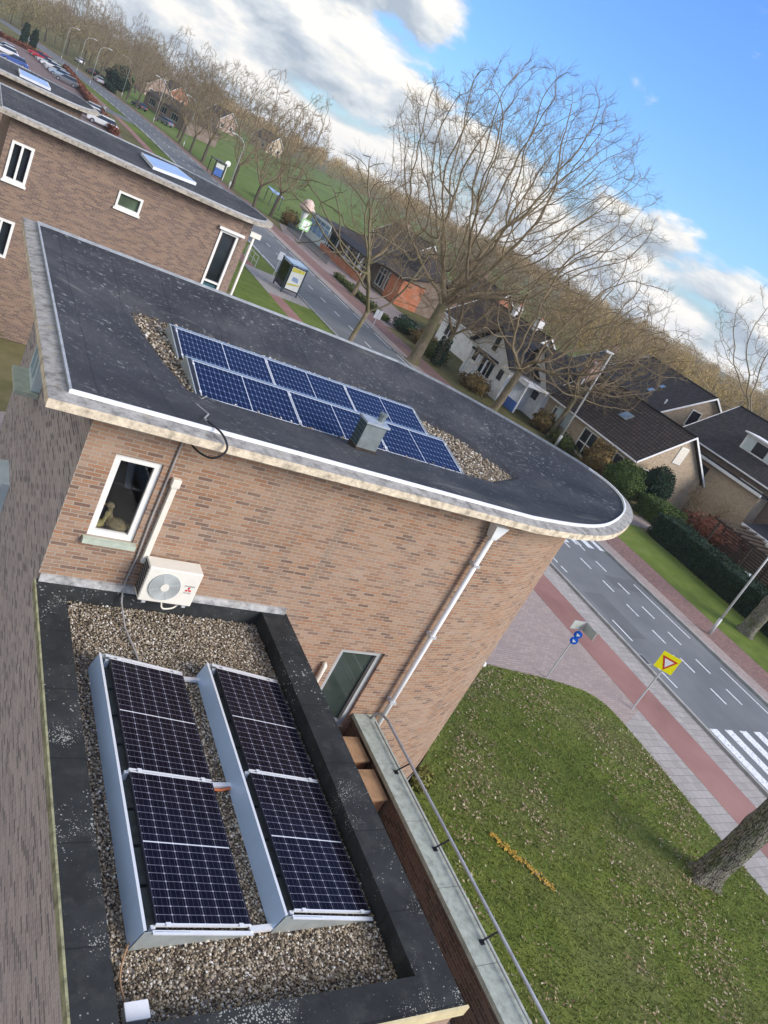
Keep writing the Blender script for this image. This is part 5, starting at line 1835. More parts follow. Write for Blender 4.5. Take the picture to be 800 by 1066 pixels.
# brick bungalow with the dark tiled roof
HA = gable_house('brick_house', 'light brick bungalow with dark tiled roof and a cream shutter high in its gable', (46, 37.6, 0), 0, 11.6, 8.1, 2.62, 5.72, 'brick_buff', 'roof_tiles_dark',
                 front=[(8.6, 10.6, 0.75, 2.2, (0.5,), ()), (5.4, 7.4, 0.1, 2.25, (0.5,), (0.45,)), (1.2, 3.6, 1.0, 2.1, (), ())], gable=[(3.6, 4.55, 3.35, 4.75, 'cream_plastic'), (1.0, 2.1, 0.9, 2.2)])
roof_window(HA, 8.1, 2.62, 5.72, 0, 4.6, 2.3, 0.95, 0.9)
q = MB(); q.tube([(1.9, 11.0, 4.4), (1.9, 11.0, 5.0)], 0.07, 8); q.build('flue', 'white_paint', HA)
q = MB(); q.box(-0.03, -0.004, 7.9, 9.9, 1.02, 2.28); q.build('wall_panel', 'bay_white', HA)
# second house behind, turned
HB = gable_house('brick_house', 'tall brick house behind the bungalow, with a bluish black roof and two gable windows', (56.4, 47.3, 0), math.radians(-21), 15, 8.6, 4.9, 8.35, 'brick_buff', 'roof_tiles_blue',
                 gable=[(3.0, 4.1, 5.1, 6.7), (4.7, 5.6, 5.3, 6.7), (1.2, 4.8, 2.6, 4.5)])
roof_window(HB, 8.6, 4.9, 8.35, 0, 5.0, 1.4, .8, .6); roof_window(HB, 8.6, 4.9, 8.35, 0, 5.2, 2.6, .7, .5)
q = MB(); q.tube([(1.1, 1.4, 5.5), (1.1, 1.4, 6.3)], 0.08, 8); q.build('flue', 'white_paint', HB)
# house with the dormer
HC = gable_house('brick_house', 'long house at the right edge with a black roof and a wide white dormer', (56, 25.0, 0), 0, 18.2, 10.0, 5.1, 8.75, 'brick_brown', 'roof_tiles_blue',
                 front=[(1.2, 2.2, 3.3, 4.5), (7.0, 9.4, 3.0, 4.5, (0.5,), ()), (12.0, 14.4, 3.0, 4.5, (0.5,), ()), (2.0, 4.5, 0.6, 2.2, (0.5,), ())])
dm = MB(); dm.box(1.45, 4.6, 10.3, 13.9, 6.2, 7.55); dmo = dm.build('dormer', 'white_paint', HC)
for y0 in (10.5, 12.8):
    q = MB(); q.box(1.42, 1.446, y0, y0 + .9, 6.35, 7.35); q.build('shutter', 'bay_white', dmo)
q = MB(); q.box(1.43, 1.446, 11.45, 12.75, 6.4, 7.35); q.build('pane', 'glass', dmo)
q = MB(); q.box(1.2, 4.6, 10.1, 14.1, 7.552, 7.68); q.build('dormer_roof', 'white_paint', dmo)
# its light brick outbuilding towards the bungalow
sh = thing('outbuilding', 'low buff brick outbuilding with a white roof edge between the bungalow and the dormer house', 'outbuilding', (54.6, 34.6, 0))
q = MB(); wall(q, (54.7, 43.0), (54.7, 33.0), 0, 4.3, [(1.0, 1.7, 3.0, 3.6), (3.8, 5.0, 2.2, 3.9)]); wall(q, (54.7, 33.0), (55.9, 33.0), 0, 4.3); wall(q, (55.9, 43.0), (54.7, 43.0), 0, 4.3); q.build('wall', 'brick_buff', sh, True)
window(sh, (54.7, 43.0), (54.7, 33.0), (1.0, 1.7, 3.0, 3.6), True); window(sh, (54.7, 43.0), (54.7, 33.0), (3.8, 5.0, 2.2, 3.9), True, frame='wood_tan')
q = MB(); q.box(54.4, 55.95, 32.8, 43.2, 4.302, 4.42); q.build('roof', 'roof_black', sh, True)
q = MB(); q.box(54.33, 54.396, 32.8, 43.2, 4.25, 4.46); q.build('roof_edge', 'white_paint', sh, True)

# the white house, two gabled wings and a canopy
WA = gable_house('white_house', 'white rendered house with a gabled front and a glazed bay, dark roof', (42.2, 57.3, 0), -PI / 2, 8.5, 6.6, 3.1, 5.35, 'white_stucco', 'roof_black',
                 gable=[(2.7, 3.6, 3.2, 4.7), (0.6, 1.6, 1.4, 2.9), (2.2, 4.4, 0.9, 2.5, (0.33, 0.66), ()), (5.0, 6.0, 1.4, 2.6)], vmat='timber_dark', over=0.45)
q = MB(); q.box(1.9, 4.7, -1.3, -0.05, 2.62, 2.8); q.build('porch_roof', 'roof_black', WA)
for x in (2.0, 3.3, 4.6):
    q = MB(); q.box(x - .06, x + .06, -1.25, -1.13, 0, 2.61); q.build('porch_post', 'white_paint', WA)
WAr = gable_house('white_house', 'long dark roofed wing of the white house with a chimney, towards the café', (45.6, 57.0, 0), 0, 11.5, 8.0, 2.9, 5.9, 'white_stucco', 'roof_tiles_dark', front=[(1.0, 2.8, 0.8, 2.3, (0.5,), ()), (7.4, 8.4, 0.8, 2.3)])
chimney(WAr, 3.6, 4.3, 2.0, 2.6, 5.2, 6.9, 'white_stucco', 1)
chimney(WAr, 3.6, 4.3, 6.0, 6.6, 5.2, 6.9, 'white_stucco', 1)
WB = gable_house('white_house', 'white house with a plain gable facing the street and a dark roof, beside the bungalow', (45.4, 54.6, 0), -PI / 2, 9.5, 5.6, 3.0, 5.6, 'white_stucco', 'roof_black',
                 gable=[(2.6, 3.5, 3.2, 4.1), (3.6, 4.9, 1.3, 2.3)], vmat='timber_dark')
chimney(WB, 4.6, 5.7, 3.0, 4.2, 3.2, 6.4, 'brick_pink', 2)
cn = thing('canopy', 'flat white canopy on posts in front of the white house with the plain gable', 'canopy', (44, 50.5, 0))
q = MB(); q.box(42.9, 45.2, 48.6, 54.4, 2.55, 2.75); q.build('roof', 'white_paint', cn, True)
q = MB(); q.box(42.82, 42.896, 48.6, 54.4, 2.45, 2.83); q.build('fascia', 'white_stucco', cn, True)
for y in (48.9, 51.5, 54.1):
    q = MB(); q.box(43.0, 43.12, y - .06, y + .06, 0, 2.55); q.build('post', 'white_paint', cn, True)
q = MB(); q.box(42.88, 42.95, 48.9, 54.1, 0.0, 0.9); q.build('screen', 'hub_blue', cn, True)
chp = thing('brick_outhouse', 'pinkish brick outhouse wall with a sloping top between the white house and the bungalow', 'outhouse', (49, 50, 0))
q = MB(); q.extr([(49.2, 0), (52.0, 0), (52.0, 4.3), (50.6, 5.4), (49.2, 4.3)], 'y', 49.9, 52.6); q.build('wall', 'brick_pink', chp, True)
q = MB()
for (xa, za), (xb, zb) in (((49.0, 4.2), (50.6, 5.46)), ((50.6, 5.46), (52.2, 4.2))):
    q.hexa([(xa, 49.7, za), (xb, 49.7, zb), (xb, 52.8, zb), (xa, 52.8, za), (xa, 49.7, za + .1), (xb, 49.7, zb + .1), (xb, 52.8, zb + .1), (xa, 52.8, za + .1)])
q.build('roof', 'roof_tiles_dark', chp, True)

# roofs deeper in the gardens
for k, (loc, rz, L_, W_, e, r_h, wm, rm, lab) in enumerate((
        ((66, 68, 0), -0.6, 10, 7, 3.2, 6.0, 'brick_buff', 'roof_tiles_blue', 'small far house with a dark roof and pale gable above the gardens'),
        ((73, 60, 0), -0.5, 12, 7.5, 3.0, 5.6, 'brick_brown', 'roof_tiles_blue', 'far low house with bluish roof windows behind the tall brick house'),
        ((70, 124, 0), 0.2, 12, 8, 2.6, 5.4, 'brick_brown', 'roof_tiles_dark', 'far brown brick house with a dark roof beyond the café'),
        ((66, 92, 0), 0.1, 9, 7, 2.8, 5.6, 'brick_orange', 'roof_tiles_dark', 'orange brick house seen between the branches of the tallest tree'))):
    hh = gable_house('far_house', lab, loc, rz, L_, W_, e, r_h, wm, rm, gable=[(1.2, 2.4, 0.9, 2.2), (W_ - 2.4, W_ - 1.2, 0.9, 2.2)], front=[(2, 3.6, .9, 2.2)])
    if k == 1:
        roof_window(hh, W_, e, r_h, 0, 2.0, 1.0, 1.6, 1.0); roof_window(hh, W_, e, r_h, 0, 5.0, 1.0, 1.6, 1.0)
    chimney(hh, W_ / 2 - .3, W_ / 2 + .3, L_ * .7, L_ * .7 + .6, r_h - .4, r_h + .9)

# houses along the far side of the meadow
for k, (x, y, rz, wm, rm, nm) in enumerate(((74, 290, 0.4, 'brick_pink', 'roof_tiles_dark', 'pinkish house beyond the meadow, rightmost of the small group'), (58, 300, 0.3, 'brick_orange', 'roof_tiles_dark', 'orange brick house beyond the meadow, between two pinkish ones'),
                                            (46, 272, 0.2, 'brick_pink', 'roof_tiles_dark', 'pinkish house beyond the meadow, close behind the tree row'), (96, 300, 0.5, 'brick_buff', 'roof_tiles_blue', 'buff house beyond the meadow, apart from the others'))):
    hh = gable_house('far_house', nm, (x, y, 0), rz, 9, 8, 3.2, 6.6, wm, rm, front=[(1.2, 2.6, .9, 2.4), (5.5, 7, .9, 2.4)], gable=[(1.2, 2.6, .9, 2.4), (5.2, 6.6, .9, 2.4)])
    hh['group'] = 'houses beyond the meadow'

# the second and third apartment blocks -------------------------------------------
def block(name, label, x0, x1, y0, y1, tipy, holes, wm, ztop=7.63, base_x=None):
    t_ = thing(name, label, 'apartment building', (x0, y0, 0))
    cur = catmull([(x1 - 2.4, y0), (x1 - 1.0, y0 + .25), (x1 - .1, y0 + 1.4), (x1, tipy), (x1 - .6, y1 - 1.2), (x1 - 2.6, y1)], 5)
    wo = [(x0, y0)] + cur + [(x0, y1)]
    q = MB(); u = wall(q, wo[0], wo[1], 0, ztop + .02, holes, .12)
    for a, b in zip(wo[1:], wo[2:] + wo[:1]): u += wall(q, a, b, 0, ztop + .02, u0=u)
    q.build('wall', wm, t_, True)
    rim = [(x0 - .35, y0 - .2)] + [(p[0] + .25, p[1]) for p in offset_poly(wo, .22)[1:-1]] + [(x0 - .35, y1 + .2)]
    # widen the roof at the rounded end
    out_ = offset_poly(rim, .28)
    tp_, fc_, rf2 = MB(), MB(), MB()
    n_ = len(rim)
    for k in range(n_):
        k2 = (k + 1) % n_
        tp_.face([(*out_[k], ztop + .115), (*out_[k2], ztop + .115), (*rim[k2], ztop + .14), (*rim[k], ztop + .14)])
        fc_.face([(*out_[k], ztop), (*out_[k2], ztop), (*out_[k2], ztop + .115), (*out_[k], ztop + .115)])
    fc_.face([(*p, ztop) for p in reversed(out_)])
    fc_.build('cornice', 'cornice_grey', t_, True); tp_.build('cornice_top', 'cornice_grey', t_, True)
    inn_ = offset_poly(rim, -.02)
    q = MB()
    for k in range(n_):
        k2 = (k + 1) % n_
        a_2 = [rim[k], rim[k2], inn_[k2], inn_[k]]
        q.hexa([(p[0], p[1], ztop + .10) for p in a_2] + [(p[0], p[1], ztop + .19) for p in a_2])
    q.build('roof_edge_strip', 'strip_grey', t_, True)
    cx, cy = sum(p[0] for p in rim) / n_, sum(p[1] for p in rim) / n_
    mid = [(p[0] * .55 + cx * .45, p[1] * .55 + cy * .45) for p in rim]
    for k in range(n_):
        k2 = (k + 1) % n_
        rf2.face([(*rim[k], ztop + .142), (*rim[k2], ztop + .142), (*mid[k2], ztop + .02), (*mid[k], ztop + .02)])
    rf2.face([(*p, ztop + .02) for p in mid])
    rf2.build('roof', 'bitumen', t_, True)
    return t_, wo


B2H = [(0.20, 0.92, 5.6, 6.92), (3.85, 4.75, 6.18, 6.78), (7.78, 8.55, 2.6, 6.95), (-0.0 + 0.12, 0.95, 2.95, 4.3), (1.0, 1.85, 0.4, 1.6)]
b2, wo2 = block('apartment_building', 'second brick apartment block behind, with cream window frames under a black roof', 1.62, 11.1, 31.0, 37.2, 33.6, [B2H[0], B2H[1], B2H[2], B2H[3]], 'brick_block')
window(b2, wo2[0], wo2[1], B2H[0], True, pane='glass', fw=.09, mull=(0.5,), sill='white_frame', proud=.04)
q = MB()
q.box(1.92, 2.14, 31.085, 31.09, 5.7, 6.82)
for k in range(4): q.box(2.23 + k * .06, 2.262 + k * .06, 31.085, 31.09, 5.7, 6.82)
q.build('blind', 'cream_plastic', b2, True)
window(b2, wo2[0], wo2[1], B2H[1], True, pane='glass_green', fw=.08, sill='white_frame', proud=.04)
wd = window(b2, wo2[0], wo2[1], B2H[2], True, pane='glass', fw=.09, trans=(0.52,), proud=.04)
q = MB(); q.box(9.30 + .19, 9.30 + .77, 31.06, 31.085, 2.7, 4.75); q.build('panel', 'door_teal', wd, True)
q = MB(); q.box(9.30, 10.35, 30.85, 30.99, 6.96, 7.06); q.build('lintel', 'white_frame', b2, True)
window(b2, wo2[0], wo2[1], B2H[3], True, pane='glass', fw=.09, mull=(0.5,), proud=.04)
d2 = thing('drainpipe', 'cream drainpipe on the second apartment block beside its tall window', 'drainpipe', (10.72, 30.9, 0))
q = MB(); q.tube([(10.70, 30.9, 0.1), (10.70, 30.9, 4), (10.70, 30.9, 7.15)], .055, 8); q.build('pipe', 'cream_plastic', d2, True, True)
q = MB(); q.box(10.5, 10.95, 30.82, 31.0, 7.15, 7.34); q.build('hopper', 'cream_plastic', d2, True)
s2 = thing('roof_light', 'pale blue rectangular roof light on the second block', 'roof light', (7.6, 34.5, 7.7))
q = MB(); q.hexa([(6.75, 33.2, 7.68), (8.75, 34.2, 7.68), (8.35, 36.6, 7.68), (6.7, 36.0, 7.68), (6.75, 33.2, 7.80), (8.75, 34.2, 7.80), (8.35, 36.6, 7.80), (6.7, 36.0, 7.80)]); q.build('kerb', 'alu', s2, True)
q = MB(); q.face([(6.8, 33.28, 7.806), (8.68, 34.25, 7.806), (8.3, 36.5, 7.806), (6.76, 35.95, 7.806)]); q.build('glazing', 'skylight_dome', s2, True)
b3, wo3 = block('apartment_building', 'third brick apartment block beyond the second, only its roof and top courses seen', -6.0, 5.2, 43.2, 49.6, 46.2, [], 'brick_block')
s3 = thing('roof_light', 'blue grey roof light on the third block', 'roof light', (2.8, 46.6, 7.7))
q = MB(); q.box(2.25, 3.65, 45.3, 47.9, 7.68, 7.80); q.build('kerb', 'alu', s3, True)
q = MB(); q.face([(2.3, 45.35, 7.806), (3.6, 45.35, 7.806), (3.6, 47.85, 7.806), (2.3, 47.85, 7.806)]); q.build('glazing', 'skylight_dome', s3, True)

# ================================================================== café
cf = thing('cafe', 'low café building with a dark roof, glazed porches and an orange brick end', 'café', (44.8, 78, 0))
q = MB()
CFH = [(0.6, 3.2, 0.7, 2.6), (3.6, 6.2, 0.7, 2.6), (9.0, 11.4, 0.5, 2.6), (12.2, 14.2, 0.5, 2.6), (15.2, 17.2, 0.5, 2.6), (20.2, 22.2, 0.4, 2.6), (22.8, 25.2, 0.4, 2.6)]
wall(q, (45.6, 106), (45.6, 79.0), 0, 3.0, CFH); wall(q, (54.5, 79.0), (54.5, 106), 0, 3.0); wall(q, (54.5, 106), (45.6, 106), 0, 3.0)
q.build('wall', 'brick_brown', cf, True)
q = MB(); wall(q, (48.4, 78.9), (54.5, 78.9), 0, 3.0); q.face([(45.55, 78.9, 3.0), (54.5, 78.9, 3.0), (50.0, 78.9, 4.4)], [(0, 3), (8.9, 3), (4.5, 4.4)]); q.build('gable_wall', 'brick_brown', cf, True)
q = MB(); wall(q, (45.3, 78.9), (48.4, 78.9), 0, 2.9)
wall(q, (45.3, 82.2), (45.3, 78.9), 0, 2.9); q.build('end_wall', 'brick_orange', cf, True)
for k, h in enumerate(CFH):
    window(cf, (45.6, 106), (45.6, 79.0), h, True, frame='bay_white' if k < 2 else 'white_frame', fw=.09, mull=(0.33, 0.66) if k < 2 else (0.5,), trans=(0.7,), proud=.05)
q = MB()
for (xa, za), (xb, zb) in (((44.9, 2.85), (50.0, 4.45)), ((55.1, 2.85), (50.0, 4.45))):
    ln = 5.3
    q.face([(xa, 78.5, za + .16), (xb, 78.5, zb + .16), (xb, 98.5, zb + .16), (xa, 98.5, za + .16)], [(0, 0), (0, ln), (20, ln), (20, 0)])
    q.face([(xa, 78.5, za), (xb, 78.5, zb), (xb, 98.5, zb), (xa, 98.5, za)])
    q.face([(xa, 78.5, za), (xa, 98.5, za), (xa, 98.5, za + .16), (xa, 78.5, za + .16)])
    q.face([(xa, 78.5, za), (xb, 78.5, zb), (xb, 78.5, zb + .16), (xa, 78.5, za + .16)])
q.build('roof', 'roof_tiles_dark', cf, True)
q = MB(); q.box(43.2, 54.8, 98.6, 106.4, 3.02, 3.2); q.build('flat_roof', 'roof_tiles_blue', cf, True)
q = MB(); q.box(43.1, 43.196, 98.5, 106.4, 2.95, 3.25); q.build('roof_edge', 'bay_white', cf, True)
q = MB()
for y in (98.8, 100.7, 102.6, 104.4, 106.1): q.box(43.3, 43.42, y - .07, y + .07, 0, 3.0)
for z in (0.9, 2.4): q.box(43.32, 43.40, 98.8, 106.1, z - .05, z + .05)
q.box(43.33, 43.39, 98.8, 106.1, 0, .85)
q.build('porch_frame', 'bay_white', cf, True)
q = MB(); q.box(43.35, 43.37, 98.9, 106.0, .95, 2.95); q.build('porch_glass', 'glass_blue', cf, True)
q = MB(); q.hexa([(43.0, 84.0, 2.7), (45.5, 84.0, 3.05), (45.5, 97.8, 3.05), (43.0, 97.8, 2.7), (43.0, 84.0, 2.82), (45.5, 84.0, 3.17), (45.5, 97.8, 3.17), (43.0, 97.8, 2.82)]); q.build('awning', 'roof_black', cf, True)
for y in (84.2, 87.6, 91, 94.4, 97.6):
    q = MB(); q.box(43.05, 43.17, y - .06, y + .06, 0, 2.72); q.build('awning_post', 'white_paint', cf, True)
q = MB(); q.hexa([(47.6, 81.5, 3.5), (53.6, 81.5, 3.0), (53.6, 88.0, 3.0), (47.6, 88.0, 3.5), (49.2, 82.2, 6.0), (51.6, 82.2, 6.0), (51.6, 87.2, 6.0), (49.2, 87.2, 6.0)]); q.build('upper_roof', 'roof_tiles_blue', cf, True)
tw = thing('terrace_wall', 'low orange brick terrace wall with a white railing in front of the café', 'wall', (42.6, 84, 0))
q = MB(); wall(q, (42.3, 97.5), (42.3, 83.5), 0, .8); wall(q, (42.55, 83.5), (42.55, 97.5), 0, .8); wall(q, (42.3, 83.5), (42.55, 83.5), 0, .8); wall(q, (42.55, 97.5), (42.3, 97.5), 0, .8); q.box(42.27, 42.58, 83.47, 97.53, .80, .87); q.build('wall', 'brick_orange', tw, True)
q = MB(); q.box(42.40, 42.45, 83.6, 97.4, 1.2, 1.25)
for y in np.arange(83.7, 97.5, 2.3): q.box(42.40, 42.45, y - .03, y + .03, .87, 1.2)
q.build('railing', 'white_paint', tw, True)
for k, (y, lab) in enumerate(((87.0, 'white parasol folded on the café terrace'),)):
    ps = thing('parasol', lab, 'parasol', (43.9, y, 0))
    q = MB(); q.lathe([(.05, 0), (.04, 2.6), (0, 2.62)], (43.6, y), 8); q.build('pole', 'white_paint', ps, True)
    q = MB(); q.lathe([(.30, .95), (.34, 1.1), (.22, 2.0), (.05, 2.55), (0, 2.56)], (43.6, y), 10); q.build('cover', 'white_paint', ps, True, True)
fn = thing('fence', 'dark green spear fence along the far pavement before the café porch', 'fence', (39.0, 88, 0))
q = MB(); q.box(39.0, 39.04, 86, 102, .95, 1.0); q.box(39.0, 39.04, 86, 102, .18, .23); q.build('rails', 'vent_teal', fn, True)
q = MB()
for y in np.arange(86, 102.1, .28): q.box(39.005, 39.035, y - .03, y + .03, .05, 1.12)
q.build('pickets', 'vent_teal', fn, True)
def hedge_box(x0, x1, y0, y1, h, n, size, mat, name, label, seed, rough=.12):
    r2 = np.random.default_rng(seed)
    t_ = thing(name, label, 'hedge', ((x0 + x1) / 2, (y0 + y1) / 2, 0))
    q = MB(); nx, ny = max(2, int((x1 - x0) / .5)), max(2, int((y1 - y0) / .5))
    q.box(x0 + .12, x1 - .12, y0 + .12, y1 - .12, 0, h - .12); q.build('core', 'leaf_dark' if 'dark' in mat else mat, t_, True)
    def pts(n_):
        fx, fy, fz = (x1 - x0), (y1 - y0), h
        ar = np.array([fx * fy, fx * fz, fx * fz, fy * fz, fy * fz]); w_ = r2.choice(5, n_, p=ar / ar.sum())
        u_, v_ = r2.random(n_), r2.random(n_)
        P = np.zeros((n_, 3))
        for k in range(5):
            m_ = w_ == k
            if k == 0: P[m_] = np.stack([x0 + u_[m_] * fx, y0 + v_[m_] * fy, np.full(m_.sum(), h)], -1)
            if k == 1: P[m_] = np.stack([x0 + u_[m_] * fx, np.full(m_.sum(), y0), v_[m_] * h], -1)
            if k == 2: P[m_] = np.stack([x0 + u_[m_] * fx, np.full(m_.sum(), y1), v_[m_] * h], -1)
            if k == 3: P[m_] = np.stack([np.full(m_.sum(), x0), y0 + u_[m_] * fy, v_[m_] * h], -1)
            if k == 4: P[m_] = np.stack([np.full(m_.sum(), x1), y0 + u_[m_] * fy, v_[m_] * h], -1)
        lump = 0.5 * np.sin(P[:, 1] * 1.9 + P[:, 2] * 2.1) + 0.5 * np.sin(P[:, 0] * 2.3 + P[:, 1] * 0.83 + 1)
        return P + r2.normal(size=P.shape) * rough * .5 + lump[:, None] * rough * .5 - np.array([(0, 0, rough)]) - t_loc
    t_loc = np.array(t_.location)
    foliage('leaves', pts, n, size, mat, t_, r2)
    return t_


def bush(label, c, r, n, size, mat, seed, name='shrub', core=True, cat='shrub', group=None, lumpy=.18):
    r2 = np.random.default_rng(seed)
    t_ = thing(name, label, cat, (c[0], c[1], 0), 0, group)
    if core:
        q = MB(); q.ell((0, 0, c[2]), (r[0] * .82, r[1] * .82, r[2] * .82), 12, 8); q.build('core', mat, t_)
    def pts(n_):
        u_ = r2.normal(size=(n_, 3)); u_ /= np.linalg.norm(u_, axis=1)[:, None]
        k = 1 + lumpy * (np.sin(u_[:, 0] * 5 + seed) * np.sin(u_[:, 1] * 6 + 1) + .5 * np.sin(u_[:, 2] * 9)) + r2.normal(size=n_) * .05
        P = u_ * np.array(r) * k[:, None] * r2.uniform(.86, 1, (n_, 1)) + np.array([0, 0, c[2]])
        P[:, 2] = np.maximum(P[:, 2], 0.03)
        return P
    foliage('leaves', pts, n, size, mat, t_, r2)
    return t_


hedge_box(42.0, 44.0, 16.5, 30.4, 1.7, 16000, .075, 'leaf_dark', 'hedge', 'long dark green clipped hedge beside the grass strip', 101)
hedge_box(44.4, 47.0, 31.8, 34.2, 1.5, 5000, .07, 'leaf_green', 'hedge', 'square clipped green hedge in front of the dark green hedge', 102)
bush('round topped clipped evergreen bush against the bungalow gable', (47.6, 36.0, 1.5), (1.25, 1.25, 1.65), 6000, .07, 'leaf_dark', 103, lumpy=.05)
bush('broad green conifer bush in the bungalow front garden', (44.0, 35.9, 1.25), (1.5, 1.6, 1.35), 6000, .07, 'leaf_green', 104, lumpy=.12)
bush('yellowish russet shrub in front of the bungalow window', (44.2, 39.2, 1.15), (1.15, 1.3, 1.25), 4200, .08, 'leaf_russet', 105, lumpy=.3)
bush('small russet bush at the foot of the white lamp post', (44.6, 46.6, .7), (1.1, 1.1, .8), 2000, .08, 'leaf_russet', 106, lumpy=.3)
bush('low olive hedge bush left of the bungalow door', (44.4, 43.4, .5), (.7, 1.6, .6), 2000, .07, 'leaf_lime', 107, lumpy=.3)
bush('red brown shrub behind the pergola', (50.5, 31.5, .9), (1.8, 2.4, 1.0), 3200, .09, 'leaf_redbrown', 108, lumpy=.3)
bush('yellow green clump of plants at the foot of the curved brick corner', (11.95, 9.85, .22), (.26, .26, .26), 500, .05, 'leaf_yellow', 109, lumpy=.3)
hedge_box(37.6, 38.4, 66, 80, .6, 3500, .09, 'leaf_lime', 'hedge', 'sparse olive hedge between the far cycle path and the café forecourt', 110, .2)
bush('russet bush by the green spear fence', (41.0, 107.5, .9), (1.3, 1.3, 1.1), 1500, .1, 'leaf_russet', 111, lumpy=.3)
for k, (x, y, mt, lab) in enumerate(((39.3, 58.0, 'leaf_lime', 'olive shrub in the front garden below the white gable'), (40.0, 61.5, 'leaf_russet', 'brown shrub left of the white gable'), (40.2, 51.5, 'leaf_russet', 'brown shrub in front of the flat white canopy'), (39.4, 64.6, 'leaf_dark', 'dark evergreen shrub at the corner of the café forecourt'))):
    bush(lab, (x, y, .6), (1.2, 1.5, .75), 1800, .08, mt, 120 + k, lumpy=.3)
# bare bush by the dormer house
r2 = np.random.default_rng(130)
make_tree('bare_bush', 'bare grey bush in the garden before the dormer house', (51.5, 34.0, 0), dict(seed=131, H=4.2, r0=.12, fork=.5, spread=[.8, .6, .6, .6, .6], lv=5, kids=[9, 5, 4, 4, 3], up=.25, gnarl=.2, taper=.62, twig=.012))

# pergola, garden chairs ----------------------------------------------------------
pg = thing('pergola', 'dark timber pergola with trellis beams behind the long hedge', 'pergola', (50, 26, 0))
for x in (48.4, 51.6):
    for y in (21.5, 24.5, 27.5, 30.5):
        q = MB(); q.box(x - .06, x + .06, y - .06, y + .06, 0, 2.2); q.build('post', 'timber_dark', pg, True)
for x in (48.4, 51.6):
    q = MB(); q.box(x - .05, x + .05, 21, 31, 2.202, 2.34); q.build('beam', 'timber_dark', pg, True)
for k in range(14):
    q = MB(); q.box(48.0, 52.0, 21.2 + k * .72, 21.27 + k * .72, 2.342, 2.46); q.build('rafter', 'timber_dark', pg, True)
tr = thing('trellis', 'brown slatted trellis screen beside the pergola', 'trellis', (49.3, 28, 0))
q = MB()
for k in range(9): q.box(49.35, 49.38, 20.5, 30.6, .2 + k * .2, .29 + k * .2)
q.build('slats', 'timber_dark', tr, True)
for y in (20.6, 23.1, 25.6, 28.1, 30.5):
    q = MB(); q.box(49.40, 49.48, y - .04, y + .04, 0, 2.0); q.build('post', 'timber_dark', tr, True)


def garden_chair(loc, rz, lab, mat='white_paint'):
    t_ = thing('garden_chair', lab, 'garden chair', loc, rz, 'white garden chairs')
    q = MB(); q.box(-.25, .25, -.25, .25, .42, .46); q.build('seat', mat, t_)
    q = MB(); q.hexa([(-.25, .22, .461), (.25, .22, .461), (.25, .26, .461), (-.25, .26, .461), (-.24, .36, .98), (.24, .36, .98), (.24, .40, .98), (-.24, .40, .98)]); q.build('backrest', mat, t_)
    for x in (-.22, .22):
        for y in (-.22, .22):
            q = MB(); q.box(x - .02, x + .02, y - .02, y + .02, 0, .419); q.build('leg', mat, t_)
        q = MB(); q.box(x - .025, x + .025, -.22, .24, .64, .67); q.build('armrest', mat, t_)


garden_chair((46.6, 26.9, 0), .4, 'white garden chair behind the hedge, facing the pergola')
garden_chair((46.9, 25.6, 0), -.5, 'white garden chair behind the hedge, nearer the street lamp')
gt_ = thing('garden_table', 'pale grey sheeted garden table under the pergola edge', 'garden table', (47.6, 24.0, 0))
q = MB(); q.box(-.5, .5, -.8, .8, .70, .74); q.build('tabletop', 'vent_light', gt_)
for x in (-.45, .45):
    for y in (-.72, .72):
        q = MB(); q.box(x - .03, x + .03, y - .03, y + .03, 0, .70); q.build('leg', 'vent_light', gt_)
cr_ = thing('carport', 'long low shed with a grey roof and white edge beside the pergola', 'shed', (53, 24, 0))
q = MB(); wall(q, (52.6, 31.0), (52.6, 18.0), 0, 2.3); wall(q, (52.6, 18), (55.2, 18), 0, 2.3); wall(q, (55.2, 18), (55.2, 31), 0, 2.3); wall(q, (55.2, 31), (52.6, 31), 0, 2.3); q.build('wall', 'brick_brown', cr_, True)
q = MB(); q.hexa([(52.2, 17.6, 2.30), (55.4, 17.6, 2.9), (55.4, 31.4, 2.9), (52.2, 31.4, 2.30), (52.2, 17.6, 2.40), (55.4, 17.6, 3.0), (55.4, 31.4, 3.0), (52.2, 31.4, 2.40)]); q.build('roof', 'roof_black', cr_, True)
q = MB(); q.box(52.12, 52.196, 17.6, 31.4, 2.25, 2.45); q.build('roof_edge', 'white_paint', cr_, True)

# ================================================================== signs, lamps, bus stop
ys = thing('road_sign', 'yellow square sign with a red and white give way triangle by the cycle path', 'road sign', (23.3, 13.15, 0), math.radians(-41))
q = MB(); q.tube([(0, 0, 0), (.01, 0, 1.3), (.02, 0, 2.5)], .032, 8); q.build('pole', 'steel', ys)
q = MB(); q.hexa([(-.33, -.05, 1.83), (.33, -.05, 1.83), (.33, -.035, 1.83), (-.33, -.035, 1.83), (-.33, -.05, 2.49), (.33, -.05, 2.49), (.33, -.035, 2.49), (-.33, -.035, 2.49)]); bd = q.build('board', 'sign_yellow', ys)
def tri_plate(cx, cz, s_, y_, mat, parent, nm):
    q_ = MB(); h_ = s_ * math.sqrt(3) / 2
    q_.face([(cx - s_ / 2, y_, cz + h_ * .36), (cx, y_, cz - h_ * .64), (cx + s_ / 2, y_, cz + h_ * .36)])
    return q_.build(nm, mat, parent)
tri_plate(0, 2.17, .56, -.054, 'sign_red', bd, 'triangle')
tri_plate(0, 2.17, .35, -.057, 'sign_white', bd, 'triangle_field')

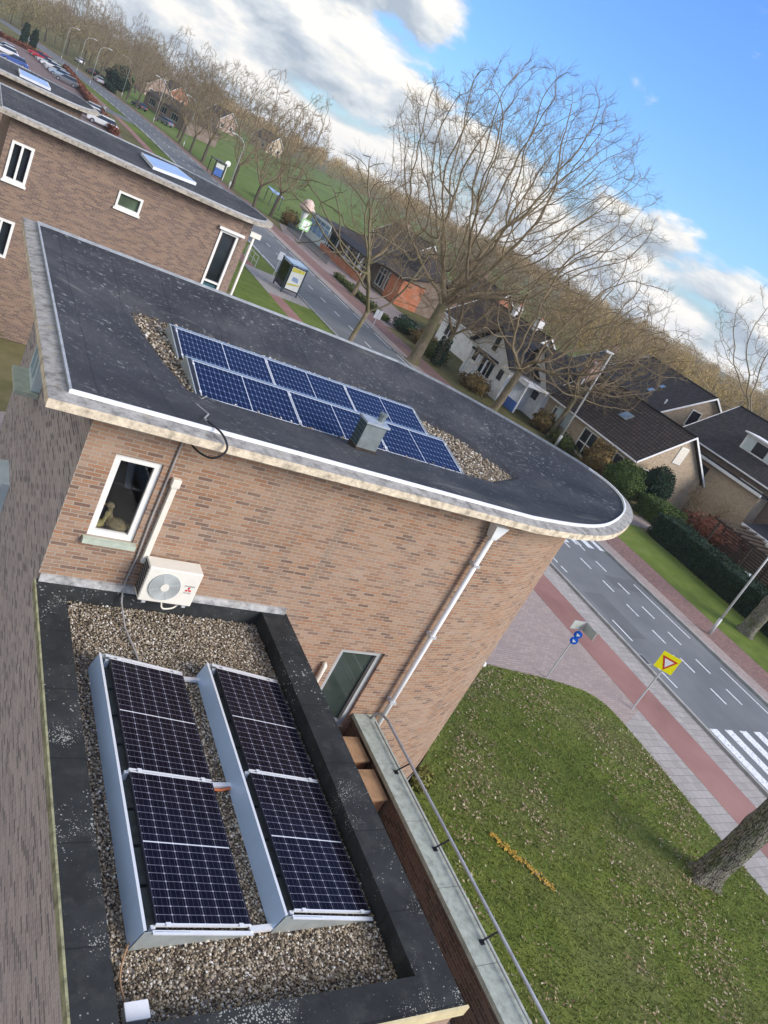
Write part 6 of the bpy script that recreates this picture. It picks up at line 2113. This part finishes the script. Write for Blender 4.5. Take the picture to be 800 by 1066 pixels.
bs = thing('road_sign', 'thin post with two round blue signs and two grey sign plates at the lawn corner', 'road sign', (19.9, 14.35, 0))
q = MB(); q.tube([(0, 0, 0), (0.02, 0, 1.2), (.03, 0, 2.45)], .028, 8); q.build('pole', 'steel', bs)
for z in (1.68, 1.93):
    q = MB(); q.disc((.03, -.045, z), (-.55, -.75, .0), .14, .012, 20); ds = q.build('disc', 'sign_blue', bs)
    q = MB(); q.disc((.025, -.053, z), (-.55, -.75, .0), .10, .012, 14)
    q.build('symbol', 'sign_blue', ds)
    q = MB(); d_ = Vector((.81, -.59, 0)); c_ = Vector((.018, -.062, z))
    q.face([c_ - d_ * .07 + Vector((0, 0, .05)), c_ - d_ * .02 + Vector((0, 0, -.07)), c_ + d_ * .08 + Vector((0, 0, .0))]); q.build('arrow', 'sign_white', ds)
q = MB(); q.hexa([(-.50, -.02, 2.12), (.0, -.02, 2.12), (.0, .0, 2.12), (-.50, .0, 2.12), (-.50, -.02, 2.44), (.0, -.02, 2.44), (.0, .0, 2.44), (-.50, .0, 2.44)]); q.build('plate', 'sign_back', bs)
q = MB(); q.hexa([(.07, -.02, 2.12), (.10, -.56, 2.12), (.12, -.56, 2.12), (.09, -.02, 2.12), (.07, -.02, 2.44), (.10, -.56, 2.44), (.12, -.56, 2.44), (.09, -.02, 2.44)]); q.build('plate', 'sign_back', bs)
st_ = thing('boundary_stone', 'small white stone on the lawn edge near the blue sign post', 'stone', (17.1, 14.6, 0))
q = MB(); q.ell((0, 0, .08), (.14, .12, .12), 8, 6); q.build('stone', 'white_paint', st_)


def street_lamp(label, loc, H, arm, direction, curved=False, group=None, r=.06):
    t_ = thing('street_lamp', label, 'street lamp', loc, 0, group)
    d_ = Vector((math.cos(direction), math.sin(direction), 0))
    q = MB()
    q.tube([(0, 0, 0), (0, 0, 1.0)], r * 1.5, 10); q.build('base', 'pole_grey', t_, smooth=True)
    q = MB()
    if curved:
        pts = [Vector((0, 0, .9)), Vector((0, 0, H * .82)), Vector((0, 0, H * .9)) + d_ * .12, Vector((0, 0, H * .97)) + d_ * arm * .4, Vector((0, 0, H)) + d_ * arm]
    else:
        pts = [Vector((0, 0, .9)), Vector((0, 0, H * .6)), Vector((0, 0, H))]
    q.tube(pts, [r, r * .85, r * .75, r * .65, r * .55][:len(pts)], 8); q.build('pole', 'pole_grey', t_, smooth=True)
    e = pts[-1]
    h_ = MB(); s_ = Vector((-d_.y, d_.x, 0))
    a0, a1 = e - d_ * .15, e + d_ * .75
    h_.hexa([a0 - s_ * .09 - Vector((0, 0, .05)), a0 + s_ * .09 - Vector((0, 0, .05)), a1 + s_ * .14 - Vector((0, 0, .05)), a1 - s_ * .14 - Vector((0, 0, .05)),
             a0 - s_ * .07 + Vector((0, 0, .06)), a0 + s_ * .07 + Vector((0, 0, .06)), a1 + s_ * .11 + Vector((0, 0, .07)), a1 - s_ * .11 + Vector((0, 0, .07))])
    hd = h_.build('head', 'pole_grey', t_, bevel=.02)
    l_ = MB(); c0, c1 = e + d_ * .1, e + d_ * .68
    l_.hexa([c0 - s_ * .07 - Vector((0, 0, .09)), c0 + s_ * .07 - Vector((0, 0, .09)), c1 + s_ * .1 - Vector((0, 0, .09)), c1 - s_ * .1 - Vector((0, 0, .09)),
             c0 - s_ * .07 - Vector((0, 0, .052)), c0 + s_ * .07 - Vector((0, 0, .052)), c1 + s_ * .1 - Vector((0, 0, .052)), c1 - s_ * .1 - Vector((0, 0, .052))])
    l_.build('lamp_glass', 'lamp_glow', hd)
    return t_


street_lamp('street lamp on the far pavement beside the hedge, its head towards the road', (35.3, 19.1, 0), 5.3, .9, PI, False, None)
street_lamp('white lamp post rising in front of the bungalow roof', (43.7, 43.2, 0), 8.2, .9, PI, False, None, .085)
street_lamp('tall street lamp with a curved arm before the meadow, beyond the second block', (35.1, 119.6, 0), 7.2, 1.6, PI, True, None, .09)
for k, (x, y) in enumerate(((34.5, 152), (33.0, 176), (30.5, 206), (22.0, 192), (21.0, 212), (19.0, 232))):
    street_lamp('distant street lamp, %s along the far street' % ordn[k], (x, y, 0), 8.2, 1.5, PI if k < 3 else 0, True, 'distant street lamps', .055)

sh = thing('bus_shelter', 'glass bus shelter with a bright advertising panel beside the street', 'bus shelter', (25.3, 61.5, 0))
for x, y in ((24.6, 60.2), (26.0, 60.2), (24.6, 62.4), (26.0, 62.4)):
    q = MB(); q.box(x - .05, x + .05, y - .05, y + .05, 0, 2.45); q.build('post', 'vent_teal', sh, True)
q = MB(); q.box(24.5, 26.1, 60.1, 62.5, 2.452, 2.52); q.build('roof', 'glass_blue', sh, True)
q = MB(); q.box(24.58, 24.60, 60.3, 62.3, .3, 2.3); q.build('back_glass', 'clear_glass', sh, True)
q = MB(); q.box(24.75, 25.0, 60.6, 62.2, .45, .5); q.build('bench', 'wood_tan', sh, True)
q = MB(); q.box(24.66, 25.94, 60.06, 60.16, .35, 2.35); pn = q.build('advert_panel', 'frame_black', sh, True)
q = MB(); q.face([(24.72, 60.055, .45), (25.88, 60.055, .45), (25.88, 60.055, 2.28), (24.72, 60.055, 2.28)]); q.build('poster', 'poster_a', pn, True)
q = MB(); q.face([(24.76, 60.05, 1.9), (25.84, 60.05, 2.0), (25.84, 60.05, 2.24), (24.76, 60.05, 2.24)]); q.face([(24.76, 60.05, .75), (25.84, 60.05, .95), (25.84, 60.05, 1.05), (24.76, 60.05, .9)]); q.build('poster_band', 'poster_b', pn, True)
q = MB(); q.face([(25.0, 60.05, 1.2), (25.6, 60.05, 1.15), (25.55, 60.05, 1.5), (25.05, 60.05, 1.55)]); q.build('poster_motif', 'poster_c', pn, True)
sp = thing('bus_stop_sign', 'white round headed bus stop post near the shelter', 'bus stop sign', (25.6, 65.6, 0))
q = MB(); q.tube([(0, 0, 0), (0, 0, 1.6)], .04, 8); q.build('pole', 'steel', sp)
q = MB(); q.box(-.28, .28, -.05, .05, 1.5, 2.2); q.build('head', 'white_paint', sp, bevel=.04)
bf = thing('barrier', 'low grey tubular barrier by the bus stop, near the cycle path', 'barrier', (23.9, 66, 0))
q = MB()
for y in (0, 1.2, 2.4, 3.6): q.tube([(0, y, 0), (0, y, 1.0)], .03, 6)
q.tube([(0, 0, 1.0), (0, 3.6, 1.0)], .03, 6); q.tube([(0, 0, .5), (0, 3.6, .5)], .02, 6); q.build('frame', 'steel', bf)
for k, (x, y) in enumerate(((23.2, 69.5), (23.3, 70.4))):
    bt = thing('bicycle', ['bicycle parked by the bus stop barrier, nearer the shelter', 'bicycle parked by the bus stop barrier, farther from the shelter'][k], 'bicycle', (x, y, 0), .9, 'bicycles by the bus stop')
    for wx in (-.52, .52):
        q = MB(); q.tube([(wx + .33 * math.cos(a2), 0, .34 + .33 * math.sin(a2)) for a2 in np.linspace(0, 2 * PI, 17)], .018, 5, False); q.build('wheel', 'tyre', bt)
    q = MB()
    for a2, b2_ in (((-.52, 0, .34), (-.1, 0, .34)), ((-.1, 0, .34), (-.2, 0, .85)), ((-.2, 0, .8), (.4, 0, .82)), ((-.1, 0, .34), (.4, 0, .82)), ((.52, 0, .34), (.38, 0, .95)), ((-.52, 0, .34), (-.2, 0, .75))): q.tube([a2, b2_], .018, 6)
    q.build('frame', 'steel', bt)
    q = MB(); q.box(-.32, -.08, -.06, .06, .86, .92); q.build('saddle', 'tyre', bt)
    q = MB(); q.tube([(.36, -.26, 1.0), (.40, 0, .98), (.36, .26, 1.0)], .014, 6); q.build('handlebar', 'steel', bt)
gs = thing('stop_sign_board', 'small light green framed sign on the spear fence', 'sign board', (39.0, 96.5, 0))
q = MB(); q.box(-.05, .05, -.05, .05, 0, 1.4); q.build('post', 'steel', gs)
q = MB(); q.box(-.65, .65, -.05, .0, 1.4, 2.8); bq = q.build('board', 'sign_green', gs)
q = MB(); q.box(-.45, .45, -.062, -.052, 1.6, 2.6); q.build('field', 'sign_white', bq)
q = MB(); q.box(-.28, .2, -.07, -.064, 1.8, 1.95); q.box(.06, .2, -.07, -.064, 1.952, 2.4); q.build('mark', 'sign_green', bq)
ic = thing('advertising_figure', 'white cone shaped advertising figure with a wide rounded top by the café', 'advertising figure', (44.5, 112, 0))
q = MB(); q.lathe([(.25, 0), (.2, .8), (.55, 2.2), (.6, 2.3), (0, 2.32)], (0, 0), 12); q.build('cone', 'white_paint', ic)
q = MB(); q.lathe([(.5, 2.32), (1.2, 2.6), (1.25, 3.0), (.8, 3.4), (.9, 3.6), (.35, 4.1), (0, 4.15)], (0, 0), 12); q.build('top', 'pinkish', ic, smooth=True)
rs = thing('shelter_roof', 'pale blue sloping roof of a cycle shelter at the edge of the meadow', 'shelter', (43.5, 122, 0))
q = MB(); q.hexa([(41.6, 120, 2.2), (43.4, 119.2, 2.0), (44.6, 125.5, 2.0), (42.8, 126.5, 2.2), (41.6, 120, 2.28), (43.4, 119.2, 2.08), (44.6, 125.5, 2.08), (42.8, 126.5, 2.28)]); q.build('roof', 'skylight_dome', rs, True)
for x, y in ((41.8, 120.2), (43.3, 119.5), (44.4, 125.3), (42.9, 126.2)):
    q = MB(); q.box(x - .05, x + .05, y - .05, y + .05, 0, 2.05); q.build('post', 'vent_teal', rs, True)
kb = thing('bus_shelter', 'far bus shelter with a blue poster at the edge of the meadow', 'bus shelter', (33.0, 126, 0))
q = MB(); q.box(33.6, 33.7, 125.2, 125.3, 0, 2.4); q.box(35.2, 35.3, 125.2, 125.3, 0, 2.4); q.box(33.6, 33.7, 128.4, 128.5, 0, 2.4); q.box(35.2, 35.3, 128.4, 128.5, 0, 2.4); q.build('post', 'frame_black', kb, True)
q = MB(); q.box(33.5, 35.4, 125.1, 128.6, 2.402, 2.5); q.build('roof', 'frame_black', kb, True)
q = MB(); q.box(33.75, 35.15, 125.2, 125.3, .3, 2.3); kp = q.build('advert_panel', 'frame_black', kb, True)
q = MB(); q.face([(33.82, 125.19, .4), (35.08, 125.19, .4), (35.08, 125.19, 1.5), (33.82, 125.19, 1.5)]); q.build('poster', 'hub_blue', kp, True)
q = MB(); q.face([(33.82, 125.19, 1.52), (35.08, 125.19, 1.52), (35.08, 125.19, 2.2), (33.82, 125.19, 2.2)]); q.build('poster_top', 'poster_a', kp, True)
rp = thing('bus_stop_sign', 'white round sign on a post next to the far bus shelter', 'bus stop sign', (35.8, 126.6, 0))
q = MB(); q.tube([(0, 0, 0), (0, 0, 2.4)], .06, 8); q.build('pole', 'white_paint', rp)
q = MB(); q.disc((0, 0, 2.6), (0, -1, 0), .42, .06, 20); q.build('disc', 'sign_white', rp)
wb = thing('sign_board', 'small white two panel sign beside the far pavement', 'sign board', (33.9, 60.5, 0))
q = MB(); q.tube([(0, 0, 0), (0, 0, 1.5)], .04, 8); q.build('post', 'steel', wb)
for x in (-.34, .04):
    q = MB(); q.box(x, x + .32, -.04, -.01, .9, 1.7); q.build('panel', 'sign_white', wb)

# ================================================================== cars and a person
PAINT = {'red': (0.42, 0.02, 0.03), 'white': (0.72, 0.72, 0.72), 'silver': (0.42, 0.44, 0.46), 'blue': (0.05, 0.10, 0.32), 'grey': (0.16, 0.17, 0.18), 'black': (0.02, 0.02, 0.025), 'pale blue': (0.36, 0.46, 0.58)}
PM = {k: car_paint('car_' + k.replace(' ', '_'), c) for k, c in PAINT.items()}


def make_car(color, label, loc, rz, group='parked cars beyond the apartment blocks'):
    """length along +y"""
    t_ = thing('parked_car', label, 'car', loc, rz, group)
    q = MB()
    prof = [(-2.05, .32), (2.02, .32), (2.1, .55), (2.02, .78), (1.0, .95), (-1.75, .98), (-2.08, .85), (-2.12, .55)]
    q.extr(prof, 'x', -.85, .85); q.build('body', PM[color], t_, bevel=.06)
    q = MB()
    lo = [(-1.75, .965), (1.05, .94)]; hi = [(-1.35, 1.44), (.30, 1.44)]
    q.hexa([(-.78, -1.75, .955), (.78, -1.75, .955), (.78, 1.05, .935), (-.78, 1.05, .935), (-.62, -1.40, 1.42), (.62, -1.40, 1.42), (.62, .28, 1.42), (-.62, .28, 1.42)])
    q.build('windows', 'glass', t_, bevel=.03)
    q = MB(); q.hexa([(-.645, -1.45, 1.40), (.645, -1.45, 1.40), (.645, .33, 1.40), (-.645, .33, 1.40), (-.60, -1.36, 1.47), (.60, -1.36, 1.47), (.60, .24, 1.47), (-.60, .24, 1.47)]); q.build('roof', PM[color], t_, bevel=.02)
    for y in (-1.3, 1.32):
        for x in (-.80, .80):
            q = MB(); q.disc((x, y, .32), (1, 0, 0), .32, .2, 18); w_ = q.build('wheel', 'tyre', t_)
            q = MB(); q.disc((x + (.103 if x > 0 else -.103), y, .32), (1, 0, 0), .2, .012, 12); q.build('rim', 'rim', w_)
    for x in (-.62, .62):
        q = MB(); q.box(x - .17, x + .17, 2.0, 2.085, .60, .74); q.build('headlight', 'lamp_glow', t_)
        q = MB(); q.box(x - .15, x + .15, -2.12, -2.06, .68, .84); q.build('tail_light', 'sign_red', t_)
    return t_


cars = [('red', (12.3, 198, 0), 'red parked car at the far end of the row'), ('red', (12.9, 194.6, 0), 'red parked car next to the white cars'), ('silver', (13.5, 188.5, 0), 'silver parked car behind the red cars'),
        ('white', (14.0, 184.5, 0), 'white parked car in the middle of the row'), ('silver', (14.5, 178, 0), 'silver parked car in the nearer half of the row'), ('pale blue', (14.9, 173.5, 0), 'pale blue parked car in the nearer half of the row'),
        ('grey', (15.4, 167, 0), 'grey parked car at the near end of the row'), ('silver', (16.3, 134.5, 0), 'silver estate car just past the third block roof'), ('white', (15.6, 129.0, 0), 'white parked car just past the second block roof'), ('white', (16.9, 122.5, 0), 'white parked car nearest the roof edge of the second block'),
        ('pale blue', (5.2, 172, 0), 'pale blue car at the left edge, farther one'), ('white', (5.3, 166, 0), 'white car at the left edge between blue cars'), ('blue', (6.4, 154.5, 0), 'dark blue car at the left edge, nearest'), ('blue', (3.0, 214, 0), 'blue car far back at the left edge by the low wall')]
for c_, l_, lab in cars: make_car(c_, lab, l_, PI / 2 * .94 if l_[0] > 11 else PI / 2 * 1.03)
make_car('white', 'white van like car driving on the far street near the junction', (26.0, 262, 0), .2, 'cars on the far street')
make_car('black', 'dark car on the far street following the white one', (26.5, 236, 0), .1, 'cars on the far street')
make_car('silver', 'silver car with lights beside the dark hedge on the far street', (26.3, 216, 0), .1, 'cars on the far street')
make_car('black', 'black car parked under the trees across the far street', (33.0, 196, 0), .4, 'cars on the far street')
make_car('grey', 'dark grey car behind the tree trunks across the far street', (37.0, 186, 0), .6, 'cars on the far street')
hb = hedge_box(17.6, 18.6, 118, 205, 1.0, 9000, .16, 'leaf_redbrown', 'hedge', 'red brown low hedge along the car park', 140, .2)
hb = hedge_box(-2, 12.0, 206, 207.4, 1.0, 3000, .2, 'leaf_redbrown', 'hedge', 'red brown low hedge at the back of the car park', 141, .2)
hb = hedge_box(27.8, 29.0, 205, 246, 1.1, 4000, .2, 'leaf_dark', 'hedge', 'dark low hedge beside the far street', 142, .2)
bush('slim dark cypress behind the car park, left one', (9.6, 214, 2.2), (.8, .8, 2.3), 1500, .16, 'leaf_dark', 143, 'cypress', True, 'cypress')
bush('slim dark cypress behind the car park, right one', (11.6, 215, 2.0), (.8, .8, 2.1), 1500, .16, 'leaf_dark', 144, 'cypress', True, 'cypress')
bush('dark evergreen tree behind the low hedge at the far street', (32, 226, 2.6), (3.0, 3.0, 2.8), 2500, .25, 'leaf_dark', 145, 'evergreen', True, 'evergreen tree')
rw = thing('far_building', 'low red brick building behind the trees across the far street', 'building', (40, 205, 0))
q = MB(); wall(q, (38, 222), (42, 190), 0, 3.0, [(4, 9, .8, 2.4), (13, 18, .8, 2.4), (22, 27, .8, 2.4)]); wall(q, (42, 190), (50, 191), 0, 3.0); wall(q, (50, 191), (46, 223), 0, 3.0); wall(q, (46, 223), (38, 222), 0, 3.0); q.build('wall', 'brick_brown', rw, True)
for h in [(4, 9, .8, 2.4), (13, 18, .8, 2.4), (22, 27, .8, 2.4)]: window(rw, (38, 222), (42, 190), h, True, mull=(.33, .66))
q = MB(); q.hexa([(37.6, 222.4, 3.0), (41.7, 189.6, 3.0), (50.4, 190.6, 3.0), (46.3, 223.4, 3.0), (41, 220, 4.6), (44.6, 192.5, 4.6), (47, 193, 4.6), (43.5, 220.5, 4.6)]); q.build('roof', 'roof_tiles_dark', rw, True)
gb_ = thing('far_building', 'grey slab building at the top left corner', 'building', (-8, 262, 0))
q = MB(); q.box(-16, -1.5, 250, 262, 0, 8.6); q.build('wall', 'vent_grey', gb_, True)
q = MB(); q.box(-16.2, -1.3, 249.8, 262.2, 8.602, 8.8); q.build('roof', 'roof_black', gb_, True)
q = MB()
for k in range(5): q.box(-14.8 + k * 2.6, -13.2 + k * 2.6, 249.95, 249.99, 5.2, 6.8)
q.build('windows', 'glass', gb_, True)


def person(label, loc, rz, seed=0):
    t_ = thing('person', label, 'person', loc, rz)
    bm_v = [(0, 0, .95), (0, 0, 1.15), (0, 0, 1.38), (0, 0, 1.5), (0, 0.01, 1.62), (0, .01, 1.74),
            (.09, 0, .9), (.11, .04, .5), (.12, 0, .08), (.12, .14, .03), (-.09, 0, .9), (-.11, -.02, .5), (-.12, -.06, .08), (-.12, .08, .03),
            (.19, 0, 1.40), (.24, .05, 1.12), (.2, .22, .98), (-.19, 0, 1.40), (-.24, .05, 1.12), (-.2, .22, .98)]
    rad = [.14, .13, .15, .06, .085, .07, .09, .06, .045, .04, .09, .06, .045, .04, .07, .045, .035, .07, .045, .035]
    ed = [(0, 1), (1, 2), (2, 3), (3, 4), (4, 5), (0, 6), (6, 7), (7, 8), (8, 9), (0, 10), (10, 11), (11, 12), (12, 13), (2, 14), (14, 15), (15, 16), (2, 17), (17, 18), (18, 19)]
    me = bpy.data.meshes.new('body'); me.from_pydata(bm_v, ed, []); o_ = bpy.data.objects.new('body', me); COL.objects.link(o_)
    sk = o_.modifiers.new('skin', 'SKIN'); me.skin_vertices[0].data[0].use_root = True
    for i, r__ in enumerate(rad): me.skin_vertices[0].data[i].radius = (r__, r__ * .8)
    sb = o_.modifiers.new('sub', 'SUBSURF'); sb.levels = 1; sb.render_levels = 1
    me.materials.append(M('cloth_dark')); o_.parent = t_
    q = MB(); q.hexa([(-.2, -.13, .92), (.2, -.13, .92), (.2, .13, .92), (-.2, .13, .92), (-.22, -.12, 1.45), (.22, -.12, 1.45), (.22, .12, 1.45), (-.22, .12, 1.45)]); q.build('jacket', 'cloth_light', t_, bevel=.05)
    q = MB(); q.ell((0, .02, 1.68), (.085, .1, .12)); q.build('face', 'skin', t_, smooth=True)
    q = MB(); q.ell((0, -.01, 1.72), (.095, .105, .10)); q.build('hair', 'hair', t_, smooth=True)
person('person in a light jacket and dark trousers standing by the red brown hedge', (18.9, 139, 0), 2.5)

# ================================================================== lawn: grass blades and fallen leaves
rng = np.random.default_rng(5)
VIS = [(9.0, -2), (22.12, -2), (22.1, 12.4), (21.95, 13.2), (21.4, 13.85), (19.9, 14.28), (17.1, 14.73), (12.5, 14.78), (9.0, 9.2)]
def grass(n, poly, h0, h1, w, seed):
    r2 = np.random.default_rng(seed)
    p = scatter_poly(n, poly, r2)
    a = r2.uniform(0, 2 * PI, n); h = r2.uniform(h0, h1, n)
    d = np.stack([np.cos(a), np.sin(a), 0 * a], -1) * w
    b = np.concatenate([p, np.full((n, 1), .012)], 1)
    tip = b + np.stack([r2.normal(size=n) * h * .6, r2.normal(size=n) * h * .6, h], -1)
    V = np.stack([b - d, b + d, tip], 1).reshape(-1, 3)
    return V, np.arange(3 * n).reshape(n, 3)
v_, f_ = grass(80000, VIS, .03, .085, .012, 6)
o = np_mesh('grass_blades', v_, f_, 'grass_blades'); tag(o, 'short green grass of the lawn', 'grass', None, 'stuff')
# leaves gather in drifts
q = scatter_poly(34000, VIS, rng)
den = (np.sin(q[:, 0] * .9 + 1.3) * np.sin(q[:, 1] * .75 + .4) + .6 * np.sin(q[:, 0] * 2.3 - q[:, 1] * 1.7) + .4 * np.sin(q[:, 0] * 4.1 + q[:, 1] * 5.3)) / 2
den += 0.25 * (q[:, 0] - 14) / 8 + .22 * np.sin(q[:, 0] * 9 + 2 * np.sin(q[:, 1] * 3)) * np.sin(q[:, 1] * 8)
q = q[rng.random(len(q)) < np.clip(.06 + 1.25 * den, .02, 1)]
v_, f_ = leaves_mesh(q, .06, .036, rng)
o = np_mesh('fallen_leaves', v_, f_, 'leaf_litter'); tag(o, 'pale brown fallen leaves scattered over the lawn', 'leaves', None, 'stuff')
t0 = np.repeat(np.linspace(0, 1, 9), 24) + rng.normal(size=216) * .022
q = np.stack([13.35 + 0.85 * t0 + rng.normal(size=216) * .055, 8.35 - 1.35 * t0 + rng.normal(size=216) * .055], -1)
v_, f_ = leaves_mesh(q, .06, .04, rng)
o = np_mesh('yellow_flowers', v_, f_, 'yellow_leaves'); tag(o, 'line of orange yellow crocus clumps across the lawn', 'flowers', None, 'stuff')

# ================================================================== air
hz = MB(); hz.box(-940, 940, -940, 940, -1.2, 30)
ho = hz.build('haze', 'white_paint')
hm = bpy.data.materials.new('haze'); hm.use_nodes = True
for n_ in list(hm.node_tree.nodes): hm.node_tree.nodes.remove(n_)
out_ = hm.node_tree.nodes.new('ShaderNodeOutputMaterial'); pv = hm.node_tree.nodes.new('ShaderNodeVolumePrincipled')
pv.inputs['Color'].default_value = (0.86, 0.90, 0.95, 1); pv.inputs['Density'].default_value = 0.00028; pv.inputs['Anisotropy'].default_value = 0.2
hm.node_tree.links.new(pv.outputs[0], out_.inputs['Volume'])
ho.data.materials.clear(); ho.data.materials.append(hm)
tag(ho, 'thin pale haze softening the far woods', 'haze', None, 'stuff')
sc.cycles.volume_bounces = 0
